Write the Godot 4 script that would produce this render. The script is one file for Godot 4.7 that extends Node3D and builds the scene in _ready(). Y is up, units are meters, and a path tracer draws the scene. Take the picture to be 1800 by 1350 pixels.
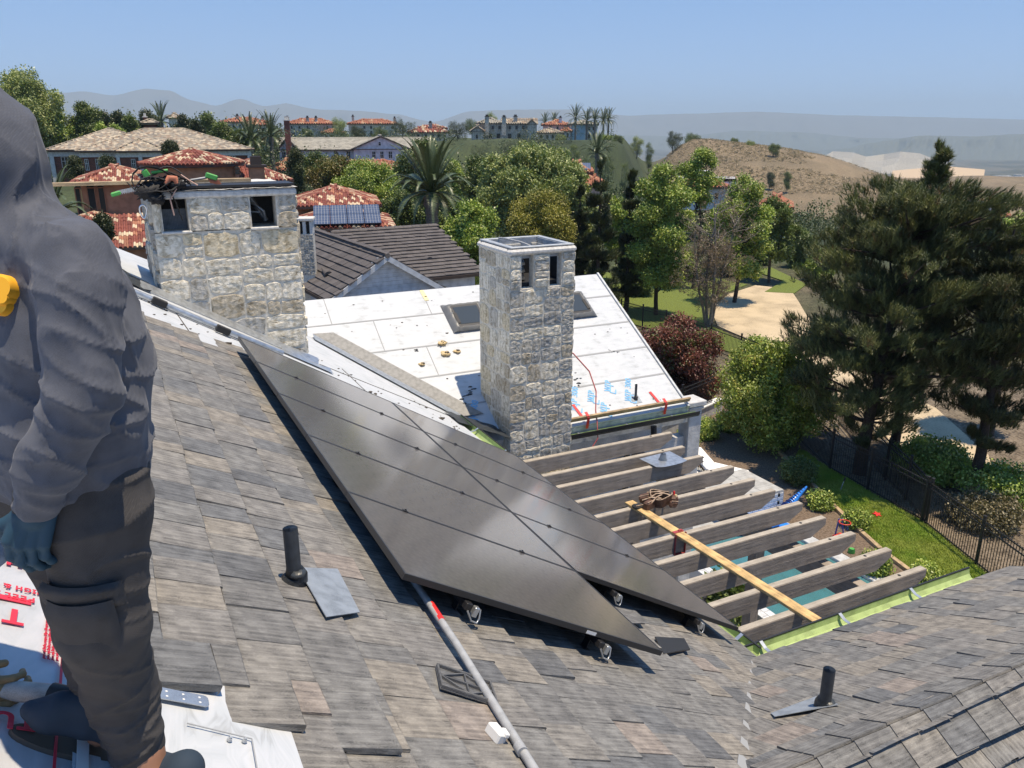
extends Node3D
# The view from a half re-roofed house: x runs down the main slope, -z along its eave, y up; metres, pool yard at y = 0.

const CAM := Vector3(0, 12, 0)
const S := 0.6                       # 7:12 roofs
var rng := RandomNumberGenerator.new()
var taken := {}
var M := {}
var T := {}
var noise := FastNoiseLite.new()

func _ready():
	rng.seed = 11
	noise.seed = 5
	noise.frequency = 1.0
	noise.fractal_octaves = 3
	var cam := Camera3D.new()
	cam.name = "camera"
	cam.position = CAM
	cam.rotation_degrees = Vector3(-17.693, -26.403, 0)
	cam.fov = 50.848
	cam.near = 0.05
	cam.far = 40000.0
	add_child(cam)
	var env := Environment.new()
	env.background_mode = Environment.BG_SKY
	var sky := Sky.new()
	var sm := ProceduralSkyMaterial.new()
	sm.sky_top_color = Color(0.37, 0.58, 0.84)
	sm.sky_horizon_color = Color(0.70, 0.82, 0.96)
	sm.sky_curve = 0.11
	sm.ground_bottom_color = Color(0.32, 0.31, 0.28)
	sm.ground_horizon_color = Color(0.55, 0.60, 0.66)
	sm.sun_angle_max = 12.0
	sm.sun_curve = 0.1
	sky.sky_material = sm
	env.sky = sky
	env.tonemap_mode = Environment.TONE_MAPPER_LINEAR
	env.tonemap_exposure = 1.25
	env.background_energy_multiplier = 0.88
	env.fog_enabled = true
	env.fog_density = 0.00013
	env.fog_light_color = Color(0.84, 0.93, 1.0)
	env.sdfgi_enabled = true
	env.ssao_enabled = true
	env.ssil_enabled = true
	var we := WorldEnvironment.new()
	we.name = "environment"
	we.environment = env
	add_child(we)
	var sun := DirectionalLight3D.new()
	sun.name = "sun"
	var el := deg_to_rad(79.0)
	var az := deg_to_rad(-45.0)
	var to_sun := Vector3(cos(el) * cos(az), sin(el), -cos(el) * sin(az))
	sun.look_at_from_position(to_sun * 50.0, Vector3.ZERO, Vector3(0, 0, 1))
	sun.light_energy = 1.6
	sun.light_color = Color(1.0, 0.93, 0.815)
	sun.light_angular_distance = 0.5
	sun.shadow_enabled = true
	add_child(sun)
	make_textures()
	make_materials()
	build_ground()
	build_house()
	build_chimneys()
	build_panels()
	build_pergola()
	build_roof_items()
	build_yard()
	build_neighbours()
	build_trees()
	build_people()

# ---------------------------------------------------------------- names and metas
func numbered(n: String) -> String:
	if not taken.has(n):
		taken[n] = 0
		return n
	taken[n] += 1
	return "%s_%03d" % [n, taken[n]]

func tag(o: Node, label := "", category := "", group := "", kind := ""):
	if label: o.set_meta("label", label)
	if category: o.set_meta("category", category)
	if group: o.set_meta("group", group)
	if kind: o.set_meta("kind", kind)
	return o

func thing(called: String, label: String, category: String, at := Vector3.ZERO, turn := 0.0, group := "") -> Node3D:
	var o := Node3D.new()
	o.name = numbered(called)
	add_child(o)
	o.position = at
	o.rotation.y = turn
	tag(o, label, category, group)
	return o

func put(called: String, mesh, mat: Material, parent: Node = null) -> MeshInstance3D:
	var o := MeshInstance3D.new()
	o.mesh = mesh.commit() if mesh is MB else mesh
	o.material_override = mat
	if parent == null:
		o.name = numbered(called)
		add_child(o)
	else:
		o.name = called
		parent.add_child(o, true)
	return o

func struct(called: String, mesh, mat: Material) -> MeshInstance3D:
	return tag(put(called, mesh, mat), "", "", "", "structure")

func multi(called: String, mesh: Mesh, mat: Material, xf: Array, cols, parent: Node = null) -> MultiMeshInstance3D:
	var mm := MultiMesh.new()
	mm.transform_format = MultiMesh.TRANSFORM_3D
	mm.use_colors = cols != null
	mm.mesh = mesh
	mm.instance_count = xf.size()
	for i in xf.size():
		mm.set_instance_transform(i, xf[i])
		if cols != null: mm.set_instance_color(i, cols[i])
	var o := MultiMeshInstance3D.new()
	o.multimesh = mm
	o.material_override = mat
	if parent == null:
		o.name = numbered(called)
		add_child(o)
	else:
		o.name = called
		parent.add_child(o, true)
	tag(o, "", "", "", "stuff")
	return o

func dup(o: Node3D, at: Vector3, turn: float, label := "") -> Node3D:
	var c: Node3D = o.duplicate()
	var base := String(o.name)
	var k := base.rfind("_")
	if k > 0 and base.substr(k + 1).is_valid_int(): base = base.substr(0, k)
	c.name = numbered(base)
	add_child(c)
	c.position = at
	c.rotation.y = turn
	if label: c.set_meta("label", label)
	return c

func rf(a: float, b: float) -> float: return rng.randf_range(a, b)
func rv(s: float) -> Vector3: return Vector3(rf(-s, s), rf(-s, s), rf(-s, s))
func lin(r: float, g: float, b: float) -> Color: return Color(r, g, b)
func nz(x: float, y: float, z: float) -> float: return noise.get_noise_3d(x, y, z)

# ---------------------------------------------------------------- mesh builder: counter-clockwise corners seen from outside
class MB:
	var v := PackedVector3Array()
	var n := PackedVector3Array()
	var uv := PackedVector2Array()
	var c := PackedColorArray()
	var col := Color(1, 1, 1)
	var tint := false
	var g := Vector3(1, 0, 0)        # grain direction: u runs along it
	var off := Vector2.ZERO
	func _uv(p: Vector3, nn: Vector3) -> Vector2:
		var s := nn.cross(g)
		if s.length() < 0.35:
			var a := Vector3(0, 1, 0) if absf(g.y) < 0.9 else Vector3(1, 0, 0)
			s = nn.cross(a).normalized()
			return Vector2(p.dot(s.cross(nn)), p.dot(s)) + off
		s = s.normalized()
		return Vector2(p.dot(g), p.dot(s)) + off
	func tri(a: Vector3, b: Vector3, d: Vector3):
		var nn := (b - a).cross(d - a)
		if nn.length_squared() < 1e-16: return
		nn = nn.normalized()
		for p: Vector3 in [a, d, b]:
			v.append(p); n.append(nn); uv.append(_uv(p, nn))
			if tint: c.append(col)
	func quad(a: Vector3, b: Vector3, d: Vector3, e: Vector3):
		tri(a, b, d); tri(a, d, e)
	func tri_s(a: Vector3, b: Vector3, d: Vector3, na: Vector3, nb: Vector3, nd: Vector3, ua := Vector2.ZERO, ub := Vector2.ZERO, ud := Vector2.ZERO):
		v.append(a); v.append(d); v.append(b)
		n.append(na); n.append(nd); n.append(nb)
		uv.append(ua); uv.append(ud); uv.append(ub)
		if tint:
			c.append(col); c.append(col); c.append(col)
	func hexa(p: Array):     # p0..3 bottom, counter-clockwise seen from above; p4..7 top
		quad(p[3], p[2], p[1], p[0]); quad(p[4], p[5], p[6], p[7])
		for i in 4:
			var j := (i + 1) % 4
			quad(p[i], p[j], p[j + 4], p[i + 4])
	func box(at: Vector3, size: Vector3, b := Basis.IDENTITY):
		var h := size * 0.5
		var q := []
		for s in [Vector3(-1, -1, 1), Vector3(1, -1, 1), Vector3(1, -1, -1), Vector3(-1, -1, -1), Vector3(-1, 1, 1), Vector3(1, 1, 1), Vector3(1, 1, -1), Vector3(-1, 1, -1)]:
			q.append(at + b * (s * h))
		hexa(q)
	func cbox(at: Vector3, size: Vector3, ch: float, b := Basis.IDENTITY):   # chamfered box
		var h := size * 0.5
		ch = minf(ch, minf(h.x, minf(h.y, h.z)) * 0.9)
		var P := func(sx: float, sy: float, sz: float, ax: int) -> Vector3:
			var q := Vector3(sx * h.x, sy * h.y, sz * h.z)
			if ax != 0: q.x -= sx * ch
			if ax != 1: q.y -= sy * ch
			if ax != 2: q.z -= sz * ch
			return at + b * q
		for s: float in [-1.0, 1.0]:
			for ax in 3:
				var q := []
				for k: Vector2 in [Vector2(-1, -1), Vector2(1, -1), Vector2(1, 1), Vector2(-1, 1)]:
					var w := [0.0, 0.0, 0.0]
					w[ax] = s; w[(ax + 1) % 3] = k.x; w[(ax + 2) % 3] = k.y
					q.append(P.call(w[0], w[1], w[2], ax))
				if s > 0: quad(q[0], q[1], q[2], q[3])
				else: quad(q[3], q[2], q[1], q[0])
		for ax in 3:                       # the twelve edges
			for s1: float in [-1.0, 1.0]:
				for s2: float in [-1.0, 1.0]:
					var a1 := (ax + 1) % 3
					var a2 := (ax + 2) % 3
					var q := []
					for e: float in [-1.0, 1.0]:
						var w := [0.0, 0.0, 0.0]
						w[ax] = e; w[a1] = s1; w[a2] = s2
						q.append(P.call(w[0], w[1], w[2], a1)); q.append(P.call(w[0], w[1], w[2], a2))
					if s1 * s2 > 0: quad(q[0], q[2], q[3], q[1])
					else: quad(q[1], q[3], q[2], q[0])
		for sx: float in [-1.0, 1.0]:
			for sy: float in [-1.0, 1.0]:
				for sz: float in [-1.0, 1.0]:
					if sx * sy * sz > 0: tri(P.call(sx, sy, sz, 0), P.call(sx, sy, sz, 1), P.call(sx, sy, sz, 2))
					else: tri(P.call(sx, sy, sz, 0), P.call(sx, sy, sz, 2), P.call(sx, sy, sz, 1))
	func beam(a: Vector3, d: Vector3, w: float, h: float, ch := 0.0, up := Vector3.UP):   # a bar from a to d
		var x := d - a
		var l := x.length()
		x /= l
		var z := x.cross(up)
		if z.length() < 0.05: z = x.cross(Vector3(0, 0, 1))
		z = z.normalized()
		var b := Basis(x, z.cross(x).normalized(), z)
		g = x
		if ch > 0.0: cbox((a + d) * 0.5, Vector3(l, h, w), ch, b)
		else: box((a + d) * 0.5, Vector3(l, h, w), b)
	func prism(poly: PackedVector2Array, o: Vector3, ax: Vector3, ay: Vector3, depth: float):   # poly counter-clockwise in (ax, ay); grows along ax x ay
		var az := ax.cross(ay).normalized() * depth
		var idx := Geometry2D.triangulate_polygon(poly)
		var Q := func(k: int) -> Vector3: return o + ax * poly[k].x + ay * poly[k].y
		for t in range(0, idx.size(), 3):
			var i0 := idx[t]; var i1 := idx[t + 1]; var i2 := idx[t + 2]
			if (poly[i1] - poly[i0]).cross(poly[i2] - poly[i0]) < 0.0:
				var s := i1; i1 = i2; i2 = s
			tri(Q.call(i0) + az, Q.call(i1) + az, Q.call(i2) + az)
			tri(Q.call(i2), Q.call(i1), Q.call(i0))
		for k in poly.size():
			var j := (k + 1) % poly.size()
			quad(Q.call(k), Q.call(j), Q.call(j) + az, Q.call(k) + az)
	func tube(pts: Array, rad, sides := 8, caps := true, squash := Vector2(1, 1), up := Vector3.ZERO):
		var rings := []
		var nr := []
		var prev := Vector3.ZERO
		var run := 0.0
		var runs := []
		for i in pts.size():
			var t: Vector3 = (pts[mini(i + 1, pts.size() - 1)] - pts[maxi(i - 1, 0)]).normalized()
			if prev == Vector3.ZERO:
				prev = up if up != Vector3.ZERO else (Vector3(0, 0, 1) if absf(t.z) < 0.8 else Vector3(1, 0, 0))
			var x := (prev - t * prev.dot(t)).normalized()
			prev = x
			var y := t.cross(x)
			var r: float = rad[i] if rad is Array else rad
			var ring := []
			var rn := []
			for k in sides + 1:
				var a := TAU * k / sides
				var o := x * cos(a) * squash.x + y * sin(a) * squash.y
				ring.append(pts[i] + o * r)
				rn.append((x * cos(a) / squash.x + y * sin(a) / squash.y).normalized())
			rings.append(ring); nr.append(rn)
			if i > 0: run += (pts[i] - pts[i - 1]).length()
			runs.append(run)
		for i in pts.size() - 1:
			for k in sides:
				var a: Vector3 = rings[i][k]; var b: Vector3 = rings[i][k + 1]; var d: Vector3 = rings[i + 1][k + 1]; var e: Vector3 = rings[i + 1][k]
				var r0: float = rad[i] if rad is Array else rad
				var w := maxf(r0, 0.01) * TAU / sides
				var u0 := Vector2(runs[i], k * w); var u1 := Vector2(runs[i], (k + 1) * w); var u2 := Vector2(runs[i + 1], (k + 1) * w); var u3 := Vector2(runs[i + 1], k * w)
				tri_s(a, b, d, nr[i][k], nr[i][k + 1], nr[i + 1][k + 1], u0 + off, u1 + off, u2 + off)
				tri_s(a, d, e, nr[i][k], nr[i + 1][k + 1], nr[i + 1][k], u0 + off, u2 + off, u3 + off)
		if caps:
			var l := pts.size() - 1
			for k in sides:
				tri(pts[0], rings[0][k + 1], rings[0][k])
				tri(pts[l], rings[l][k], rings[l][k + 1])
	func ball(at: Vector3, r: Vector3, rows := 6, cols := 10, nf = null):
		var P := []
		for i in rows + 1:
			var row := []
			var th := PI * i / rows
			for k in cols + 1:
				var ph := TAU * (k % cols) / cols
				var o := Vector3(sin(th) * cos(ph), cos(th), sin(th) * sin(ph))
				var q := 1.0
				if nf != null: q = nf.call(o)
				row.append([at + o * r * q, (o / r).normalized()])
			P.append(row)
		for i in rows:
			for k in cols:
				var a = P[i][k]; var b = P[i][k + 1]; var d = P[i + 1][k + 1]; var e = P[i + 1][k]
				if i > 0: tri_s(a[0], b[0], d[0], a[1], b[1], d[1], Vector2(a[0].x, a[0].y), Vector2(b[0].x, b[0].y), Vector2(d[0].x, d[0].y))
				if i < rows - 1: tri_s(a[0], d[0], e[0], a[1], d[1], e[1], Vector2(a[0].x, a[0].y), Vector2(d[0].x, d[0].y), Vector2(e[0].x, e[0].y))
	func sheet(nu: int, nv: int, f: Callable, two := 0.0):   # smooth grid; f(u, v) -> point, u x v points outwards
		var P := []
		for i in nu + 1:
			var row := []
			for k in nv + 1: row.append(f.call(float(i) / nu, float(k) / nv))
			P.append(row)
		var N := []
		for i in nu + 1:
			var row := []
			for k in nv + 1:
				var du: Vector3 = P[mini(i + 1, nu)][k] - P[maxi(i - 1, 0)][k]
				var dv: Vector3 = P[i][mini(k + 1, nv)] - P[i][maxi(k - 1, 0)]
				row.append(du.cross(dv).normalized())
			N.append(row)
		for i in nu:
			for k in nv:
				var a: Vector3 = P[i][k]; var b: Vector3 = P[i + 1][k]; var d: Vector3 = P[i + 1][k + 1]; var e: Vector3 = P[i][k + 1]
				var U := [_uv(a, N[i][k]), _uv(b, N[i + 1][k]), _uv(d, N[i + 1][k + 1]), _uv(e, N[i][k + 1])]
				tri_s(a, b, d, N[i][k], N[i + 1][k], N[i + 1][k + 1], U[0], U[1], U[2])
				tri_s(a, d, e, N[i][k], N[i + 1][k + 1], N[i][k + 1], U[0], U[2], U[3])
				if two > 0.0:
					var w: Vector3 = -N[i][k] * two
					tri_s(d + w, b + w, a + w, -N[i + 1][k + 1], -N[i + 1][k], -N[i][k], U[2], U[1], U[0])
					tri_s(e + w, d + w, a + w, -N[i][k + 1], -N[i + 1][k + 1], -N[i][k], U[3], U[2], U[0])
	func add(o: MB, xf := Transform3D.IDENTITY):
		for i in o.v.size():
			v.append(xf * o.v[i])
			n.append((xf.basis * o.n[i]).normalized())
		uv.append_array(o.uv)
		if tint:
			if o.tint: c.append_array(o.c)
			else:
				for i in o.v.size(): c.append(col)
	func commit() -> ArrayMesh:
		var a := []
		a.resize(Mesh.ARRAY_MAX)
		a[Mesh.ARRAY_VERTEX] = v
		a[Mesh.ARRAY_NORMAL] = n
		a[Mesh.ARRAY_TEX_UV] = uv
		if tint: a[Mesh.ARRAY_COLOR] = c
		var m := ArrayMesh.new()
		if v.size() > 0: m.add_surface_from_arrays(Mesh.PRIMITIVE_TRIANGLES, a)
		return m

# ---------------------------------------------------------------- textures and materials
func fnl(freq: float, oct := 4, warp := 0.0, type := FastNoiseLite.TYPE_SIMPLEX_SMOOTH, sd := 1) -> FastNoiseLite:
	var f := FastNoiseLite.new()
	f.noise_type = type
	f.seed = sd
	f.frequency = freq
	f.fractal_octaves = oct
	if warp > 0.0:
		f.domain_warp_enabled = true
		f.domain_warp_amplitude = warp
		f.domain_warp_frequency = freq * 0.6
	return f

func field(f: FastNoiseLite, w: int, h: int, ow: int, oh: int) -> PackedByteArray:
	var im := f.get_seamless_image(w, h)
	im.convert(Image.FORMAT_L8)
	if ow != w or oh != h: im.resize(ow, oh, Image.INTERPOLATE_CUBIC)
	return im.get_data()

func tex_of(n: int, h: int, data: PackedByteArray, rgb := true) -> ImageTexture:
	var im := Image.create_from_data(n, h, false, Image.FORMAT_RGB8 if rgb else Image.FORMAT_L8, data)
	im.generate_mipmaps()
	return ImageTexture.create_from_image(im)

func ramp_tex(layers: Array, n: int, stops: Array) -> ImageTexture:   # layers [bytes, weight]; stops: colours (sRGB) from low to high
	var out := PackedByteArray()
	out.resize(n * n * 3)
	var lut := PackedByteArray()
	for i in 256:
		var t := float(i) / 255.0 * (stops.size() - 1)
		var k := mini(int(t), stops.size() - 2)
		var cc: Color = stops[k].lerp(stops[k + 1], t - k)
		lut.append(int(clampf(cc.r, 0, 1) * 255)); lut.append(int(clampf(cc.g, 0, 1) * 255)); lut.append(int(clampf(cc.b, 0, 1) * 255))
	var L0: PackedByteArray = layers[0][0]
	var w0: float = layers[0][1]
	var L1: PackedByteArray = layers[1][0]
	var w1: float = layers[1][1]
	for i in n * n:
		var q := int(clampf(127.5 + (L0[i] - 127.5) * w0 + (L1[i] - 127.5) * w1, 0, 255)) * 3
		out[i * 3] = lut[q]; out[i * 3 + 1] = lut[q + 1]; out[i * 3 + 2] = lut[q + 2]
	return tex_of(n, n, out)

func normal_tex(bytes: PackedByteArray, n: int, strength: float) -> ImageTexture:
	var im := Image.create_from_data(n, n, false, Image.FORMAT_L8, bytes)
	im.convert(Image.FORMAT_RGBA8)
	im.bump_map_to_normal_map(strength)
	im.generate_mipmaps()
	return ImageTexture.create_from_image(im)

func blend(a: PackedByteArray, b: PackedByteArray, wa: float, wb: float) -> PackedByteArray:
	var o := PackedByteArray()
	o.resize(a.size())
	for i in a.size(): o[i] = int(clampf(127.5 + (a[i] - 127.5) * wa + (b[i] - 127.5) * wb, 0, 255))
	return o

func make_textures():
	var n := 512
	# u (image x) runs along the grain
	var grain := field(fnl(0.03, 4, 0.0, FastNoiseLite.TYPE_SIMPLEX_SMOOTH, 3), 40, 512, n, n)
	var fig := field(fnl(0.008, 3, 60.0, FastNoiseLite.TYPE_SIMPLEX_SMOOTH, 9), 256, 512, n, n)
	var rings := PackedByteArray()
	rings.resize(n * n)
	for i in n * n: rings[i] = int(127.5 + 127.5 * sin(fig[i] * 0.30))
	var fine := field(fnl(0.12, 3), n, n, n, n)
	var blotch := field(fnl(0.006, 4), n, n, n, n)
	var g2 := blend(grain, rings, 0.75, 0.30)
	T.grain_n = normal_tex(g2, n, 3.0)
	T.grain_soft = ramp_tex([[g2, 0.55], [blotch, 0.4]], n, [Color(0.66, 0.65, 0.64), Color(0.84, 0.83, 0.82), Color(0.94, 0.93, 0.92), Color(1, 1, 1)])
	T.grain = ramp_tex([[g2, 0.85], [blotch, 0.5]], n, [Color(0.50, 0.50, 0.50), Color(0.74, 0.735, 0.73), Color(0.86, 0.855, 0.845), Color(0.98, 0.975, 0.96)])
	T.stone = ramp_tex([[blotch, 0.9], [fine, 0.45]], n, [Color(0.62, 0.58, 0.52), Color(0.84, 0.83, 0.80), Color(0.97, 0.97, 0.97), Color(1, 1, 1)])
	var rough := field(fnl(0.02, 5, 20.0, FastNoiseLite.TYPE_SIMPLEX_SMOOTH, 21), n, n, n, n)
	T.stone_n = normal_tex(rough, n, 7.0)
	T.fine = ramp_tex([[fine, 0.6], [blotch, 0.6]], n, [Color(0.72, 0.72, 0.72), Color(0.92, 0.92, 0.92), Color(1, 1, 1)])
	T.fine_n = normal_tex(fine, n, 2.0)
	var streak := field(fnl(0.02, 4, 30.0, FastNoiseLite.TYPE_SIMPLEX_SMOOTH, 31), 160, 512, n, n)
	T.paper = ramp_tex([[streak, 0.5], [blotch, 0.5]], n, [Color(0.78, 0.78, 0.78), Color(0.93, 0.94, 0.95), Color(0.98, 0.98, 0.99), Color(1, 1, 1)])
	T.paper_n = normal_tex(blend(streak, fine, 0.8, 0.12), n, 3.0)
	T.soil = ramp_tex([[fine, 0.9], [rough, 0.6]], n, [Color(0.45, 0.43, 0.4), Color(0.8, 0.79, 0.77), Color(1, 1, 1)])
	T.soil_n = normal_tex(blend(fine, rough, 0.7, 0.5), n, 6.0)
	# woven cloth
	var cl := PackedByteArray()
	cl.resize(256 * 256)
	for y in 256:
		for x in 256:
			cl[y * 256 + x] = int(clampf(128 + 70 * sin((x + y) * TAU / 8.0) + 24 * sin((x - y) * TAU / 8.0) + rng.randf_range(-22, 22), 0, 255))
	T.weave_n = normal_tex(cl, 256, 1.6)
	# brick for far walls (single bricks are under ten pixels there)
	var bk := PackedByteArray()
	bk.resize(256 * 256 * 3)
	for y in 256:
		for x in 256:
			var row := y / 16
			var bx := (x + (row % 2) * 16) % 256 / 32
			var joint := (y % 16) < 2 or ((x + (row % 2) * 16) % 32) < 2
			var h := fposmod(sin(row * 12.9 + bx * 78.2) * 43758.5, 1.0)
			var cc := Color(0.62, 0.55, 0.50) if joint else Color(0.36 + 0.16 * h, 0.22 + 0.07 * h, 0.19 + 0.05 * h)
			var k := (y * 256 + x) * 3
			bk[k] = int(cc.r * 255); bk[k + 1] = int(cc.g * 255); bk[k + 2] = int(cc.b * 255)
	T.brick = tex_of(256, 256, bk)

func mat(key: String, c: Color, rough: float, tex = null, scale := 1.0, ntex = null, nscale := 1.0, metal := 0.0, vcol := false) -> StandardMaterial3D:   # c is a linear base colour
	var m := StandardMaterial3D.new()
	m.albedo_color = c.linear_to_srgb()
	m.roughness = rough
	m.metallic = metal
	if tex != null: m.albedo_texture = tex
	if ntex != null:
		m.normal_enabled = true
		m.normal_texture = ntex
		m.normal_scale = nscale
	m.uv1_scale = Vector3(scale, scale, scale)
	m.vertex_color_use_as_albedo = vcol
	m.resource_name = key
	M[key] = m
	return m

func leafmat(key: String, c: Color, back := 0.5, rough := 0.5) -> StandardMaterial3D:
	var m := mat(key, c, rough, null, 1.0, null, 1.0, 0.0, true)
	m.backlight_enabled = true
	m.backlight = Color(back * 0.9, back, back * 0.4)
	m.cull_mode = BaseMaterial3D.CULL_DISABLED
	return m

func tri_world(m: StandardMaterial3D, s: float) -> StandardMaterial3D:
	m.uv1_triplanar = true
	m.uv1_world_triplanar = true
	m.uv1_scale = Vector3(s, s, s)
	return m

func make_materials():
	for i in 8:
		var c: Color = [Color(0.275, 0.275, 0.272), Color(0.32, 0.308, 0.29), Color(0.215, 0.223, 0.235), Color(0.35, 0.325, 0.29), Color(0.295, 0.287, 0.278), Color(0.245, 0.245, 0.245), Color(0.37, 0.325, 0.295), Color(0.18, 0.187, 0.20)][i]
		mat("shake%d" % i, c, 0.82, T.grain, 2.7, T.grain_n, 1.1)
	mat("ridge_shake", Color(0.33, 0.33, 0.33), 0.8, T.grain, 2.0, T.grain_n, 0.9)
	for i in 7:
		var c: Color = [Color(0.80, 0.745, 0.63), Color(0.50, 0.485, 0.45), Color(0.74, 0.65, 0.48), Color(0.58, 0.55, 0.49), Color(0.84, 0.785, 0.67), Color(0.40, 0.395, 0.38), Color(0.55, 0.49, 0.39)][i]
		mat("stone%d" % i, c, 0.9, T.stone, 3.0, T.stone_n, 1.0)
	mat("mortar", Color(0.76, 0.715, 0.62), 0.95, T.fine, 4.0, T.stone_n, 0.7)
	mat("cap_mortar", Color(0.70, 0.69, 0.66), 0.95, T.fine, 4.0, T.stone_n, 0.5)
	mat("paper", Color(0.54, 0.56, 0.58), 0.62, T.paper, 0.9, T.paper_n, 0.35)
	mat("paper_grey", Color(0.50, 0.51, 0.53), 0.5, T.paper, 1.6, T.paper_n, 0.5)
	mat("seam", Color(0.30, 0.31, 0.32), 0.8)
	mat("red_print", Color(0.62, 0.03, 0.06), 0.6)
	mat("blue_print", Color(0.16, 0.42, 0.72), 0.6)
	mat("plywood", Color(0.42, 0.29, 0.17), 0.85, T.grain, 1.5)
	mat("galv", Color(0.60, 0.63, 0.66), 0.38, T.fine, 3.0, T.fine_n, 0.15, 0.75)
	mat("galv_dull", Color(0.52, 0.55, 0.58), 0.55, T.fine, 2.0, T.stone_n, 0.12, 0.4)
	mat("valley_metal", Color(0.30, 0.297, 0.285), 0.6, T.fine, 3.0, T.stone_n, 0.15, 0.25)
	mat("lead", Color(0.33, 0.37, 0.42), 0.55, T.fine, 3.0, T.stone_n, 0.2, 0.2)
	mat("steel", Color(0.75, 0.76, 0.77), 0.25, null, 1.0, null, 1.0, 0.9)
	mat("pipe_black", Color(0.055, 0.065, 0.078), 0.5, T.fine, 4.0)
	mat("boot", Color(0.035, 0.04, 0.045), 0.42, null, 1.0, T.stone_n, 0.5)
	mat("black", Color(0.012, 0.012, 0.013), 0.6)
	mat("black_metal", Color(0.016, 0.016, 0.018), 0.5)
	mat("dark_screen", Color(0.02, 0.02, 0.02), 0.8)
	mat("conduit", Color(0.42, 0.43, 0.44), 0.5, T.fine, 3.0)
	mat("red_tape", Color(0.66, 0.03, 0.03), 0.45)
	mat("white_plastic", Color(0.70, 0.70, 0.69), 0.5)
	mat("frame_black", Color(0.035, 0.035, 0.037), 0.42, null, 1.0, null, 1.0, 0.2)
	mat("frame_edge", Color(0.34, 0.34, 0.35), 0.35, null, 1.0, null, 1.0, 0.6)
	var pg := mat("panel_glass", Color(0.105, 0.096, 0.088), 0.12, T.grain_soft, 6.0, T.grain_n, 0.02)
	pg.metallic_specular = 0.5
	pg.rim_enabled = true
	pg.rim = 0.7
	pg.rim_tint = 0.5
	mat("lime", Color(0.46, 0.58, 0.25), 0.5, T.fine, 2.0)
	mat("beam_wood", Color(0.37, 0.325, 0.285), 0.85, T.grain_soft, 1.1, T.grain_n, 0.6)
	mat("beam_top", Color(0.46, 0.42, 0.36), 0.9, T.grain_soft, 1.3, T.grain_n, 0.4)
	mat("pine", Color(0.82, 0.56, 0.25), 0.7, T.grain, 1.4, T.grain_n, 0.3)
	mat("pine_old", Color(0.62, 0.46, 0.28), 0.8, T.grain, 1.4, T.grain_n, 0.4)
	mat("stucco", Color(0.60, 0.60, 0.60), 0.9, T.fine, 1.0, T.stone_n, 0.25)
	mat("stucco_white", Color(0.74, 0.75, 0.77), 0.9, T.fine, 0.7, T.stone_n, 0.2)
	mat("leather", Color(0.13, 0.065, 0.04), 0.6, T.stone, 4.0, T.stone_n, 0.5)
	mat("leather_tan", Color(0.40, 0.29, 0.21), 0.65, T.stone, 4.0)
	mat("strap_black", Color(0.018, 0.018, 0.02), 0.7, null, 6.0, T.weave_n, 0.6)
	mat("strap_pink", Color(0.55, 0.36, 0.29), 0.7)
	mat("green_plastic", Color(0.08, 0.36, 0.08), 0.5)
	mat("orange_clay", Color(0.45, 0.16, 0.09), 0.7)
	mat("foam", Color(0.66, 0.52, 0.30), 0.9, T.stone, 8.0, T.stone_n, 1.0)
	mat("dirt_dark", Color(0.10, 0.085, 0.07), 0.95, T.soil, 3.0, T.soil_n, 1.0)
	mat("tape_yellow", Color(0.75, 0.66, 0.33), 0.6)
	mat("cord_red", Color(0.33, 0.05, 0.05), 0.5)
	var cl := mat("clear_film", Color(0.14, 0.145, 0.15), 0.35, null, 1.0, T.paper_n, 1.0)
	cl.metallic_specular = 0.4
	mat("glass_dark", Color(0.05, 0.06, 0.07), 0.12)
	# yard
	tri_world(mat("mulch", Color(0.30, 0.225, 0.17), 0.95, T.soil, 1.0, T.soil_n, 1.6), 0.9)
	tri_world(mat("lawn_soil", Color(0.22, 0.29, 0.05), 0.95, T.soil, 1.0, T.soil_n, 1.0), 0.8)
	tri_world(mat("sand_road", Color(0.56, 0.45, 0.30), 0.95, T.fine, 1.0, T.soil_n, 0.12), 0.13)
	tri_world(mat("paving", Color(0.46, 0.46, 0.45), 0.85, T.fine, 1.0, T.stone_n, 0.2), 0.8)
	tri_world(mat("coping", Color(0.55, 0.56, 0.57), 0.8, T.fine, 1.0, T.stone_n, 0.2), 0.8)
	mat("white_brick", Color(0.70, 0.72, 0.75), 0.85, T.fine, 2.0, T.stone_n, 0.3)
	mat("brick_joint", Color(0.34, 0.35, 0.37), 0.9)
	tri_world(mat("pool_shell", Color(0.018, 0.155, 0.18), 0.6, T.fine, 1.0, null, 1.0), 0.5)
	var wt := mat("pool_water", Color(0.55, 0.9, 0.92), 0.06, null, 1.0, T.paper_n, 0.10)
	wt.transparency = BaseMaterial3D.TRANSPARENCY_ALPHA
	wt.albedo_color.a = 0.05
	mat("float_blue", Color(0.03, 0.22, 0.72), 0.3)
	mat("float_dark", Color(0.01, 0.03, 0.16), 0.35)
	mat("toy_red", Color(0.68, 0.06, 0.03), 0.4)
	mat("toy_blue", Color(0.03, 0.06, 0.28), 0.4)
	mat("cushion", Color(0.82, 0.82, 0.82), 0.9, null, 4.0, T.weave_n, 0.4)
	# far ground
	tri_world(mat("terrain", Color(1, 1, 1), 0.97, T.soil, 1.0, T.soil_n, 0.8, 0.0, true), 0.11)
	mat("mountain", Color(0.13, 0.13, 0.12), 1.0)
	mat("near_ridge", Color(0.10, 0.11, 0.09), 1.0)
	mat("quarry", Color(0.62, 0.58, 0.50), 1.0, T.soil, 0.02)
	mat("quarry_tan", Color(0.52, 0.38, 0.23), 1.0)
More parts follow.
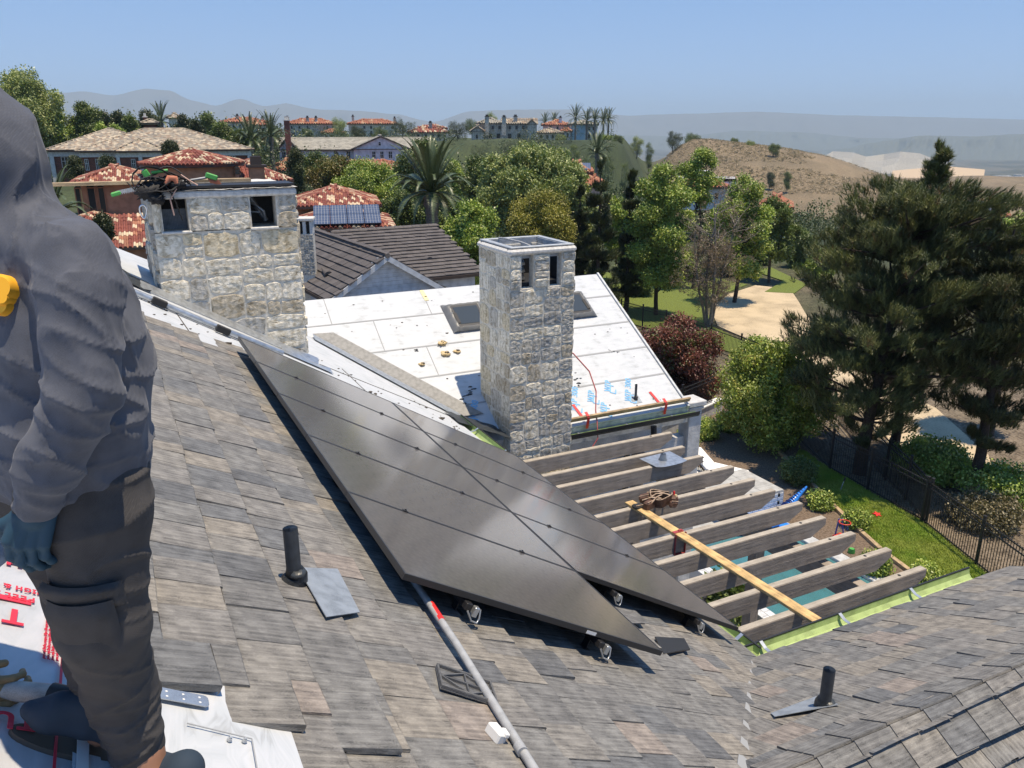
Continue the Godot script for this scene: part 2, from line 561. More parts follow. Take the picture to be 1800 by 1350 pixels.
	# houses
	mat("terracotta_wall", Color(0.500, 0.269, 0.156), 0.92, T.fine, 0.5, T.stone_n, 0.2)
	mat("terracotta_trim", Color(0.30, 0.15, 0.085), 0.9)
	mat("tile", Color(1, 1, 1), 0.8, T.fine, 2.0, null, 1.0, 0.0, true)
	mat("brick_wall", Color(0.850, 0.744, 0.720), 0.9, T.brick, 0.55)
	mat("trim_white", Color(0.775, 0.750, 0.688), 0.85, T.fine, 1.0)
	mat("gutter_brown", Color(0.05, 0.035, 0.028), 0.6)
	mat("white_wall", Color(0.80, 0.81, 0.84), 0.9, T.fine, 0.4)
	mat("siding", Color(0.58, 0.61, 0.65), 0.85, T.fine, 0.8)
	mat("cream_wall", Color(0.780, 0.690, 0.540), 0.9, T.fine, 0.4)
	mat("stone_wall", Color(0.600, 0.555, 0.495), 0.9, T.stone, 0.4, T.stone_n, 0.6)
	mat("blue_wall", Color(0.40, 0.60, 0.72), 0.9)
	mat("pink_wall", Color(0.775, 0.525, 0.475), 0.9)
	mat("window_dark", Color(0.02, 0.025, 0.03), 0.1)
	mat("solar_blue", Color(0.06, 0.075, 0.12), 0.3)
	mat("solar_line", Color(0.35, 0.36, 0.38), 0.4)
	mat("concrete", Color(0.45, 0.42, 0.37), 0.9, T.fine, 0.3)
	mat("hedge_core", Color(0.02, 0.032, 0.012), 1.0)
	# plants
	leafmat("leaf", Color(1, 1, 1), 0.6, 0.42)
	leafmat("needle", Color(1, 1, 1), 0.5, 0.5)
	leafmat("grass", Color(1, 1, 1), 0.5, 0.6)
	mat("bark", Color(0.13, 0.10, 0.08), 0.95, T.stone, 3.0, T.stone_n, 1.2)
	mat("bark_dark", Color(0.07, 0.05, 0.04), 0.95, T.stone, 3.0, T.stone_n, 1.2)
	mat("bark_grey", Color(0.27, 0.235, 0.205), 0.95, T.stone, 3.0, T.stone_n, 0.8)
	# people
	var hd := mat("hoodie", Color(0.088, 0.096, 0.122), 0.85, T.fine, 2.5, T.weave_n, 0.35)
	hd.uv1_triplanar = true
	hd.uv1_scale = Vector3(6, 6, 6)
	hd.rim_enabled = true
	hd.rim = 0.5
	var tr := mat("trousers", Color(0.060, 0.056, 0.056), 0.9, T.fine, 2.5, T.weave_n, 0.5)
	tr.uv1_triplanar = true
	tr.uv1_scale = Vector3(5, 5, 5)
	mat("skin", Color(0.30, 0.15, 0.09), 0.55)
	mat("glove_blue", Color(0.012, 0.05, 0.085), 0.7, null, 8.0, T.weave_n, 0.4)
	mat("glove_black", Color(0.02, 0.022, 0.024), 0.75)
	mat("shoe_blue", Color(0.020, 0.036, 0.058), 0.85, null, 8.0, T.weave_n, 0.4)
	mat("sole", Color(0.10, 0.075, 0.055), 0.7)
	mat("logo_orange", Color(0.85, 0.42, 0.02), 0.7)
	var dn := mat("denim", Color(0.30, 0.42, 0.62), 0.9, T.fine, 2.0, T.weave_n, 0.5)
	dn.uv1_triplanar = true
	dn.uv1_scale = Vector3(5, 5, 5)
	mat("grip", Color(0.42, 0.40, 0.37), 0.6, T.fine, 4.0)
	mat("glove_tan", Color(0.25, 0.17, 0.08), 0.7)

# ---------------------------------------------------------------- terrain
const FW := Vector2(0.44468, -0.89569)     # the way the camera looks, on the ground
const RT := Vector2(0.89569, 0.44468)
func ss(a: float, b: float, x: float) -> float: return smoothstep(a, b, x)
func ground(f: float, l: float) -> Vector2: return FW * f + RT * l
func th(x: float, z: float) -> float:
	var p := Vector2(x, z)
	var f := p.dot(FW)
	var l := p.dot(RT)
	var q := l / maxf(f, 1.0)
	var h := 0.0
	var L := 1.0 - ss(-0.34, -0.06, q)
	h += L * ss(24, 95, f) * 6.2 * (1.0 - ss(420, 900, f))
	h += (1.0 - L) * ss(90, 190, f) * lerpf(-3.0, -16.0, ss(0.02, 0.30, q)) * (1.0 - ss(300, 360, f) * (1.0 - ss(0.05, 0.2, q)))
	var P := ss(200, 243, f) * (1.0 - ss(330, 460, f)) * (1.0 - ss(0.125, 0.17, q))
	h = lerpf(h, 8.4, P * ss(-0.9, -0.3, q))
	var dl := l - 92.0
	var w := 62.0 if dl < 0 else 66.0
	h += 19.5 * exp(-pow((f - 345.0) / 85.0, 2)) * exp(-pow(absf(dl) / w, 2.3)) * ss(0.14, 0.22, q + 0.0 * f)
	var far := ss(390, 1500, f)
	h = lerpf(h, -112.0, far * ss(-2, 0, q + 1.9))
	h += -30.0 * ss(1500, 3600, f)
	if f > 60.0:
		var amp := clampf((f - 60.0) / 500.0, 0, 1) * 5.0
		h += nz(x * 0.006, 3.1, z * 0.006) * amp + nz(x * 0.03, 8.0, z * 0.03) * minf(amp, 0.9)
	if f > 700.0:
		h += maxf(0.0, nz(x * 0.0011, 6.0, z * 0.0011)) * 70.0 * ss(700, 1600, f) * (1.0 - ss(2900, 3500, f))
	return h

func tcol(x: float, z: float, h: float) -> Color:
	var p := Vector2(x, z)
	var f := p.dot(FW)
	var l := p.dot(RT)
	var q := l / maxf(f, 1.0)
	var a := nz(x * 0.02, 1.0, z * 0.02)
	var b := nz(x * 0.13, 2.0, z * 0.13)
	var dry := Color(0.40, 0.31, 0.20).lerp(Color(0.25, 0.20, 0.13), clampf(0.5 + a + b * 0.7, 0, 1))
	var green := Color(0.050, 0.078, 0.028).lerp(Color(0.085, 0.115, 0.040), clampf(0.5 + a * 1.4 + b, 0, 1))
	if f < 0 or f < 80:
		var c0 := Color(0.26, 0.21, 0.155).lerp(Color(0.10, 0.105, 0.05), clampf(0.45 + a * 1.6 + b * 0.8, 0, 1))
		return c0.lerp(green, ss(55, 80, f))
	var hill := ss(0.155, 0.20, q) * ss(215, 240, f)
	var c := green.lerp(dry, hill)
	var farm := ss(500, 900, f)
	var pale := Color(0.19, 0.18, 0.135).lerp(Color(0.075, 0.085, 0.055), clampf(0.5 + nz(x * 0.004, 4.0, z * 0.004) * 2.2 + nz(x * 0.02, 4.0, z * 0.02), 0, 1))
	return c.lerp(pale, farm)

func build_ground():
	var angs := []
	var a := -180.0
	while a < 180.0:
		angs.append(a)
		a += 0.42 if absf(a) < 44 else (2.0 if absf(a) < 70 else 10.0)
	angs.append(180.0)
	var rs := [0.0]
	var r := 7.0
	while r < 9500.0:
		rs.append(r)
		r *= 1.028 if r < 700 else 1.05
	rs.append(9500.0)
	var vs := PackedVector3Array(); var ns := PackedVector3Array(); var cs := PackedColorArray(); var ix := PackedInt32Array()
	for i in rs.size():
		for k in angs.size():
			var t := deg_to_rad(angs[k])
			var g := ground(cos(t) * rs[i], sin(t) * rs[i])
			var h := th(g.x, g.y)
			var ep := maxf(0.4, rs[i] * 0.012)
			var nn := Vector3(th(g.x - ep, g.y) - th(g.x + ep, g.y), 2.0 * ep, th(g.x, g.y - ep) - th(g.x, g.y + ep)).normalized()
			if rs[i] < 60: h = 0.0 if absf(h) < 0.05 else h
			vs.append(Vector3(g.x, h - 0.02, g.y)); ns.append(nn); cs.append(tcol(g.x, g.y, h))
	var m := angs.size()
	for i in rs.size() - 1:
		for k in m - 1:
			var p0 := i * m + k
			ix.append_array(PackedInt32Array([p0, p0 + m, p0 + 1, p0 + 1, p0 + m, p0 + m + 1]))
	# winding: make the faces look up
	var e := (vs[ix[1] + m * 30] - vs[ix[0] + m * 30]).cross(vs[ix[2] + m * 30] - vs[ix[0] + m * 30])
	if e.y > 0:
		for t in range(0, ix.size(), 3):
			var s := ix[t]; ix[t] = ix[t + 1]; ix[t + 1] = s
	var arr := []
	arr.resize(Mesh.ARRAY_MAX)
	arr[Mesh.ARRAY_VERTEX] = vs; arr[Mesh.ARRAY_NORMAL] = ns; arr[Mesh.ARRAY_COLOR] = cs; arr[Mesh.ARRAY_INDEX] = ix
	var am := ArrayMesh.new()
	am.add_surface_from_arrays(Mesh.PRIMITIVE_TRIANGLES, arr)
	struct("ground", am, M.terrain)
	# mountains: [degrees right of the view, metres above eye level at that distance]
	range_of("mountains", 9000.0, [[-38.8, 213], [-33.9, 299], [-29.4, 322], [-27.9, 328], [-26.4, 345], [-25.0, 311], [-23.1, 380], [-21.9, 357], [-20.4, 253], [-19.1, 207], [-17.6, 276], [-16.1, 201], [-14.8, 230], [-12.8, 173], [-9.9, 150], [-7.6, 121], [-5.9, 58], [-5.3, 46], [-2.7, 155], [0.2, 167], [3.8, 167], [7.6, 109], [11.4, 127], [16.1, 144], [21.9, 109], [26.7, 92], [31.1, 69], [36.4, 35]], 1500.0, M.mountain)
	range_of("near_ridge", 4700.0, [[17.9, -189], [21.3, -120], [23.9, -78], [25.8, -48], [28.2, -54], [31.1, -42], [35.2, -54], [38.8, -84]], 900.0, M.near_ridge)
	range_of("middle_ridge", 6500.0, [[-1.9, -166], [3.8, -116], [7.6, -66], [11.4, -75], [15.0, -33], [18.5, -42], [22.6, -83], [28.2, -100], [33.9, -116]], 1100.0, M.near_ridge)
	# the pale quarry terraces in the valley
	var q := MB.new()
	var qa := [[19.9, -117], [20.9, -83], [22.1, -85], [22.9, -100], [23.9, -93], [24.8, -82], [25.9, -89], [26.7, -108], [27.6, -122]]
	for layer in 3:
		for i in qa.size() - 1:
			var t0 := deg_to_rad(qa[i][0] * 1.0); var t1 := deg_to_rad(qa[i + 1][0] * 1.0)
			var d0 := 2900.0 - layer * 130.0 + 40.0 * sin(i * 2.1 + layer)
			var d1 := 2900.0 - layer * 130.0 + 40.0 * sin((i + 1) * 2.1 + layer)
			var g0 := ground(d0, tan(t0) * d0); var g1 := ground(d1, tan(t1) * d1)
			var b0 := ground(d0 - 150, tan(t0) * (d0 - 150)); var b1 := ground(d1 - 150, tan(t1) * (d1 - 150))
			var h0: float = qa[i][1] + 12.0 - layer * 14.0; var h1: float = qa[i + 1][1] + 12.0 - layer * 14.0
			var A0 := Vector3(g0.x, h0, g0.y); var A1 := Vector3(g1.x, h1, g1.y)
			var B0 := Vector3(b0.x, -165, b0.y); var B1 := Vector3(b1.x, -165, b1.y)
			q.quad(B0, B1, A1, A0)
			var k0 := ground(d0 + 160, tan(t0) * (d0 + 160)); var k1 := ground(d1 + 160, tan(t1) * (d1 + 160))
			q.quad(A0, A1, Vector3(k1.x, -160, k1.y), Vector3(k0.x, -160, k0.y))
	struct("quarry_hill", q, M.quarry)
	var tq := MB.new()
	for i in 7:
		var t0 := deg_to_rad(24.5 + i * 0.72); var t1 := deg_to_rad(24.5 + (i + 1) * 0.72)
		var g0 := ground(2250, tan(t0) * 2250); var g1 := ground(2250, tan(t1) * 2250)
		var b0 := ground(2050, tan(t0) * 2050); var b1 := ground(2050, tan(t1) * 2050)
		tq.quad(Vector3(b0.x, -150, b0.y), Vector3(b1.x, -150, b1.y), Vector3(g1.x, -90 - 3 * absf(i - 3), g1.y), Vector3(g0.x, -90 - 3 * absf(i - 4), g0.y))
	struct("tan_terrace_hill", tq, M.quarry_tan)
	# the far town in the valley: too small to tell apart
	var bx := MB.new()
	bx.box(Vector3(0, 0.5, 0), Vector3(1, 1, 1))
	var xs := []; var cs2 := []
	for i in 2200:
		var f := rf(1250, 2300)
		var g := ground(f, f * tan(deg_to_rad(rf(16.5, 34))))
		if nz(g.x * 0.003, 0, g.y * 0.003) < -0.05: continue
		var s := rf(9, 30)
		xs.append(Transform3D(Basis(Vector3.UP, rf(0, 3)) * Basis.from_scale(Vector3(s, rf(3, 6), s * rf(0.5, 0.8))), Vector3(g.x, th(g.x, g.y) - 0.5, g.y)))
		var k := rf(0.3, 0.85)
		cs2.append(Color(k, k * 0.97, k * 0.92))
	var town := multi("far_town", bx.commit(), M.tile, xs, cs2)
	tag(town, "pale roofs of the far town spread over the valley floor", "town")
	# bushes dotted over the far ground and the dry hill
	var sc := leaf_clump(0.55, 14, 0.42)
	xs = []; cs2 = []
	for i in 20000:
		var f := rf(700, 2600) if i < 2600 else rf(225, 400)
		var dg := rf(8, 36) if i < 2600 else rf(10.5, 27)
		var g := ground(f, f * tan(deg_to_rad(dg)))
		var d := nz(g.x * (0.004 if i < 2600 else 0.02), 5, g.y * (0.004 if i < 2600 else 0.02))
		if d < (0.02 if i < 2600 else -0.15): continue
		var s := rf(4, 9) if i < 2600 else rf(0.35, 1.1)
		xs.append(Transform3D(Basis(Vector3.UP, rf(0, 6)) * Basis.from_scale(Vector3(s, s * rf(0.4, 0.8), s)), Vector3(g.x, th(g.x, g.y) + s * 0.2, g.y)))
		var k := rf(0.6, 1.3)
		cs2.append(Color(0.045 * k, 0.055 * k, 0.026 * k) if i < 2600 or rng.randf() < 0.15 else Color(0.33 * k, 0.25 * k, 0.165 * k))
	tag(multi("hill_scrub", sc, M.leaf, xs, cs2), "low dry scrub scattered over the brown hill and valley slopes", "scrub")

func range_of(called: String, dist: float, prof: Array, deep: float, m: Material):
	var mb := MB.new()
	var lo: float = prof[0][0]; var hi: float = prof[prof.size() - 1][0]
	var n := 260
	var top := func(u: float) -> float:
		var dg := lerpf(lo, hi, u)
		var k := 0
		while k < prof.size() - 2 and prof[k + 1][0] < dg: k += 1
		var t: float = clampf((dg - prof[k][0]) / (prof[k + 1][0] - prof[k][0]), 0, 1)
		t = lerpf(t, t * t * (3 - 2 * t), 0.6)
		return lerpf(prof[k][1], prof[k + 1][1], t) + 12.0
	mb.sheet(n, 16, func(u: float, v: float) -> Vector3:
		var dg := deg_to_rad(lerpf(lo, hi, u))
		var s := v * 2.0 - 1.0                      # -1 foot in front, 0 the crest, 1 behind
		var f := dist + s * deep + 0.35 * deep * nz(u * 18.0, v * 2.0, dist) * (1.0 - absf(s))
		var t: float = top.call(u)
		var y := lerpf(t, -175.0, pow(absf(s), 0.8))
		y += (nz(u * 60.0, v * 3.0, 2.0 + dist) * 0.10 + nz(u * 22.0, v * 2.0, 5.0) * 0.10) * (t + 175.0) * (1.0 if absf(s) > 0.01 else 0.12) * (1.0 - absf(s))
		var g := ground(f, tan(dg) * f)
		return Vector3(g.x, y, g.y))
	struct(called, mb, m)

# ---------------------------------------------------------------- the house: A falls along x, B faces us beyond it, C falls away from us
const UA := Vector3(0.857493, -0.514496, 0)      # down slope A
const NA := Vector3(0.514496, 0.857493, 0)
const UB := Vector3(0, -0.514496, 0.857493)
const NB := Vector3(0, 0.857493, 0.514496)
const UC := Vector3(0, -0.514496, -0.857493)
const NC := Vector3(0, 0.857493, -0.514496)
func yA(x: float) -> float: return 10.356 - S * x
func yB(z: float) -> float: return 7.56 - S * (z + 11.22)
func yC(z: float) -> float: return 7.707 + S * (z + 4.29)
func pA(x: float, z: float, o := 0.0) -> Vector3: return Vector3(x, yA(x), z) + NA * o
func pB(x: float, z: float, o := 0.0) -> Vector3: return Vector3(x, yB(z), z) + NB * o
func pC(x: float, z: float, o := 0.0) -> Vector3: return Vector3(x, yC(z), z) + NC * o

func shake_mesh(w: float, l: float, v: int) -> ArrayMesh:   # butt at x = 0, runs to x = -l; y up; z across
	var m := MB.new()
	m.g = Vector3(1, 0, 0)
	m.off = Vector2(rf(0, 3), rf(0, 3))
	var tb := rf(0.016, 0.024)
	var h := w * 0.5 - 0.002
	var ch := 0.004
	var j := rf(-0.004, 0.004)
	var P := func(x: float, y: float, z: float) -> Vector3: return Vector3(x, y, z)
	var b0 := 0.010
	# top surface in four strips with a slight cup and wave, so that light plays over it
	var zs := [-h, -h * 0.4 + j, h * 0.35 - j, h]
	var dz := [0.0, rf(-0.0012, 0.0018), rf(-0.0012, 0.0018), 0.0]
	var xs := [-l, -l * 0.45, -ch * 1.5, 0.0]
	var ys := [0.004, b0 * 0.55 + tb * 0.6 + rf(-0.0015, 0.002), b0 + tb, b0 + tb - ch]
	for i in 3:
		for k in 3:
			var jx0 := j * (k - 1.5) if i == 2 else 0.0
			m.quad(P.call(xs[i], ys[i] + dz[k], zs[k]), P.call(xs[i], ys[i] + dz[k + 1], zs[k + 1]), P.call(xs[i + 1] + jx0, ys[i + 1] + dz[k + 1], zs[k + 1]), P.call(xs[i + 1] + jx0, ys[i + 1] + dz[k], zs[k]))
	m.quad(P.call(0, b0 - 0.004, -h), P.call(0, ys[3], -h), P.call(0, ys[3], h), P.call(0, b0 - 0.004, h))
	for s: float in [-1.0, 1.0]:
		for i in 3:
			var a: Vector3 = P.call(xs[i], ys[i], h * s); var b: Vector3 = P.call(xs[i + 1], ys[i + 1], h * s)
			var c: Vector3 = P.call(xs[i + 1], -0.004 + b0 * (1.0 + xs[i + 1] / l), h * s); var d: Vector3 = P.call(xs[i], -0.006, h * s)
			if s > 0: m.quad(d, c, b, a)
			else: m.quad(a, b, c, d)
	return m.commit()

var shakes := {}
func shake_field(basis: Basis, o: Vector3, s0: float, s1: float, z0: float, z1: float, ok: Callable, out: Array, lift := 1.0):
	# rows of butts s metres down the slope from o; ok(s, z) keeps a shake; the rows fall along basis.x
	var widths := [0.135, 0.185, 0.24, 0.31]
	var s := s0
	while s < s1:
		var z := z0 + rf(-0.2, 0.0)
		while z < z1:
			var k: int = [0, 1, 1, 2, 2, 2, 3][rng.randi() % 7]
			var w: float = widths[k]
			if ok.call(s, z + w * 0.5):
				var up := 0.0
				var r := rng.randf()
				if r < 0.42: up = rf(0.005, 0.015) * lift
				elif r < 0.62: up = rf(0.016, 0.032) * lift
				var tilt := Basis(Vector3(0, 0, 1), 0.028 + up * 1.5) * Basis(Vector3(1, 0, 0), rf(-0.02, 0.02) * lift) * Basis(Vector3.UP, rf(-0.008, 0.008))
				var p := o + basis * Vector3(s + rf(-0.006, 0.006), 0.002 + up * 0.25, z + w * 0.5)
				var key := "%d_%d" % [k, rng.randi() % 4]
				var tone := nz(p.x * 1.3, p.y, p.z * 1.3)
				var mi: int = [0, 1, 2, 0, 3, 4, 5, 1, 4, 7][clampi(int((rng.randf() * 0.8 + tone * 0.35 + 0.12) * 10.0), 0, 9)]
				if rng.randf() < 0.045: mi = 6
				out.append([key, mi, Transform3D(basis * tilt, p)])
			z += w
		s += 0.2725

func build_house():
	var h := thing("main_house", "grey shake roofed house being re-roofed, white underlayment on its bare slopes", "house")
	for k in 4:
		for v in 4: shakes["%d_%d" % [k, v]] = shake_mesh([0.135, 0.185, 0.24, 0.31][k], 0.44, v)
	# decks: slabs under the shakes and the underlayment
	var A := MB.new()
	var slab := func(m: MB, p: Array, nn: Vector3, t: float):
		var q := []
		for a in p: q.append(a - nn * t)
		for a in p: q.append(a)
		m.hexa(q)
	slab.call(A, [pA(-2.6, 2.2), pA(4.40, 2.2), pA(4.40, -11.0), pA(-2.6, -11.0)], NA, 0.16)
	slab.call(A, [pA(0.0, -11.0), pA(4.40, -11.0), pA(4.40, -16.0), pA(0.0, -13.2)], NA, 0.16)
	put("roof_slope", A, M.paper, h)
	var B := MB.new()
	slab.call(B, [pB(2.0, -10.74), pB(8.80, -10.74), pB(8.80, -13.85), pB(2.0, -13.85)], NB, 0.16)
	slab.call(B, [Vector3(2.0, yB(-13.85), -13.853), Vector3(8.80, yB(-13.85), -13.853), Vector3(8.80, yB(-13.85) - 2.0, -17.2), Vector3(2.0, yB(-13.85) - 2.0, -17.2)], Vector3(0, 0.857, -0.514), 0.16)
	put("roof_slope", B, M.paper, h)
	var C := MB.new()
	C.prism(PackedVector2Array([Vector2(2.0, 0), Vector2(10.4, 0), Vector2(10.4, -1.95), Vector2(7.72, -2.02), Vector2(7.42, -2.34), Vector2(2.0, -2.34)]), Vector3(0, yC(-2.28), -2.28) - NC * 0.16, Vector3(1, 0, 0), -UC, 0.16)
	C.hexa([Vector3(2.0, 6.9, 1.2), Vector3(10.4, 6.9, 1.2), Vector3(10.4, 8.74, -2.284), Vector3(2.0, 8.74, -2.284), Vector3(2.0, 7.0, 1.2), Vector3(10.4, 7.0, 1.2), Vector3(10.4, 8.90, -2.284), Vector3(2.0, 8.90, -2.284)])
	put("roof_slope", C, M.seam, h)
	# shakes: A (down to the valley with C), C and a little of the slope behind its ridge
	var out := []
	var bA := Basis(UA, NA, Vector3(0, 0, 1))
	var sx := 1.0 / UA.x
	shake_field(bA, Vector3(0, yA(0), 0), -1.2 * sx, 4.52 * sx, -8.75, 0.9, func(s: float, z: float) -> bool: return keep_a(s * UA.x, z), out)
	var bC := Basis(UC, NC, Vector3(1, 0, 0))
	shake_field(bC, Vector3(0, yC(-2.28), -2.28), 0.33, 2.42, 1.9, 8.9, func(s: float, x: float) -> bool:
		var z := -2.28 + UC.z * (s - 0.14)
		if yC(z) < yA(x) - 0.05: return false
		if s > 1.98 and x > 7.44 + (2.36 - s) * 0.9: return false
		return true, out)
	var UD := Vector3(0, -0.48, 0.877).normalized()
	var ND := Vector3(0, 0.877, 0.48).normalized()
	shake_field(Basis(UD, ND, Vector3(-1, 0, 0)), Vector3(0, 8.905, -2.28), 0.36, 3.0, -8.6, -2.0, func(s: float, mx: float) -> bool: return yA(-mx) < 8.905 - 0.48 * s, out, 0.6)
	# the 300 that show largest stand alone, the others are joined
	for a in out:
		var p: Vector3 = a[2].origin
		var c := p - CAM
		var f := c.dot(Vector3(0.4237, -0.3039, -0.8533))
		var px := c.dot(Vector3(0.8957, 0, 0.4447)) / maxf(f, 0.1)
		var py := c.dot(Vector3(0.1351, 0.9527, -0.2722)) / maxf(f, 0.1)
		var seen := f > 0.3 and absf(px) < 0.66 and absf(py) < 0.5 and not (px < -0.43 - 0.0 and py > -0.3) and not (p.x > 1.1 and p.x < 4.0 and p.z < -4.6)
		a.append(f if seen else f + 100.0)
	out.sort_custom(func(a, b): return a[3] < b[3])
	var rest := {}
	for i in out.size():
		var a = out[i]
		if i < 300:
			put("shingle", shakes[a[0]], M["shake%d" % a[1]], h).transform = a[2]
		else:
			var key := "%s|%d" % [a[0], a[1]]
			if not rest.has(a[1]): rest[a[1]] = []
			rest[a[1]].append(a)
	for mi in rest:
		var st := SurfaceTool.new()
		st.begin(Mesh.PRIMITIVE_TRIANGLES)
		for a in rest[mi]: st.append_from(shakes[a[0]], 0, a[2])
		tag(put("shingles", st.commit(), M["shake%d" % mi], h), "", "", "", "stuff")
	for q in [[0.33, -2.32, 0.02, "3_1", 1], [0.62, -2.27, 0.028, "3_2", 0], [0.10, -2.40, 0.03, "2_1", 2]]:
		put("shingle", shakes[q[3]], M["shake%d" % q[4]], h).transform = Transform3D(bA * Basis(Vector3(0, 0, 1), 0.06) * Basis(Vector3.UP, rf(-0.03, 0.03)), pA(q[0], q[1], q[2]))
	# ridge caps of C: doubled shakes bent over the ridge, lapped towards us
	var x := 8.6
	var i := 0
	while x > 2.5:
		var m := MB.new()
		m.g = Vector3(1, 0, 0)
		m.off = Vector2(rf(0, 2), rf(0, 2))
		var up := 0.016
		for sd: float in [-1.0, 1.0]:
			var u := (UC if sd < 0 else UD)
			var n2 := (NC if sd < 0 else ND)
			var w := (0.19 if sd < 0 else 0.26) + rf(-0.006, 0.006)
			var top := Vector3(0, yC(-2.28) + 0.035, -2.28)
			var q := []
			for t in [0.0, up]:
				for c in [[0.0, 0.0], [0.0, 1.0], [0.44, 1.0], [0.44, 0.0]]:
					var lift: float = 0.014 * (1.0 - c[0] / 0.44)
					q.append(top + Vector3(x + c[0], lift, 0) + u * w * c[1] + n2 * (t + 0.006))
			if sd < 0: m.hexa([q[3], q[2], q[1], q[0], q[7], q[6], q[5], q[4]])
			else: m.hexa(q)
		put("ridge_shingle", m, M["shake%d" % [0, 2, 1, 5, 0, 4][i % 6]], h)
		x -= 0.262
		i += 1
	# valley crack between A and C
	var vm := MB.new()
	vm.hexa([pA(4.36, -4.27, 0.008), pA(4.39, -4.25, 0.008), pA(2.42, -2.32, 0.008), pA(2.36, -2.34, 0.008), pA(4.36, -4.27, 0.02), pA(4.39, -4.25, 0.02), pA(2.42, -2.32, 0.02), pA(2.36, -2.34, 0.02)])
	put("valley_liner", vm, M.seam, h)
	# walls
	var w := MB.new()
	w.box(Vector3(1.0, 3.6, -3.2), Vector3(6.2, 7.2, 15.0))
	w.box(Vector3(6.6, 3.35, -0.5), Vector3(5.0, 6.7, 6.6))
	put("wall", w, M.stucco_white, h)
	var w2 := MB.new()
	w2.prism(PackedVector2Array([Vector2(-11.1, 0), Vector2(-11.1, 7.25), Vector2(-13.85, 8.85), Vector2(-16.6, 7.1), Vector2(-16.6, 0)]), Vector3(2.2, 0, 0), Vector3(0, 0, 1), Vector3(0, 1, 0), -6.35)
	put("wall", w2, M.stucco_white, h)
	# eaves: fascia and gutters in pale green primer
	for gg in [[Vector3(4.42, yA(4.42) - 0.04, -4.36), Vector3(4.42, yA(4.42) - 0.04, -10.95), Vector3(1, 0, 0)], [Vector3(4.40, 7.66, -4.31), Vector3(7.40, 7.66, -4.31), Vector3(0, 0, -1)], [Vector3(6.32, 7.13, -10.72), Vector3(8.98, 7.13, -10.72), Vector3(0, 0, 1)]]:
		gutter(h, gg[0], gg[1], gg[2])
	var f := MB.new()
	f.beam(Vector3(4.38, 7.58, -4.3), Vector3(4.38, 7.58, -10.9), 0.03, 0.2)
	f.beam(Vector3(4.42, 7.55, -4.25), Vector3(7.45, 7.55, -4.25), 0.03, 0.2)
	put("fascia_board", f, M.stucco, h)
	var f2 := MB.new()
	f2.beam(Vector3(6.3, 7.10, -10.77), Vector3(8.84, 7.10, -10.77), 0.03, 0.28)
	put("fascia_board", f2, M.galv_dull, h)
	var f3 := MB.new()
	f3.beam(pB(8.815, -10.72, -0.05), pB(8.815, -13.86, -0.05), 0.045, 0.17, 0.004)
	put("barge_board", f3, M.galv_dull, h)
	var dsp := MB.new()
	dsp.tube([Vector3(8.05, 7.04, -10.68), Vector3(8.05, 6.86, -10.66), Vector3(8.0, 6.74, -10.72), Vector3(7.80, 6.66, -10.9), Vector3(7.74, 6.55, -11.0), Vector3(7.74, 0.2, -11.05)], 0.055, 10)
	put("downspout", dsp, M.black_metal, h)
	# underlayment seams on B and A
	var sm := MB.new()
	for zz: float in [-11.45, -12.05, -12.65, -13.3]:
		var off := zz + 0.02
		sm.hexa([pB(2.4, off, 0.001), pB(8.79, off + 0.01, 0.001), pB(8.79, zz, 0.001), pB(2.4, zz, 0.001), pB(2.4, off, 0.0055), pB(8.79, off + 0.01, 0.0055), pB(8.79, zz, 0.0055), pB(2.4, zz, 0.0055)])
	for q in [[3.9, -12.65, -13.3], [4.62, -12.05, -12.65], [5.0, -13.3, -13.85], [4.2, -11.45, -12.05], [7.5, -12.65, -13.3], [3.2, -13.3, -13.85]]:
		sm.beam(pB(q[0], q[1], 0.003), pB(q[0] + 0.015, q[2], 0.003), 0.012, 0.006, 0.0, NB)
	put("underlayment_seam", sm, M.seam, h)
	var sa := MB.new()
	for q in [[0.62, -8.7, 0.55, -9.9], [2.75, -8.65, 2.72, -10.9]]:
		sa.beam(pA(q[0], q[1], 0.003), pA(q[2], q[3], 0.003), 0.01, 0.005, 0.0, NA)
	sa.beam(pA(2.3, -10.4, 0.003), pA(4.35, -10.9, 0.003), 0.02, 0.005, 0.0, NA)
	put("underlayment_seam", sa, M.dirt_dark, h)
	# the printed lowest course on B
	var n := 0
	for q in [[6.62, -11.02, -2.2], [7.02, -11.12, -2.2], [7.45, -11.26, -2.15], [7.72, -11.02, -2.15], [6.55, -11.3, -2.2], [4.55, -10.93, -2.2], [4.75, -11.06, -2.2], [7.12, -10.86, -2.2]]:
		n += 1
		var u := (Vector3(1, 0, 0) * 0.5 - UB * 0.87).normalized()
		lettering(h, "WIP" if n % 3 != 1 else "WIP 300", pB(q[0], q[1], 0.006), Basis(u, NB.cross(u), NB), 0.15, M.blue_print)
		var fr := MB.new()
		for e in [[0.0, -0.05, 0.17, -0.05], [0.0, -0.15, 0.10, -0.15], [0.0, -0.05, 0.0, -0.15], [0.17, -0.05, 0.17, -0.11]]:
			var vv := NB.cross(u)
			fr.beam(pB(q[0], q[1], 0.006) + u * e[0] + vv * e[1], pB(q[0], q[1], 0.006) + u * e[2] + vv * e[3], 0.02, 0.003, 0.0, NB)
		put("printed_logo", fr, M.blue_print, h)
	# valley flashing between A and B: a sheet with a raised rib in the middle
	var vd := Vector3(-1, S, -1).normalized()
	var p0 := Vector3(4.70, yA(4.70), -11.18)
	var vf := MB.new()
	var vf2 := MB.new()
	vf.g = vd; vf2.g = vd
	var eB := (Vector3(1, 0, -0.15)).normalized()
	eB = (eB - NB * eB.dot(NB)).normalized()
	var eA := Vector3(-0.15, 0, 1).normalized()
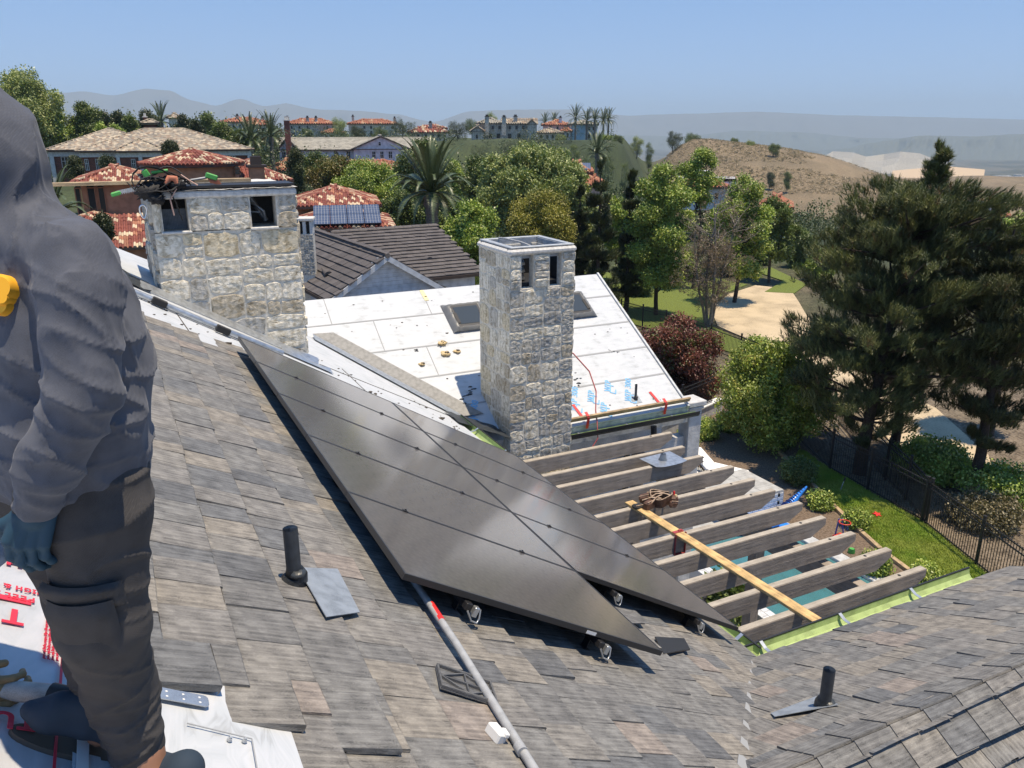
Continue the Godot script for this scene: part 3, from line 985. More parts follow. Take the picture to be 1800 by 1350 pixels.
	eA = (eA - NA * eA.dot(NA)).normalized()
	var L := 2.9
	var up3 := Vector3(0, 1, 0)
	var strip := func(m: MB, a: Vector3, b: Vector3, a2: Vector3, b2: Vector3):
		m.hexa([a - up3 * 0.006, b - up3 * 0.006, b2 - up3 * 0.006, a2 - up3 * 0.006, a, b, b2, a2])
	var r0 := p0 + up3 * 0.07
	var r1 := p0 + vd * L + up3 * 0.07
	strip.call(vf, r0, r0 + eB * 0.36 - up3 * 0.05, r1, r1 + eB * 0.36 - up3 * 0.05)
	strip.call(vf2, r0 + eA * 0.30 - up3 * 0.04, r0, r1 + eA * 0.30 - up3 * 0.04, r1)
	put("valley_flashing", vf, M.valley_metal, h)
	put("valley_flashing", vf2, M.lead, h)
	# underlayment at our feet: printed sheet, white sheet, a lapped strip
	foot_sheets(h)
	# chimney base flashing on A and its rail
	var cf := MB.new()
	cf.g = UA
	cf.hexa([pA(0.24, -10.22, 0.004), pA(2.26, -10.30, 0.004), pA(2.26, -10.42, 0.004), pA(0.24, -10.42, 0.004), pA(0.24, -10.22, 0.012), pA(2.26, -10.30, 0.012), pA(2.26, -10.42, 0.07), pA(0.24, -10.42, 0.07)])
	put("base_flashing", cf, M.galv, h)
	var bent := MB.new()
	bent.sheet(10, 4, func(u: float, v: float) -> Vector3: return pA(1.75 + u * 0.62, -9.98 - v * 0.22, 0.02 + 0.03 * sin(u * 5.0 + v) * v + 0.03 * v), 0.002)
	put("bent_flashing", bent, M.galv, h)
	var dk := MB.new()
	dk.sheet(10, 6, func(u: float, v: float) -> Vector3: return pA(-0.25 + u * 0.60, -10.15 - v * 0.5, 0.03 + 0.05 * nz(u * 3, v * 3, 1) + 0.03 * v), 0.003)
	put("torn_roof_paper", dk, M.boot, h)
	var bw := MB.new()
	bw.sheet(8, 8, func(u: float, v: float) -> Vector3: return pA(4.3 + u * 0.85, -10.45 - v * 0.6, 0.03 + 0.03 * nz(u * 4, v * 4, 3)) + Vector3(0, 0.12 * u, 0), 0.003)
	put("torn_roof_paper", bw, M.boot, h)

func keep_a(x: float, z: float) -> bool:
	if z < -8.62 + 0.10 * sin(x * 9.0) - (0.22 if x > 0.95 else 0.0): return false
	if yA(x - 0.30) < yC(z) - 0.04 and z < -2.2: return false
	if z > -2.2 and x > 2.45 + (z + 2.28) * 0.6: return false
	if x < -0.02 and z < -3.9: return x > -0.6 or z > -7.0
	# the bare corner with underlayment at our feet
	if z > -2.36 and x < 0.30: return false
	if x < 0.0 and z > -3.9: return x > -0.12 - 0.0 * z and z < -2.36
	return true

func gutter(h: Node, a: Vector3, b: Vector3, outw: Vector3):
	var dirx := (b - a).normalized()
	var up := Vector3.UP
	var prof := [Vector2(0.0, 0.025), Vector2(0.0, -0.02), Vector2(0.02, -0.035), Vector2(0.085, -0.035), Vector2(0.115, 0.0), Vector2(0.125, 0.06)]
	var m := MB.new()
	var o := MB.new()
	for i in prof.size() - 1:
		var p: Vector2 = prof[i]; var q: Vector2 = prof[i + 1]
		var P := [a + outw * p.x + up * p.y, b + outw * p.x + up * p.y, b + outw * q.x + up * q.y, a + outw * q.x + up * q.y]
		var mid := (a + b) * 0.5 + outw * 0.06 + up * 0.06
		if (P[1] - P[0]).cross(P[2] - P[0]).dot(mid - P[0]) < 0.0: P.reverse()
		m.quad(P[0], P[1], P[2], P[3])
		var nn: Vector3 = (P[1] - P[0]).cross(P[2] - P[0]).normalized() * -0.004
		o.quad(P[3] + nn, P[2] + nn, P[1] + nn, P[0] + nn)
	var g := put("gutter", m, M.lime, h)
	o.beam(a + outw * 0.13 + up * 0.062, b + outw * 0.13 + up * 0.062, 0.016, 0.012)
	put("gutter_front", o, M.black_metal, g)
	var l := (b - a).length()
	var k := 0.22
	while k < l:
		var c := MB.new()
		var p := a + dirx * k
		c.beam(p + up * 0.03, p + outw * 0.06 + up * 0.035, 0.035, 0.004)
		c.beam(p + outw * 0.06 + up * 0.035, p + outw * 0.122 + up * 0.068, 0.035, 0.004)
		put("gutter_hanger", c, M.galv, g)
		k += 0.95

func lettering(parent: Node, text: String, at: Vector3, b: Basis, size: float, m: Material, bold := true) -> MeshInstance3D:
	var t := TextMesh.new()
	t.text = text
	var f := SystemFont.new()
	f.font_names = PackedStringArray(["Droid Sans"])
	f.font_weight = 700 if bold else 400
	t.font = f
	t.font_size = 64
	t.pixel_size = size / 64.0
	t.depth = 0.002
	t.curve_step = 4.0
	t.horizontal_alignment = HORIZONTAL_ALIGNMENT_LEFT
	var o := put("lettering", t, m, parent)
	o.transform = Transform3D(b, at)
	return o

func foot_sheets(h: Node):
	var a := MB.new()
	a.g = Vector3(0, 0, 1)
	a.sheet(24, 24, func(u: float, v: float) -> Vector3: return pA(lerpf(-2.4, -0.22, u), lerpf(0.6, -3.9, v), 0.012 + 0.006 * nz(u * 6, v * 6, 2) + 0.004 * sin(v * 23.0 + u * 4)), 0.001)
	var s := put("printed_underlayment", a, M.paper_grey, h)
	# red print: it reads from the ridge, so its lines run along z
	var inv := Basis(-UA, Vector3(0, 0, 1), NA)
	var bx := Basis(Vector3(0, 0, 1), UA, NA)
	for q in [[-0.345, -2.67, "HIGH & LOW TEMP", 0.034], [-0.365, -2.615, "PEEL AND STICK", 0.040], [-0.385, -2.50, "TU", 0.115], [-0.365, -2.84, "TU", 0.085], [-0.335, -2.02, "TU", 0.085], [-0.40, -1.90, "PEEL AND STICK", 0.05]]:
		lettering(s, q[2], pA(q[0], q[1], 0.024), inv, q[3], M.red_print)
	var bars := MB.new()
	bars.beam(pA(-0.375, -2.60, 0.022), pA(-0.80, -2.60, 0.022), 0.026, 0.002, 0.0, NA)
	bars.beam(pA(-0.355, -2.83, 0.022), pA(-0.45, -2.83, 0.022), 0.014, 0.002, 0.0, NA)
	bars.beam(pA(-0.287, -2.76, 0.022), pA(-0.300, -1.3, 0.022), 0.007, 0.002, 0.0, NA)
	bars.beam(pA(-0.44, -2.14, 0.022), pA(-0.62, -2.30, 0.022), 0.012, 0.002, 0.0, NA)
	bars.beam(pA(-0.46, -2.10, 0.022), pA(-0.64, -2.26, 0.022), 0.006, 0.002, 0.0, NA)
	put("printed_bar", bars, M.red_print, s)
	for k in 4:
		lettering(s, "apply to a clean dry deck and nail the selvage edge before laying the roof", pA(-0.302 - 0.010 * k, -2.70, 0.022), bx, 0.011, M.red_print)
	var b := MB.new()
	b.g = Vector3(0, 0, 1)
	b.sheet(16, 16, func(u: float, v: float) -> Vector3: return pA(lerpf(-0.26, 0.285 + 0.012 * sin(v * 9), u), lerpf(0.4, -2.33 - 0.03 * u, v), 0.020 + 0.005 * nz(u * 4, v * 5, 7)), 0.001)
	var s2 := put("white_underlayment", b, M.paper, h)
	var st := MB.new()
	st.beam(pA(-0.235, -3.4, 0.026), pA(-0.25, 0.3, 0.026), 0.028, 0.003, 0.0, NA)
	put("lap_strip", st, M.white_plastic, s2)
	var sl := MB.new()
	sl.beam(pA(0.0, -2.11, 0.030), pA(0.165, -2.085, 0.030), 0.004, 0.002, 0.0, NA)
	sl.beam(pA(0.165, -2.085, 0.030), pA(0.150, -1.8, 0.030), 0.004, 0.002, 0.0, NA)
	sl.beam(pA(-0.20, -2.02, 0.029), pA(-0.08, -2.10, 0.029), 0.005, 0.002, 0.0, NA)
	put("underlayment_seam", sl, M.seam, s2)
	for q in [[0.105, -2.07], [0.145, -2.075]]:
		var nm := MB.new()
		nm.tube([pA(q[0], q[1], 0.024), pA(q[0], q[1], 0.031)], [0.008, 0.007], 12)
		nm.tube([pA(q[0], q[1], 0.032), pA(q[0], q[1], 0.036)], 0.004, 8)
		put("nail_washer", nm, M.galv_dull, s2)

# ---------------------------------------------------------------- stone chimneys
func split_rects(x0: float, y0: float, x1: float, y1: float, t: float, out: Array):
	var w := x1 - x0
	var h := y1 - y0
	var big := maxf(w / (t * 1.12), h / (t * 0.92))
	if big < 1.0 or (big < 1.45 and rng.randf() < 0.55):
		out.append([x0, y0, x1, y1])
		return
	var k := rf(0.36, 0.64)
	if w / 1.12 > h / 0.92:
		var m := x0 + w * k
		split_rects(x0, y0, m, y1, t, out); split_rects(m, y0, x1, y1, t, out)
	else:
		var m := y0 + h * k
		split_rects(x0, y0, x1, m, t, out); split_rects(x0, m, x1, y1, t, out)

func stone(parent: Node, o: Vector3, ux: Vector3, uy: Vector3, r: Array, proud: float, pal: Array, gap := 0.0035):
	var nn := ux.cross(uy)
	var cx: float = (r[0] + r[2]) * 0.5
	var cy: float = (r[1] + r[3]) * 0.5
	var hw: float = (r[2] - r[0]) * 0.5 - gap
	var hh: float = (r[3] - r[1]) * 0.5 - gap
	if hw < 0.012 or hh < 0.012: return
	var n := 14
	var c := o + ux * cx + uy * cy
	var ph := rf(0, 100)
	var rings := []
	var p := rf(4.0, 10.0)
	var tiltx := rf(-0.14, 0.14)
	var tilty := rf(-0.14, 0.14)
	var levels := [[1.0, -0.012], [0.985, proud * 0.4], [0.91, proud * 0.9], [0.66, proud], [0.33, proud]]
	var skew := rf(-0.10, 0.10)
	for lv in levels:
		var ring := []
		for i in n:
			var a := TAU * (i + 0.5) / n
			var ca := cos(a); var sa := sin(a)
			var q := pow(pow(absf(ca), p) + pow(absf(sa), p), -1.0 / p)
			q *= 1.0 - 0.09 * absf(nz(ca * 1.4 + ph, sa * 1.4, ph)) * 1.6
			var x: float = ca * q * lv[0]; var y: float = sa * q * lv[0]
			x *= 1.0 + skew * y
			var d: float = lv[1]
			if lv[1] > 0.0: d += (x * tiltx + y * tilty) * proud * 1.6 + nz(x * 1.3 + ph, y * 1.3, 0.0) * 0.010
			ring.append(c + ux * x * hw + uy * y * hh + nn * d)
		rings.append(ring)
	var top := c + nn * (proud + nz(ph, 0, 0) * proud * 0.8)
	var m := MB.new()
	m.g = ux
	m.off = Vector2(rf(0, 3), rf(0, 3))
	for l in rings.size() - 1:
		for i in n:
			var j := (i + 1) % n
			m.quad(rings[l][i], rings[l][j], rings[l + 1][j], rings[l + 1][i])
	for i in n: m.tri(rings[4][i], rings[4][(i + 1) % n], top)
	put("stone", m, M["stone%d" % pal[rng.randi() % pal.size()]], parent)

func stones_in(parent: Node, o: Vector3, ux: Vector3, uy: Vector3, rects: Array, t: float, proud: float, pal: Array):
	for q in rects:
		var out := []
		split_rects(q[0], q[1], q[2], q[3], t, out)
		for r in out: stone(parent, o, ux, uy, r, proud * rf(0.7, 1.25), pal)

func build_chimneys():
	var X := Vector3(1, 0, 0)
	var Y := Vector3(0, 1, 0)
	var Zm := Vector3(0, 0, -1)
	# the wide one up the slope
	var c := thing("stone_chimney", "wide pale fieldstone chimney with two screened openings, beside the man's back", "chimney", Vector3(0.50, 0, -10.42))
	c.scale = Vector3(1.088, 1, 1)
	var m := MB.new()
	var dz := -1.75
	m.box(Vector3(0.76, 9.84, dz * 0.5), Vector3(1.52, 1.94, -dz))
	for q in [[0.0, 0.095], [0.355, 1.02], [1.30, 1.52]]:
		m.box(Vector3((q[0] + q[1]) * 0.5, 11.0, -0.11), Vector3(q[1] - q[0], 0.40, 0.22))
		m.box(Vector3((q[0] + q[1]) * 0.5, 11.0, dz + 0.11), Vector3(q[1] - q[0], 0.40, 0.22))
	m.box(Vector3(0.047, 11.0, dz * 0.5), Vector3(0.095, 0.399, -dz - 0.44))
	m.box(Vector3(1.46, 11.0, dz * 0.5), Vector3(0.12, 0.399, -dz - 0.44))
	put("mortar_core", m, M.mortar, c)
	var cap := MB.new()
	cap.g = X
	cap.sheet(30, 8, func(u: float, v: float) -> Vector3: return Vector3(-0.03 + u * 1.58, 11.285 + 0.012 * nz(u * 9, v * 5, 1), 0.045 - v * 1.84))
	for s in [[Vector3(0.76, 11.23, 0.0), Vector3(1.56, 0.085, 0.07)], [Vector3(0.76, 11.23, dz), Vector3(1.56, 0.085, 0.07)], [Vector3(-0.0, 11.23, dz * 0.5), Vector3(0.06, 0.084, 1.68)], [Vector3(1.52, 11.23, dz * 0.5), Vector3(0.06, 0.084, 1.68)]]:
		cap.cbox(s[0], s[1], 0.02)
	put("cap", cap, M.cap_mortar, c)
	var rim := MB.new()
	rim.box(Vector3(0.80, 11.315, -0.28), Vector3(1.46, 0.03, 0.5))
	put("cap_flashing", rim, M.black_metal, c)
	var pal := [0, 4, 2, 0, 4, 4, 0, 1, 6, 4, 3, 0]
	stones_in(c, Vector3(0, 0, 0), X, Y, [[0.0, 10.80, 0.085, 11.19], [0.37, 11.0, 0.70, 11.20], [0.37, 10.80, 0.55, 11.0], [0.55, 10.80, 0.72, 11.02], [0.70, 11.02, 1.01, 11.20], [0.72, 10.79, 1.01, 11.02], [1.32, 11.0, 1.53, 11.22], [1.31, 10.79, 1.53, 11.0]], 0.36, 0.018, pal)
	stones_in(c, Vector3(0, 0, 0), X, Y, [[-0.01, 8.95, 1.53, 10.785]], 0.29, 0.013, pal)
	stones_in(c, Vector3(0, 0, dz), Zm * -1.0 * 0 + Vector3(0, 0, 1), Y, [[0.0, 9.3, -dz, 11.19]], 0.30, 0.04, [5, 1, 3, 0, 5])
	stones_in(c, Vector3(1.52, 0, 0), Zm, Y, [[0.0, 8.9, -dz, 11.19]], 0.30, 0.035, pal)
	# openings: mortar reveals, a black plate painting the shade inside, wire mesh, a metal sheet and flue pieces
	var dark := MB.new()
	dark.box(Vector3(0.76, 10.99, -0.55), Vector3(1.30, 0.40, 0.05))
	put("flue_shade", dark, M.black, c)
	var shv := MB.new()
	shv.box(Vector3(0.235, 10.93, -0.30), Vector3(0.25, 0.24, 0.006))
	put("damper_sheet", shv, M.lead, c)
	var fl := MB.new()
	fl.tube([Vector3(1.05, 11.1, -0.36), Vector3(1.12, 11.06, -0.30), Vector3(1.20, 10.98, -0.27), Vector3(1.22, 10.88, -0.3)], 0.018, 8)
	fl.tube([Vector3(1.05, 10.98, -0.3), Vector3(1.16, 10.97, -0.27)], 0.012, 8)
	fl.tube([Vector3(1.08, 11.15, -0.4), Vector3(1.24, 10.85, -0.4)], 0.03, 8)
	put("flue_fittings", fl, M.galv, c)
	for x0: float in [0.100, 1.03]:
		var w := MB.new()
		var wd := 0.25
		for i in 17: w.beam(Vector3(x0 + wd * i / 16.0, 10.81, -0.16), Vector3(x0 + wd * i / 16.0, 11.185, -0.16), 0.0014, 0.0014)
		for i in 24: w.beam(Vector3(x0, 10.815 + 0.37 * i / 23.0, -0.16), Vector3(x0 + wd, 10.815 + 0.37 * i / 23.0, -0.16), 0.0014, 0.0014)
		put("wire_mesh", w, M.black_metal, c)
		var sill := MB.new()
		sill.cbox(Vector3(x0 + wd * 0.5, 10.80, -0.03), Vector3(wd + 0.06, 0.03, 0.13), 0.008)
		put("sill", sill, M.cap_mortar, c)
	# the tall one by the eave
	c = thing("stone_chimney", "tall slim grey stone chimney with open metal-rimmed top, standing by the pergola", "chimney", Vector3(5.20, 0, -10.54))
	m = MB.new()
	var W := 1.09
	dz = -1.10
	m.box(Vector3(W * 0.5, 4.85, dz * 0.5), Vector3(W, 9.7, -dz))
	for q in [[0.0, 0.19], [0.39, 0.665], [0.865, W]]:
		m.box(Vector3((q[0] + q[1]) * 0.5, 9.96, -0.07), Vector3(q[1] - q[0], 0.52, 0.14))
		m.box(Vector3((q[0] + q[1]) * 0.5, 9.96, dz + 0.07), Vector3(q[1] - q[0], 0.52, 0.14))
	m.box(Vector3(0.07, 9.96, dz * 0.5), Vector3(0.14, 0.519, -dz - 0.28))
	m.box(Vector3(W - 0.07, 9.96, dz * 0.5), Vector3(0.14, 0.519, -dz - 0.28))
	put("mortar_core", m, M.mortar, c)
	cap = MB.new()
	for s in [[Vector3(W * 0.5, 10.245, -0.02), Vector3(W + 0.05, 0.09, 0.12)], [Vector3(W * 0.5, 10.245, dz + 0.02), Vector3(W + 0.05, 0.09, 0.12)], [Vector3(0.03, 10.245, dz * 0.5), Vector3(0.12, 0.088, -dz - 0.16)], [Vector3(W - 0.03, 10.245, dz * 0.5), Vector3(0.12, 0.088, -dz - 0.16)]]:
		cap.cbox(s[0], s[1], 0.03)
	put("cap", cap, M.cap_mortar, c)
	rim = MB.new()
	for s in [[Vector3(W * 0.5, 10.31, -0.045), Vector3(W - 0.02, 0.022, 0.09)], [Vector3(W * 0.5, 10.31, dz + 0.045), Vector3(W - 0.02, 0.022, 0.09)], [Vector3(0.055, 10.31, dz * 0.5), Vector3(0.09, 0.021, -dz - 0.18)], [Vector3(W - 0.055, 10.31, dz * 0.5), Vector3(0.09, 0.021, -dz - 0.18)]]:
		rim.cbox(s[0], s[1], 0.004)
	for s in [[Vector3(W * 0.5, 10.22, -0.105), Vector3(W - 0.25, 0.17, 0.012)], [Vector3(W * 0.5, 10.22, dz + 0.105), Vector3(W - 0.25, 0.17, 0.012)], [Vector3(0.115, 10.22, dz * 0.5), Vector3(0.012, 0.17, -dz - 0.24)], [Vector3(W - 0.115, 10.22, dz * 0.5), Vector3(0.012, 0.17, -dz - 0.24)]]:
		rim.box(s[0], s[1])
	put("cap_frame", rim, M.galv_dull, c)
	dark = MB.new()
	dark.box(Vector3(W * 0.5, 9.73, dz * 0.5), Vector3(W - 0.3, 0.05, -dz - 0.3))
	dark.box(Vector3(W * 0.5, 9.95, dz + 0.17), Vector3(W - 0.3, 0.45, 0.02))
	for q in [[0.15, W * 0.0], [W - 0.15, 0.0]]: dark.box(Vector3(q[0], 9.93, dz * 0.5), Vector3(0.012, 0.40, -dz - 0.32))
	put("flue_shade", dark, M.black, c)  # black lining paints the shade inside the hollow top
	fl = MB.new()
	for k in 4: fl.tube([Vector3(0.30, 9.78 + k * 0.11, -0.42), Vector3(0.30, 9.86 + k * 0.11, -0.42)], [0.15, 0.12], 14)
	put("flue_louvre", fl, M.galv, c)
	var cd := MB.new()
	cd.tube([Vector3(0.30, 10.33, -1.0), Vector3(0.26, 10.36, -0.7), Vector3(0.33, 10.35, -0.3), Vector3(0.40, 10.31, -0.1), Vector3(0.41, 10.1, -0.09)], 0.014, 8)
	put("grey_cable", cd, M.conduit, c)
	var pal2 := [3, 1, 0, 3, 1, 6, 3, 5, 0]
	stones_in(c, Vector3(0, 0, 0), X, Y, [[0.0, 9.70, 0.18, 10.20], [0.40, 9.95, 0.655, 10.20], [0.40, 9.70, 0.655, 9.95], [0.88, 9.70, W, 10.21]], 0.25, 0.032, [4, 0, 3])
	stones_in(c, Vector3(0, 0, 0), X, Y, [[-0.01, 6.3, W + 0.01, 9.69]], 0.245, 0.011, pal2)
	stones_in(c, Vector3(0, 0, dz), Vector3(0, 0, 1), Y, [[0.0, 6.9, -dz, 10.20]], 0.27, 0.009, [4, 0, 6, 3, 0, 2])
	stones_in(c, Vector3(W, 0, 0), Zm, Y, [[0.0, 7.0, -dz, 10.20]], 0.26, 0.03, pal2)

# ---------------------------------------------------------------- solar panels on rails
func build_panels():
	var Lp := 1.88
	var Wp := 1.045
	var bA := Basis(UA, NA, Vector3(0, 0, 1))
	var proto: Node3D = null
	var names := ["farthest", "second farthest", "middle", "second nearest", "nearest"]
	for col in 2:
		for row in 5:
			if col == 1 and row == 4: continue
			var x0 := 0.985 + col * (Lp + 0.012) * UA.x
			var z := -8.57 + row * Wp + Wp * 0.5
			var lab := ""
			if col == 0: lab = ["black solar panel of upper column touching the wide chimney's base flashing", "black solar panel of upper column, second down from the wide chimney", "black solar panel at the middle of the upper column of five", "black solar panel of upper column, next to the lowest overhanging one", "black solar panel jutting out alone nearest the grey conduit, label on its edge"][row]
			else: lab = ["black solar panel of lower column at the far eave corner by the slim chimney", "black solar panel of lower column, second from the slim chimney", "black solar panel of lower column, second from the dark slate piece", "black solar panel of lower column, sharp corner pointing at the plank's end"][row]
			var o: Node3D
			if proto == null:
				o = thing("solar_panel", lab, "solar panel", Vector3.ZERO, 0.0, "black solar panels on the main roof slope")
				proto = o
				var g := MB.new()
				g.g = Vector3(1, 0, 0)
				g.box(Vector3(Lp * 0.5, -0.004, 0), Vector3(Lp - 0.016, 0.006, Wp - 0.020))
				put("glass", g, M.panel_glass, o)
				var f := MB.new()
				for s: float in [-1.0, 1.0]:
					f.cbox(Vector3(Lp * 0.5, -0.0155, s * (Wp * 0.5 - 0.0075)), Vector3(Lp - 0.001, 0.035, 0.011), 0.0018)
					f.cbox(Vector3(Lp * 0.5 + s * (Lp * 0.5 - 0.006), -0.0155, 0), Vector3(0.011, 0.0352, Wp - 0.028), 0.0018)
				put("frame", f, M.frame_black, o)
				var bk := MB.new()
				bk.box(Vector3(Lp * 0.5, -0.012, 0), Vector3(Lp - 0.03, 0.004, Wp - 0.035))
				put("back_sheet", bk, M.black, o)
			else:
				o = dup(proto, Vector3.ZERO, 0.0, lab)
			o.transform = Transform3D(bA * Basis(Vector3(1, 0, 0), rf(-0.0015, 0.0015)), pA(x0, z, 0.18))
			if col == 0 and row == 4:
				var lb := MB.new()
				lb.box(Vector3(1.28, -0.017, Wp * 0.5 + 0.0005), Vector3(0.075, 0.02, 0.001))
				put("edge_label", lb, M.white_plastic, o)
	# rails under them: rail, clamps over each seam, feet down to the deck, an open galvanised end hook
	var labs := ["upper panel rail nearest the ridge, hook showing beside the grey conduit", "upper panel rail ending in a hook by the panel's edge label", "lower panel rail with hook under the step between the two columns", "lower panel rail with hook close to the green eave gutter"]
	for k in 4:
		var col := k / 2
		var s := 0.985 / UA.x + col * (Lp + 0.012) + Lp * (0.22 if k % 2 == 0 else 0.73)
		var zn := -3.345 if col == 0 else -4.39
		var o := thing("mounting_rail", labs[k], "rail", Vector3.ZERO, 0.0, "mounting rails under the panels")
		o.transform = Transform3D(bA, Vector3(0, yA(0), 0) + UA * s)
		var r := MB.new()
		r.g = Vector3(0, 0, 1)
		r.cbox(Vector3(0, 0.118, (zn - 8.62) * 0.5 + 0.02), Vector3(0.04, 0.04, absf(-8.62 - zn) + 0.02), 0.004)
		put("rail", r, M.black_metal, o)
		var n := 5 if col == 0 else 4
		for i in n - 1:
			var zz := -8.57 + (i + 1) * Wp
			var c := MB.new()
			c.cbox(Vector3(0, 0.186, zz), Vector3(0.036, 0.006, 0.028), 0.002)
			c.tube([Vector3(0, 0.188, zz), Vector3(0, 0.196, zz)], 0.007, 6)
			put("clamp", c, M.frame_black, o)
		for i in 6:
			var zz := zn - 0.12 - i * 0.98
			if zz < -8.6: continue
			var f := MB.new()
			f.box(Vector3(0.02, 0.055, zz), Vector3(0.006, 0.12, 0.05))
			f.box(Vector3(0.045, 0.022, zz), Vector3(0.07, 0.006, 0.06))
			put("foot", f, M.black_metal, o)
		var hk := MB.new()
		hk.cbox(Vector3(0.055, 0.10, zn + 0.015), Vector3(0.030, 0.055, 0.035), 0.004)
		hk.tube([Vector3(0.0, 0.10, zn + 0.03), Vector3(0.045, 0.055, zn + 0.035), Vector3(0.085, 0.05, zn + 0.035), Vector3(0.09, 0.075, zn + 0.03), Vector3(0.078, 0.12, zn + 0.02)], 0.0055, 6)
		put("end_hook", hk, M.galv, o)
	# galvanised rail along the far edge, with two black end caps, leading to the wide chimney
	var e := thing("galvanised_rail", "galvanised rail with two black caps along the foot of the wide chimney", "rail")
	var t := MB.new()
	t.g = UA
	t.tube([pA(-0.5, -9.46, 0.045), pA(0.98, -9.52, 0.045)], 0.036, 10)
	t.tube([pA(1.02, -9.46, 0.05), pA(1.66, -9.60, 0.05)], 0.040, 10)
	put("rail", t, M.galv, e)
	for q in [[0.38, -9.44], [1.0, -9.42]]:
		var b := MB.new()
		b.cbox(pA(q[0], q[1], 0.055), Vector3(0.16, 0.075, 0.075), 0.008, bA)
		put("end_cap", b, M.black, e)

# ---------------------------------------------------------------- pergola
const BEAMS := [-10.28, -9.68, -9.24, -8.70, -8.20, -7.79, -7.31, -6.85, -6.36, -5.87, -5.38]
const BY := 7.05
func build_pergola():
	var p := thing("pergola", "weathered timber pergola of parallel beams over the patio and pool edge", "pergola")
	for i in BEAMS.size():
		var z: float = BEAMS[i]
		var xe := 8.06 + rf(-0.04, 0.04)
		if i == 0: xe = 8.12
		if i == 1 or i == 2: xe = 7.92
		var m := MB.new()
		m.g = Vector3(1, 0, 0)
		m.off = Vector2(rf(0, 4), rf(0, 4))
		var w := 0.088
		var c := 0.005
		# body with eased top arrises and a raking end cut
		var prof := PackedVector2Array([Vector2(4.15, BY - 0.235), Vector2(xe - 0.24, BY - 0.235), Vector2(xe, BY - 0.10), Vector2(xe, BY - c), Vector2(xe - c, BY), Vector2(4.15, BY)])
		m.prism(prof, Vector3(0, 0, z - w * 0.5 + c), Vector3(1, 0, 0), Vector3(0, 1, 0), w - 2 * c)
		for s: float in [-1.0, 1.0]:
			var zi := z + s * (w * 0.5 - c) + s * 0.0003
			var zo := z + s * w * 0.5
			var q := [Vector3(4.15, BY - 0.23, zo), Vector3(xe - 0.243, BY - 0.23, zo), Vector3(xe - c, BY - 0.10, zo), Vector3(xe - c, BY - c * 1.4, zo), Vector3(4.15, BY - c * 1.4, zo)]
			var qi := [Vector3(4.15, BY - 0.235, zi), Vector3(xe - 0.24, BY - 0.235, zi), Vector3(xe, BY - 0.10, zi), Vector3(xe, BY - c, zi), Vector3(4.15, BY, zi)]
			var f := PackedInt32Array([0, 1, 2, 0, 2, 3, 0, 3, 4])
			for t in range(0, 9, 3):
				if s > 0: m.tri(q[f[t]], q[f[t + 1]], q[f[t + 2]])
				else: m.tri(q[f[t + 2]], q[f[t + 1]], q[f[t]])
			for k in 5:
				var j := (k + 1) % 5
				if s > 0: m.quad(qi[k], qi[j], q[j], q[k])
				else: m.quad(q[k], q[j], qi[j], qi[k])
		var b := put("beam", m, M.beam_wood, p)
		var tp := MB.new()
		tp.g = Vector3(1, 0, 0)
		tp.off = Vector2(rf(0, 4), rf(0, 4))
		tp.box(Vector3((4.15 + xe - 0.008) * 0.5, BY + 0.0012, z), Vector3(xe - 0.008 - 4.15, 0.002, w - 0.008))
		put("pale_top", tp, M.beam_top, b)  # thin skin in a paler wood tone on the upper face
		var hole := MB.new()
		hole.tube([Vector3(xe - 0.42, BY + 0.002, z), Vector3(xe - 0.42, BY + 0.005, z)], [0.020, 0.019], 12)
		hole.tube([Vector3(xe - 0.43, BY + 0.002, z), Vector3(xe - 0.43, BY + 0.010, z)], 0.007, 6)
		put("bolt_hole", hole, M.black, b)
	for q in [[7.55, 6.765, 0.14, 0.29], [4.22, 6.765, 0.10, 0.25]]:
		var m := MB.new()
		m.beam(Vector3(q[0], q[1] - q[3] * 0.5, -10.5), Vector3(q[0], q[1] - q[3] * 0.5, -4.6), q[2], q[3], 0.006)
		put("girder", m, M.beam_wood, p)
	for z: float in [-10.4, -7.5, -4.8]:
		var m := MB.new()
		m.beam(Vector3(7.55, 0, z), Vector3(7.55, 6.47, z), 0.16, 0.16, 0.008)
		put("post", m, M.beam_wood, p)
	var pk := thing("plank", "fresh yellow pine plank laid across the pergola beams", "plank")
	var m := MB.new()
	m.off = Vector2(1.3, 0.4)
	m.beam(Vector3(5.93, BY + 0.022, -8.33), Vector3(6.10, BY + 0.022, -5.08), 0.135, 0.038, 0.004)
	put("board", m, M.pine, pk)
	var st := thing("ratchet_strap", "dark red strap wrapped round the plank and a pergola beam", "strap")
	m = MB.new()
	var c := Vector3(5.985, BY, -7.31)
	m.cbox(c + Vector3(0, 0.047, 0), Vector3(0.155, 0.008, 0.05), 0.002)
	for s: float in [-1.0, 1.0]: m.cbox(c + Vector3(s * 0.08, -0.10, 0.055), Vector3(0.008, 0.30, 0.035), 0.002)
	m.cbox(c + Vector3(0, -0.245, 0.03), Vector3(0.16, 0.008, 0.08), 0.002)
	m.cbox(c + Vector3(0.03, 0.058, 0.0), Vector3(0.06, 0.018, 0.03), 0.004)
	put("webbing", m, M.cord_red, st)
	# flashing with a stub pipe lying over two beams
	var fl := thing("pipe_flashing", "loose galvanised roof flashing with a stub pipe, lying on the pergola beams", "flashing", Vector3(7.24, BY + 0.012, -9.35))
	m = MB.new()
	m.g = Vector3(1, 0, 0)
	m.sheet(12, 8, func(u: float, v: float) -> Vector3: return Vector3(lerpf(-0.28, 0.30, u), 0.03 * pow(absf(u - 0.5) * 2.0, 3.0) * (1.0 - v) + 0.02 * u * v, lerpf(0.24, -0.20, v)), 0.003)
	put("sheet", m, M.galv, fl)
	m = MB.new()
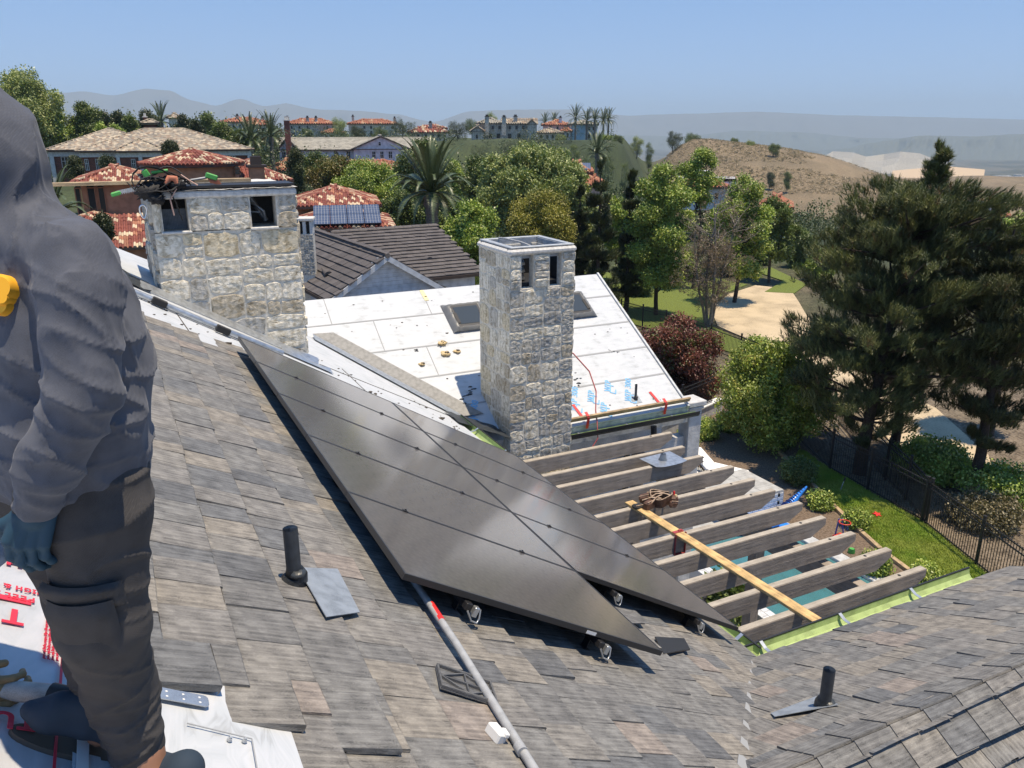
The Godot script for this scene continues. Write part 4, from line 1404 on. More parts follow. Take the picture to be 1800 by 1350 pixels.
	m.tube([Vector3(0.02, 0.0, 0), Vector3(0.02, 0.03, 0), Vector3(0.025, 0.10, 0), Vector3(0.025, 0.105, 0), Vector3(0.025, 0.05, 0)], [0.075, 0.055, 0.042, 0.034, 0.032], 16)
	put("stub_pipe", m, M.lead, fl)
	tool_belt()

func tool_belt():
	var o := thing("tool_belt", "brown leather tool belt with pouches heaped on the pergola beams", "tool belt", Vector3(6.26, BY + 0.02, -8.10))
	# a wide belt curled into an open ring
	var belt := MB.new()
	belt.sheet(36, 3, func(u: float, v: float) -> Vector3:
		var a := u * TAU * 0.93 + 0.4
		var r := 0.135 + 0.012 * sin(a * 3.0)
		return Vector3(cos(a) * r * 0.95 + 0.02 + v * 0.02 * cos(a), v * 0.12 + 0.03 + 0.02 * sin(a * 2.0), sin(a) * r * 1.05), 0.012)
	put("belt", belt, M.leather, o)
	var edge := MB.new()
	for v: float in [0.02, 0.99]:
		var pts := []
		for i in 37:
			var a := i / 36.0 * TAU * 0.93 + 0.4
			var r := 0.137 + 0.012 * sin(a * 3.0)
			pts.append(Vector3(cos(a) * r * 0.95 + 0.02 + v * 0.02 * cos(a), v * 0.12 + 0.03 + 0.02 * sin(a * 2.0), sin(a) * r * 1.05))
		edge.tube(pts, 0.009, 6)
	put("belt_edge", edge, M.leather_tan, o)
	for q in [[Vector3(-0.20, 0.06, 0.06), Vector3(0.20, 0.13, 0.10), 0.4, "leather"], [Vector3(-0.14, 0.07, -0.12), Vector3(0.16, 0.11, 0.12), -0.7, "leather"], [Vector3(0.17, 0.06, 0.10), Vector3(0.10, 0.14, 0.13), 0.9, "leather"], [Vector3(-0.33, 0.03, -0.02), Vector3(0.16, 0.06, 0.12), 0.2, "strap_black"], [Vector3(0.10, 0.06, 0.19), Vector3(0.13, 0.10, 0.07), 0.1, "leather"]]:
		var m := MB.new()
		var b := Basis(Vector3.UP, q[2]) * Basis(Vector3(0, 0, 1), rf(-0.4, 0.4))
		m.cbox(q[0], q[1], 0.025, b)
		var pt := put("pouch", m, M[q[3]], o)
		var e := MB.new()
		e.cbox(q[0] + b * Vector3(0, q[1].y * 0.5, q[1].z * 0.3), Vector3(q[1].x * 0.95, 0.014, 0.014), 0.005, b)
		put("pouch_lip", e, M.leather_tan, pt)
	for q in [[Vector3(-0.16, 0.13, 0.0), Vector3(0.05, 0.16, 0.02)], [Vector3(-0.20, 0.10, 0.10), Vector3(0.0, 0.17, 0.06)], [Vector3(-0.24, 0.09, -0.05), Vector3(-0.05, 0.15, 0.12)], [Vector3(-0.1, 0.14, -0.14), Vector3(0.12, 0.15, 0.08)]]:
		var m := MB.new()
		var mid: Vector3 = (q[0] + q[1]) * 0.5 + Vector3(0, 0.03, 0)
		m.tube([q[0], mid, q[1]], 0.011, 6, true, Vector2(1.3, 0.5))
		put("strap", m, M.leather_tan, o)
	var m := MB.new()
	m.tube([Vector3(0.19, 0.02, 0.12), Vector3(0.21, 0.14, 0.10)], [0.014, 0.018], 8)
	put("tool_handle", m, M.tape_yellow, o)
	m = MB.new()
	m.tube([Vector3(0.22, 0.02, 0.06), Vector3(0.23, 0.16, 0.03)], [0.012, 0.014], 8)
	put("tool_handle", m, M.red_tape, o)

# ---------------------------------------------------------------- small things on the roofs
func vent_pipe(label: String, foot: Vector3, nn: Vector3, plate: Array, h: float, r: float, m: Material):
	var o := thing("vent_pipe", label, "vent pipe", foot)
	var t := MB.new()
	var top := Vector3(0, h, 0)
	t.tube([Vector3(0, -0.08, 0), top, top + Vector3(0, 0.001, 0), Vector3(0, h - 0.10, 0), Vector3(0, h - 0.16, 0)], [r, r, r - 0.006, r - 0.006, 0.004], 20)
	put("pipe", t, m, o)
	var b := MB.new()
	b.tube([-nn * 0.01, nn * 0.012, nn * 0.03, Vector3(0, 0.05, 0), Vector3(0, 0.066, 0)], [r * 2.0, r * 1.75, r * 1.32, r * 1.30, r * 1.02], 18)
	b.ball(Vector3(0.012, 0.045, 0.02), Vector3(r * 1.25, 0.022, r * 1.2), 6, 10, func(q: Vector3) -> float: return 1.0 + 0.25 * nz(q.x * 3, q.y * 3, q.z * 3))
	put("boot", b, M.boot, o)
	if plate.size() == 4:
		var p := MB.new()
		p.g = Vector3(1, 0, 0)
		var q := []
		for a in plate: q.append(a - foot + nn * 0.002)
		for a in plate: q.append(a - foot + nn * 0.006)
		p.hexa(q)
		put("flashing", p, M.lead, o)

func build_roof_items():
	var bA := Basis(UA, NA, Vector3(0, 0, 1))
	vent_pipe("dark plastic vent pipe on the shakes beside the solar panels, grey flashing below", pA(0.535, -3.294, 0.02), NA, [pA(0.585, -2.97, 0.036), pA(0.76, -3.10, 0.036), pA(0.77, -3.52, 0.036), pA(0.56, -3.40, 0.036)], 0.262, 0.033, M.pipe_black)
	vent_pipe("dark plastic vent pipe near the ridge of the right-hand roof, flashing wedge at its side", pC(3.55, -2.83, 0.02), NC, [pC(3.58, -2.74, 0.034), pC(3.66, -2.98, 0.034), pC(3.30, -3.00, 0.036), pC(3.26, -2.93, 0.036)], 0.275, 0.036, M.pipe_black)
	vent_pipe("thin black vent pipe on the white underlayment near the blue print", pB(7.89, -11.03), NB, [pB(7.80, -10.95, 0.0), pB(7.98, -10.95, 0.0), pB(7.98, -11.14, 0.0), pB(7.80, -11.14, 0.0)], 0.28, 0.022, M.pipe_black)
	# conduit
	var o := thing("conduit_pole", "long grey conduit pole with red tape lying along the roof beside the panels", "pole")
	var m := MB.new()
	m.tube([pA(1.20, -4.3, 0.055), pA(1.165, -3.0, 0.06), pA(1.10, -1.7, 0.05)], 0.0185, 14)
	m.tube([pA(1.120, -2.26, 0.057), pA(1.118, -2.22, 0.057)], 0.0225, 14)
	put("pole", m, M.conduit, o)
	m = MB.new()
	m.tube([pA(1.178, -3.36, 0.0595), pA(1.171, -3.19, 0.060)], 0.0195, 14)
	put("red_tape", m, M.red_tape, o)
	o = thing("plastic_block", "small white plastic block set against the conduit pole", "block")
	m = MB.new()
	m.cbox(pA(1.075, -2.345, 0.04), Vector3(0.05, 0.045, 0.085), 0.006, bA * Basis(Vector3.UP, 0.2))
	m.cbox(pA(1.09, -2.32, 0.062), Vector3(0.022, 0.02, 0.045), 0.004, bA)
	put("block", m, M.white_plastic, o)
	# an upside-down shake showing its ribs
	o = thing("loose_shingle", "upside-down roof shingle showing its ribbed back, lying by the conduit", "shingle")
	o.transform = Transform3D(bA * Basis(Vector3.UP, -0.30) * Basis(Vector3(0, 0, 1), 0.06), pA(1.085, -2.665, 0.035))
	m = MB.new()
	m.cbox(Vector3(0, 0, 0), Vector3(0.26, 0.008, 0.185), 0.002)
	for s: float in [-1.0, 1.0]:
		m.cbox(Vector3(0, 0.012, s * 0.088), Vector3(0.26, 0.018, 0.009), 0.003)
		m.cbox(Vector3(s * 0.126, 0.012, 0), Vector3(0.009, 0.0175, 0.167), 0.003)
	put("plate", m, M.pipe_black if false else M.shake7, o)
	m = MB.new()
	for q in [[-0.12, 0.0, 0.0, 0.083], [0.0, 0.083, 0.12, 0.0], [-0.12, 0.0, 0.0, -0.083], [0.0, -0.083, 0.12, 0.0], [0.0, -0.083, 0.0, 0.083], [-0.12, 0.0, 0.12, 0.0]]:
		m.beam(Vector3(q[0], 0.010, q[1]), Vector3(q[2], 0.010, q[3]), 0.006, 0.012)
	put("ribs", m, M.shake7, o)
	# dark slate flashing piece by the array corner
	o = thing("slate_piece", "dark slate-grey flashing piece lifted on the shakes by the sharp panel corner", "flashing")
	m = MB.new()
	m.hexa([pA(2.96, -3.70, 0.03), pA(3.31, -3.86, 0.055), pA(3.41, -4.05, 0.055), pA(3.09, -3.97, 0.03), pA(2.96, -3.70, 0.038), pA(3.31, -3.86, 0.066), pA(3.41, -4.05, 0.066), pA(3.09, -3.97, 0.038)])
	put("sheet", m, M.frame_black, o)
	o = thing("slate_piece", "dark grey flashing piece just under the step of the two panel columns", "flashing")
	m = MB.new()
	m.hexa([pA(2.80, -4.02, 0.03), pA(3.10, -4.12, 0.05), pA(3.16, -4.33, 0.05), pA(2.90, -4.30, 0.03), pA(2.80, -4.02, 0.038), pA(3.10, -4.12, 0.06), pA(3.16, -4.33, 0.06), pA(2.90, -4.30, 0.038)])
	put("sheet", m, M.shake5, o)
	# perforated steel plate on the bare corner
	o = thing("steel_plate", "galvanised perforated steel plate with rounded corners on the white underlayment", "plate")
	o.transform = Transform3D(bA * Basis(Vector3.UP, -0.02), pA(-0.045, -2.225, 0.034))
	m = MB.new()
	var poly := PackedVector2Array()
	for k in 20:
		var a := TAU * k / 20.0
		poly.append(Vector2(signf(cos(a)) * 0.11 + cos(a) * 0.018, signf(sin(a)) * 0.012 + sin(a) * 0.016))
	m.prism(poly, Vector3(0, 0, 0), Vector3(1, 0, 0), Vector3(0, 0, -1), 0.003)
	put("plate", m, M.galv, o)
	m = MB.new()
	for i in 10:
		var x := -0.10 + (i % 5) * 0.05
		m.tube([Vector3(x, 0.0032, (0.012 if i < 5 else -0.012)), Vector3(x, 0.0036, (0.012 if i < 5 else -0.012))], 0.004, 8)
	tag(put("holes", m, M.white_plastic, o), "", "", "", "stuff")
	# skylights on B, wrapped in film
	for k in 2:
		var x0 := 5.20 if k == 0 else 7.50
		o = thing("skylight", ["dark skylight under torn plastic film, left of the slim chimney", "dark skylight half hidden behind the slim chimney's right edge"][k], "skylight", Vector3.ZERO, 0.0, "skylights on the white slope")
		var bB := Basis(Vector3(1, 0, 0), NB, UB)
		o.transform = Transform3D(bB, pB(x0 + (0.42 if k == 0 else 0.30), -13.12))
		o.scale = Vector3(0.86, 0.9, 0.78)
		m = MB.new()
		m.cbox(Vector3(0, 0.05, 0), Vector3(0.72, 0.10, 0.74), 0.02)
		put("frame", m, M.frame_black, o)
		m = MB.new()
		m.box(Vector3(0, 0.103, 0), Vector3(0.54, 0.006, 0.56))
		put("pane", m, M.glass_dark, o)
		for s: float in [-1.0, 1.0]:
			m = MB.new()
			m.box(Vector3(s * 0.29, 0.112, 0.08), Vector3(0.07, 0.008, 0.34))
			put("side_strip", m, M.black, o)
		m = MB.new()
		m.sheet(16, 16, func(u: float, v: float) -> Vector3:
			var x := lerpf(-0.46, 0.46, u); var z := lerpf(0.44, -0.50, v)
			var inn := maxf(absf(x) / 0.37, absf(z) / 0.38)
			var y := 0.085 if inn < 0.9 else lerpf(0.118, 0.012, clampf((inn - 1.0) * 4.5, 0, 1))
			return Vector3(x, y + (0.004 if inn < 0.9 else 0.022) * nz(u * 9, v * 9, x0), z), 0.001)
		put("film", m, M.clear_film, o)
	# yellow tape, foam lumps, debris
	o = thing("tape_strip", "strip of yellow tape folded over the ridge of the white slope", "tape")
	m = MB.new()
	m.hexa([pB(4.99, -13.60, 0.006), pB(5.07, -13.60, 0.006), pB(5.05, -13.84, 0.006), pB(4.98, -13.84, 0.006), pB(4.99, -13.60, 0.009), pB(5.07, -13.60, 0.009), pB(5.05, -13.84, 0.009), pB(4.98, -13.84, 0.009)])
	put("tape", m, M.tape_yellow, o)
	var fl := ["tan foam lump with dark core, topmost of the cluster on the white slope", "largest tan foam lump, left one of the cluster's lower pair", "small tan and grey foam lump at the right of the cluster", "scrap of tan foam alone at the left on the white slope"]
	var k := 0
	for q in [[4.93, -12.66, 0.10], [4.90, -12.44, 0.105], [5.12, -12.46, 0.08], [4.42, -12.30, 0.07]]:
		o = thing("foam_lump", fl[k], "foam lump", pB(q[0], q[1]), 0.0, "foam lumps on the white slope")
		m = MB.new()
		var ph := rf(0, 50)
		m.ball(Vector3.ZERO, Vector3(q[2], q[2] * 0.45, q[2]), 8, 12, func(p: Vector3) -> float: return 0.85 + 0.6 * nz(p.x * 1.8 + ph, p.y * 1.8, p.z * 1.8))
		put("lump", m, M.foam, o)
		m = MB.new()
		m.ball(Vector3(q[2] * 0.2, q[2] * 0.25, q[2] * 0.2), Vector3(q[2], q[2] * 0.4, q[2]) * 0.5, 6, 9, func(p: Vector3) -> float: return 0.9 + 0.5 * nz(p.x * 2 + ph, p.y * 2, 3))
		put("core", m, M.dirt_dark, o)
		k += 1
	var db := MB.new()
	for i in 130:
		var p := pB(rf(2.9, 8.7), rf(-13.7, -10.9), 0.004)
		if i > 60: p = pA(rf(2.1, 4.3), rf(-10.9, -9.0), 0.004)
		if i > 112: p = pA(rf(-0.2, 1.0), rf(-9.6, -8.8), 0.004)
		var s := rf(0.006, 0.022) * (2.2 if rng.randf() < 0.08 else 1.0)
		db.ball(p, Vector3(s * rf(0.6, 1.8), s * 0.35, s), 3, 5)
	tag(put("debris", db, M.dirt_dark), "specks of dirt and torn shingle scraps on the white underlayment", "debris", "", "stuff")
	db = MB.new()
	for q in [[4.40, -12.58, 0.05], [7.05, -11.55, 0.09], [6.95, -11.47, 0.05], [8.02, -12.05, 0.05], [8.15, -12.0, 0.03], [4.75, -11.5, 0.12], [4.95, -11.62, 0.09], [5.05, -11.72, 0.08], [4.62, -11.0, 0.05], [5.0, -11.02, 0.06]]:
		for i in 5:
			var s: float = q[2] * rf(0.3, 0.6)
			db.ball(pB(q[0] + rf(-1, 1) * q[2], q[1] + rf(-1, 1) * q[2] * 0.6, 0.004), Vector3(s, s * 0.3, s * 0.6), 4, 6, func(p: Vector3) -> float: return 0.8 + 0.5 * nz(p.x * 3 + i, p.y * 3, p.z * 3))
	tag(put("torn_scraps", db, M.boot), "torn dark shingle scraps around the slim chimney on the white slope", "debris", "", "stuff")
	# red cord down B
	o = thing("red_cord", "thin dark red cord trailing down the white slope beside the slim chimney", "hose")
	m = MB.new()
	m.tube([pB(6.30, -12.5, 0.012), pB(6.9, -12.42, 0.012), pB(7.24, -12.1, 0.012), pB(7.34, -11.7, 0.012), pB(7.24, -11.3, 0.012), pB(7.02, -10.95, 0.012), pB(6.92, -10.75, 0.03), Vector3(6.86, 7.05, -10.6), Vector3(6.7, 6.9, -10.55)], 0.009, 6)
	put("tube", m, M.cord_red, o)
	# toe board on brackets along the eave of B
	o = thing("toe_board", "pine toe board held by red brackets along the white slope's eave", "board")
	m = MB.new()
	m.beam(pB(6.32, -10.80, 0.10), pB(8.86, -10.80, 0.10), 0.038, 0.09, 0.004, NB)
	put("board", m, M.pine_old, o)
	for x: float in [6.72, 8.30]:
		m = MB.new()
		m.beam(pB(x, -10.76, 0.15), pB(x, -10.70, -0.05), 0.05, 0.008, 0.0, NB)
		m.beam(pB(x, -10.84, 0.012), pB(x - 0.05, -11.12, 0.012), 0.05, 0.006, 0.0, NB)
		m.beam(pB(x, -10.78, 0.155), pB(x, -10.86, 0.155), 0.05, 0.008, 0.0, NB)
		put("bracket", m, M.red_tape, o)
	# harness, brush and board on the wide chimney
	chimney_gear()

func chimney_gear():
	var top := 11.30
	var o := thing("plank", "long pale plank lying behind the chimney top and past the man's shoulder", "plank")
	var m := MB.new()
	m.beam(Vector3(-1.3, top + 0.06, -10.95), Vector3(1.72, top + 0.055, -10.95), 0.14, 0.04, 0.003)
	put("board", m, M.pine_old, o)
	o = thing("safety_harness", "black safety harness with green buckle and dangling carabiner heaped on the chimney corner", "harness", Vector3(0.64, top + 0.01, -10.46))
	o.scale = Vector3.ONE * 1.5
	for q in [[Vector3(-0.16, 0.02, 0.02), Vector3(-0.05, 0.12, 0.0), Vector3(0.10, 0.13, -0.05), Vector3(0.20, 0.03, 0.0)], [Vector3(-0.20, 0.0, 0.06), Vector3(-0.14, 0.10, 0.06), Vector3(0.0, 0.09, 0.05), Vector3(0.10, 0.02, 0.03)], [Vector3(-0.10, 0.02, -0.05), Vector3(-0.02, 0.17, -0.06), Vector3(0.14, 0.16, -0.05), Vector3(0.22, 0.02, -0.02)], [Vector3(-0.24, 0.05, 0.04), Vector3(-0.16, -0.04, 0.08), Vector3(-0.06, -0.02, 0.09), Vector3(0.06, 0.05, 0.07)], [Vector3(0.02, 0.04, 0.06), Vector3(0.07, -0.05, 0.075), Vector3(0.09, -0.14, 0.07), Vector3(0.12, -0.24, 0.06)], [Vector3(-0.2, 0.03, 0.05), Vector3(-0.22, 0.13, 0.03), Vector3(-0.02, 0.20, -0.02), Vector3(0.12, 0.06, 0.04)], [Vector3(-0.16, -0.02, 0.08), Vector3(-0.02, 0.0, 0.10), Vector3(0.08, -0.03, 0.09), Vector3(0.13, 0.05, 0.05)], [Vector3(-0.13, 0.03, 0.07), Vector3(-0.10, -0.08, 0.09), Vector3(-0.04, -0.12, 0.085), Vector3(0.0, 0.0, 0.08)], [Vector3(-0.02, 0.08, 0.0), Vector3(0.06, 0.06, 0.06), Vector3(0.16, 0.08, 0.0), Vector3(0.24, 0.04, -0.03)]]:
		m = MB.new()
		var pts := []
		for i in 13:
			var t := i / 12.0
			pts.append(q[0].bezier_interpolate(q[1] * 1.3 - q[0] * 0.3, q[2] * 1.3 - q[3] * 0.3, q[3], t) + rv(0.004))
		m.tube(pts, 0.022, 6, true, Vector2(1.0, 0.25))
		put("webbing", m, M.strap_black, o)
	m = MB.new()
	for q in [[Vector3(-0.10, -0.02, 0.06), 0.10, 0.07], [Vector3(0.0, 0.04, 0.0), 0.13, 0.05], [Vector3(0.10, 0.03, 0.03), 0.08, 0.05], [Vector3(-0.05, -0.07, 0.075), 0.07, 0.05]]:
		m.ball(q[0], Vector3(q[1], q[2], 0.05), 14, 22, func(p: Vector3) -> float: return 0.75 + 0.9 * nz(p.x * 2.6 + q[1] * 90.0, p.y * 2.6, p.z * 2.6))
	put("pad", m, M.strap_black, o)
	m = MB.new()
	m.tube([Vector3(0.03, 0.035, 0.05), Vector3(0.06, 0.08, 0.055), Vector3(0.10, 0.075, 0.05), Vector3(0.11, 0.03, 0.05)], [0.018, 0.026, 0.026, 0.018], 10)
	put("rope_grab", m, M.orange_clay, o)
	m = MB.new()
	m.cbox(Vector3(-0.10, 0.115, 0.01), Vector3(0.05, 0.06, 0.03), 0.008, Basis(Vector3(0, 0, 1), 0.5))
	m.tube([Vector3(-0.06, 0.12, 0.0), Vector3(0.06, 0.135, 0.0)], 0.012, 8)
	put("buckle", m, M.green_plastic, o)
	for q in [[Vector3(0.15, 0.10, 0.02), Vector3(0.20, 0.06, 0.04), Vector3(0.26, 0.02, 0.05)], [Vector3(0.10, 0.0, 0.07), Vector3(0.045, -0.08, 0.085), Vector3(0.06, -0.20, 0.075)]]:
		m = MB.new()
		m.tube(q, 0.016, 6, true, Vector2(1.0, 0.35))
		put("lanyard", m, M.strap_pink, o)
	m = MB.new()
	var pts := []
	for i in 17:
		var a := TAU * i / 16.0
		pts.append(Vector3(-0.155 + cos(a) * 0.024 * (1.0 + 0.3 * sin(a)), -0.165 + sin(a) * 0.05, 0.06))
	m.tube(pts, 0.006, 8, false)
	put("carabiner", m, M.steel, o)
	o = thing("hand_brush", "green hand brush with grey handle resting on the chimney top", "brush")
	m = MB.new()
	m.tube([Vector3(0.86, top + 0.07, -10.62), Vector3(1.16, top + 0.11, -10.62)], [0.012, 0.015], 8)
	put("handle", m, M.conduit, o)
	m = MB.new()
	m.cbox(Vector3(1.22, top + 0.12, -10.62), Vector3(0.14, 0.07, 0.05), 0.012, Basis(Vector3(0, 0, 1), -0.35))
	put("head", m, M.green_plastic, o)
	m = MB.new()
	for i in 40:
		var x := 1.17 + (i % 20) * 0.007
		m.beam(Vector3(x, top + 0.115 - (x - 1.17) * 0.3, -10.60 - (i / 20) * 0.03), Vector3(x + 0.03, top + 0.05 - (x - 1.17) * 0.3, -10.60 - (i / 20) * 0.03), 0.003, 0.003)
	put("bristles", m, M.orange_clay, o)
	o = thing("hand_saw", "hand saw with green grip lying across the plank left of the harness", "saw")
	m = MB.new()
	var poly := PackedVector2Array([Vector2(-0.02, 0.02), Vector2(-0.40, -0.05), Vector2(-0.40, -0.015), Vector2(-0.02, 0.09)])
	var teeth := PackedVector2Array([Vector2(-0.40, -0.02), Vector2(-0.40, -0.05)])
	for i in 20:
		teeth.append(Vector2(-0.40 + i * 0.0195, -0.05 + i * 0.0028))
		teeth.append(Vector2(-0.39 + i * 0.0195, -0.07 + i * 0.0028))
	teeth.append(Vector2(0.0, 0.0)); teeth.append(Vector2(0.0, 0.06))
	m.prism(teeth, Vector3(0.55, top + 0.02, -10.42), Vector3(1, 0, 0), Vector3(0, 1, 0), 0.002)
	put("blade", m, M.steel, o)
	m = MB.new()
	m.cbox(Vector3(0.15, top - 0.03, -10.42), Vector3(0.11, 0.05, 0.03), 0.014, Basis(Vector3(0, 0, 1), 0.25))
	put("grip", m, M.green_plastic, o)

# ---------------------------------------------------------------- yard, pool, fences
func flat(called: String, pts: Array, y: float, m: Material, thick := 0.05) -> MeshInstance3D:   # a ground sheet, pts as [x, z]
	var poly := PackedVector2Array()
	for p in pts: poly.append(Vector2(p[0], -p[1]))
	if Geometry2D.is_polygon_clockwise(poly): poly.reverse()
	var mb := MB.new()
	mb.prism(poly, Vector3(0, y - thick, 0), Vector3(1, 0, 0), Vector3(0, 0, -1), thick)
	return struct(called, mb, m)

func picket_fence(label: String, pts: Array, h: float, step := 0.105) -> Node3D:
	var o := thing("metal_fence", label, "fence")
	var pk := MB.new()
	var rl := MB.new()
	for i in pts.size() - 1:
		var a: Vector3 = pts[i]; var b: Vector3 = pts[i + 1]
		var l := (b - a).length()
		var dv := (b - a) / l
		for y: float in [0.15, h - 0.22, h - 0.06]:
			rl.beam(a + Vector3.UP * y, b + Vector3.UP * y, 0.03, 0.035)
		var n := int(l / step)
		for k in n:
			var p := a + dv * (k + 0.5) * l / n
			pk.beam(p + Vector3.UP * 0.05, p + Vector3.UP * h, 0.016, 0.016, 0.0, Vector3(1, 0, 0))
		var np := maxi(1, int(round(l / 2.2)))
		for k in np:
			var p := a + dv * k * l / np
			var ps := MB.new()
			ps.cbox(p + Vector3.UP * (h + 0.1) * 0.5, Vector3(0.075, h + 0.1, 0.075), 0.006)
			ps.cbox(p + Vector3.UP * (h + 0.11), Vector3(0.095, 0.025, 0.095), 0.008)
			put("post", ps, M.black_metal, o)
	put("rail", rl, M.black_metal, o)
	tag(put("pickets", pk, M.black_metal, o), "", "", "", "stuff")
	return o

func G3(x: float, z: float, y := 0.0) -> Vector3: return Vector3(x, y, z)

func build_yard():
	# paving round the pool, planting bed, lawn, sandy road
	flat("patio_pavement", [[3.9, -4.0], [3.9, -26.0], [18.4, -26.0], [20.4, -21.6], [18.2, -17.0], [18.2, 6.0], [8.0, 6.0]], 0.02, M.paving, 0.3)
	flat("planting_bed_ground", [[18.1, 6.0], [18.1, -17.0], [18.5, -20.5], [18.0, -25.0], [27.5, -27.5], [24.2, -21.0], [21.4, -19.9], [20.84, -18.4], [20.17, -16.8], [19.54, -15.2], [19.19, -14.2], [18.9, -13.0], [18.6, -11.0], [18.6, 6.0]], 0.04, M.mulch, 0.3)
	flat("lawn", [[18.6, 6.0], [18.62, -11.0], [18.95, -13.1], [19.25, -14.2], [19.6, -15.2], [20.2, -16.8], [20.9, -18.4], [21.45, -19.9], [23.0, -21.2], [22.55, -19.2], [22.25, -17.3], [21.95, -14.9], [21.0, -12.5], [20.3, -10.8], [19.6, -6.0], [19.0, 6.0]], 0.06, M.lawn_soil, 0.3)
	flat("sandy_road", [[26.8, -22.0], [31.0, -28.0], [32.6, -33.0], [33.6, -38.6], [36.4, -42.6], [41.0, -46.2], [45.3, -48.0], [46.6, -45.6], [43.5, -41.6], [40.6, -38.0], [37.6, -33.4], [35.6, -31.0], [34.2, -28.5], [33.0, -25.2], [32.0, -22.0], [29.0, -17.5], [25.5, -14.5]], 0.05, M.sand_road, 0.2)
	flat("far_lawn", [[29.4, -40.0], [30.2, -33.0], [31.6, -32.0], [33.4, -38.8], [36.2, -42.9], [41.0, -46.6], [45.0, -48.6], [44.0, -56.0], [33.0, -60.0], [27.0, -52.0]], 0.045, M.lawn_soil, 0.2)
	flat("far_lawn", [[44.0, -45.6], [45.6, -44.2], [49.2, -46.5], [52.5, -54.0], [49.8, -53.0], [48.6, -48.4]], 0.07, M.lawn_soil, 0.2)
	# grass blades
	var bl := MB.new()
	bl.tint = true
	for i in 7:
		var a := rf(0, TAU)
		var p := Vector3(rf(-0.05, 0.05), 0, rf(-0.05, 0.05))
		var w := Vector3(cos(a), 0, sin(a)) * 0.006
		var t := p + Vector3(rf(-0.03, 0.03), rf(0.035, 0.07), rf(-0.03, 0.03))
		bl.tri(p - w, p + w, t)
	var gm := bl.commit()
	var xs := []; var cs := []
	var lawn := PackedVector2Array([Vector2(18.7, -9.0), Vector2(18.95, -13.1), Vector2(19.25, -14.2), Vector2(19.6, -15.2), Vector2(20.2, -16.8), Vector2(20.9, -18.4), Vector2(21.45, -19.9), Vector2(22.9, -21.0), Vector2(22.5, -19.2), Vector2(22.2, -17.3), Vector2(21.9, -14.9), Vector2(21.0, -12.5), Vector2(20.3, -10.8), Vector2(20.0, -9.0)])
	while xs.size() < 15000:
		var p := Vector2(rf(18.6, 23), rf(-21, -9))
		if not Geometry2D.is_point_in_polygon(p, lawn): continue
		var s := rf(0.7, 1.3) * (1.0 + 0.8 * maxf(0, nz(p.x * 0.9, 1, p.y * 0.9)))
		xs.append(Transform3D(Basis(Vector3.UP, rf(0, TAU)) * Basis.from_scale(Vector3(s * 1.6, s, s * 1.6)), Vector3(p.x, 0.06, p.y)))
		var k := rf(0.75, 1.25)
		var d := clampf(0.5 + nz(p.x * 0.7, 3, p.y * 0.7) * 1.3, 0, 1)
		cs.append(Color(0.22, 0.33, 0.03).lerp(Color(0.36, 0.39, 0.07), d * 0.7) * k)
	tag(multi("lawn_grass", gm, M.grass, xs, cs), "bright green grass of the narrow lawn inside the black fence", "grass")
	# timber edging
	var ed := thing("edging_board", "pale timber edging board between the mulch bed and the lawn", "edging")
	for q in [[22.0, -21.2, 20.87, -18.45], [20.85, -18.4, 20.19, -16.82], [20.17, -16.78, 19.56, -15.2], [19.54, -15.16, 19.2, -14.2], [19.18, -14.16, 18.92, -13.0], [18.9, -12.96, 18.6, -11.0]]:
		var m := MB.new()
		m.beam(G3(q[0], q[1], 0.09), G3(q[2], q[3], 0.09), 0.14, 0.12, 0.008)
		put("board", m, M.pine_old, ed)
	# pool: shell walls and floor sunk below the paving is hidden by the water sheet; raised white brick wall on its left
	var px0 := 13.7; var px1 := 17.55; var pz0 := -17.1; var pz1 := -4.0
	var sh := MB.new()
	sh.box(Vector3((px0 + px1) * 0.5, 0.024, (pz0 + pz1) * 0.5), Vector3(px1 - px0, 0.02, pz1 - pz0))
	struct("pool_floor", sh, M.pool_shell)
	var wt := MB.new()
	wt.quad(Vector3(px0, 0.05, pz1), Vector3(px1, 0.05, pz1), Vector3(px1, 0.05, pz0), Vector3(px0, 0.05, pz0))
	struct("pool_water", wt, M.pool_water)
	var cop := thing("pool_coping", "pale stone coping slabs along the right edge of the pool", "coping")
	var z := pz0
	while z < pz1:
		var m := MB.new()
		m.cbox(G3(px1 + 0.2, z + 0.5, 0.08), Vector3(0.42, 0.10, 0.985), 0.012)
		put("slab", m, M.coping, cop)
		z += 1.0
	for k in 4:
		var m := MB.new()
		m.cbox(G3(px0 + 0.5 + k * 1.0, pz0 - 0.2, 0.08), Vector3(0.985, 0.098, 0.40), 0.012)
		put("slab", m, M.coping, cop)
	white_wall("white painted brick wall along the pool's house side", Vector3(13.28, 0, -4.2), Vector3(13.28, 0, -17.2), 0.42, 0.55)
	white_block()
	# steps light and rail in the pool
	var rl := thing("pool_rail", "bent white handrail at the pool edge below the last beams", "handrail")
	var m := MB.new()
	m.tube([G3(16.6, -11.9, 0.0), G3(16.6, -11.9, 0.75), G3(16.75, -11.95, 0.9), G3(17.2, -12.1, 0.85), G3(17.6, -12.2, 0.5), G3(17.65, -12.25, 0.1)], 0.028, 8)
	put("rail", m, M.white_plastic, rl)
	# fences
	picket_fence("long black picket fence along the lawn's outer edge", [G3(24.6, -24.2), G3(22.5, -19.2), G3(22.25, -17.3), G3(21.9, -14.9), G3(20.95, -12.4), G3(20.3, -10.7), G3(19.4, -7.0)], 1.5)
	picket_fence("second black picket fence running off behind the big pine's trunk", [G3(21.9, -14.75), G3(22.9, -16.3), G3(23.6, -17.7), G3(25.0, -20.0), G3(26.6, -22.6)], 1.5)
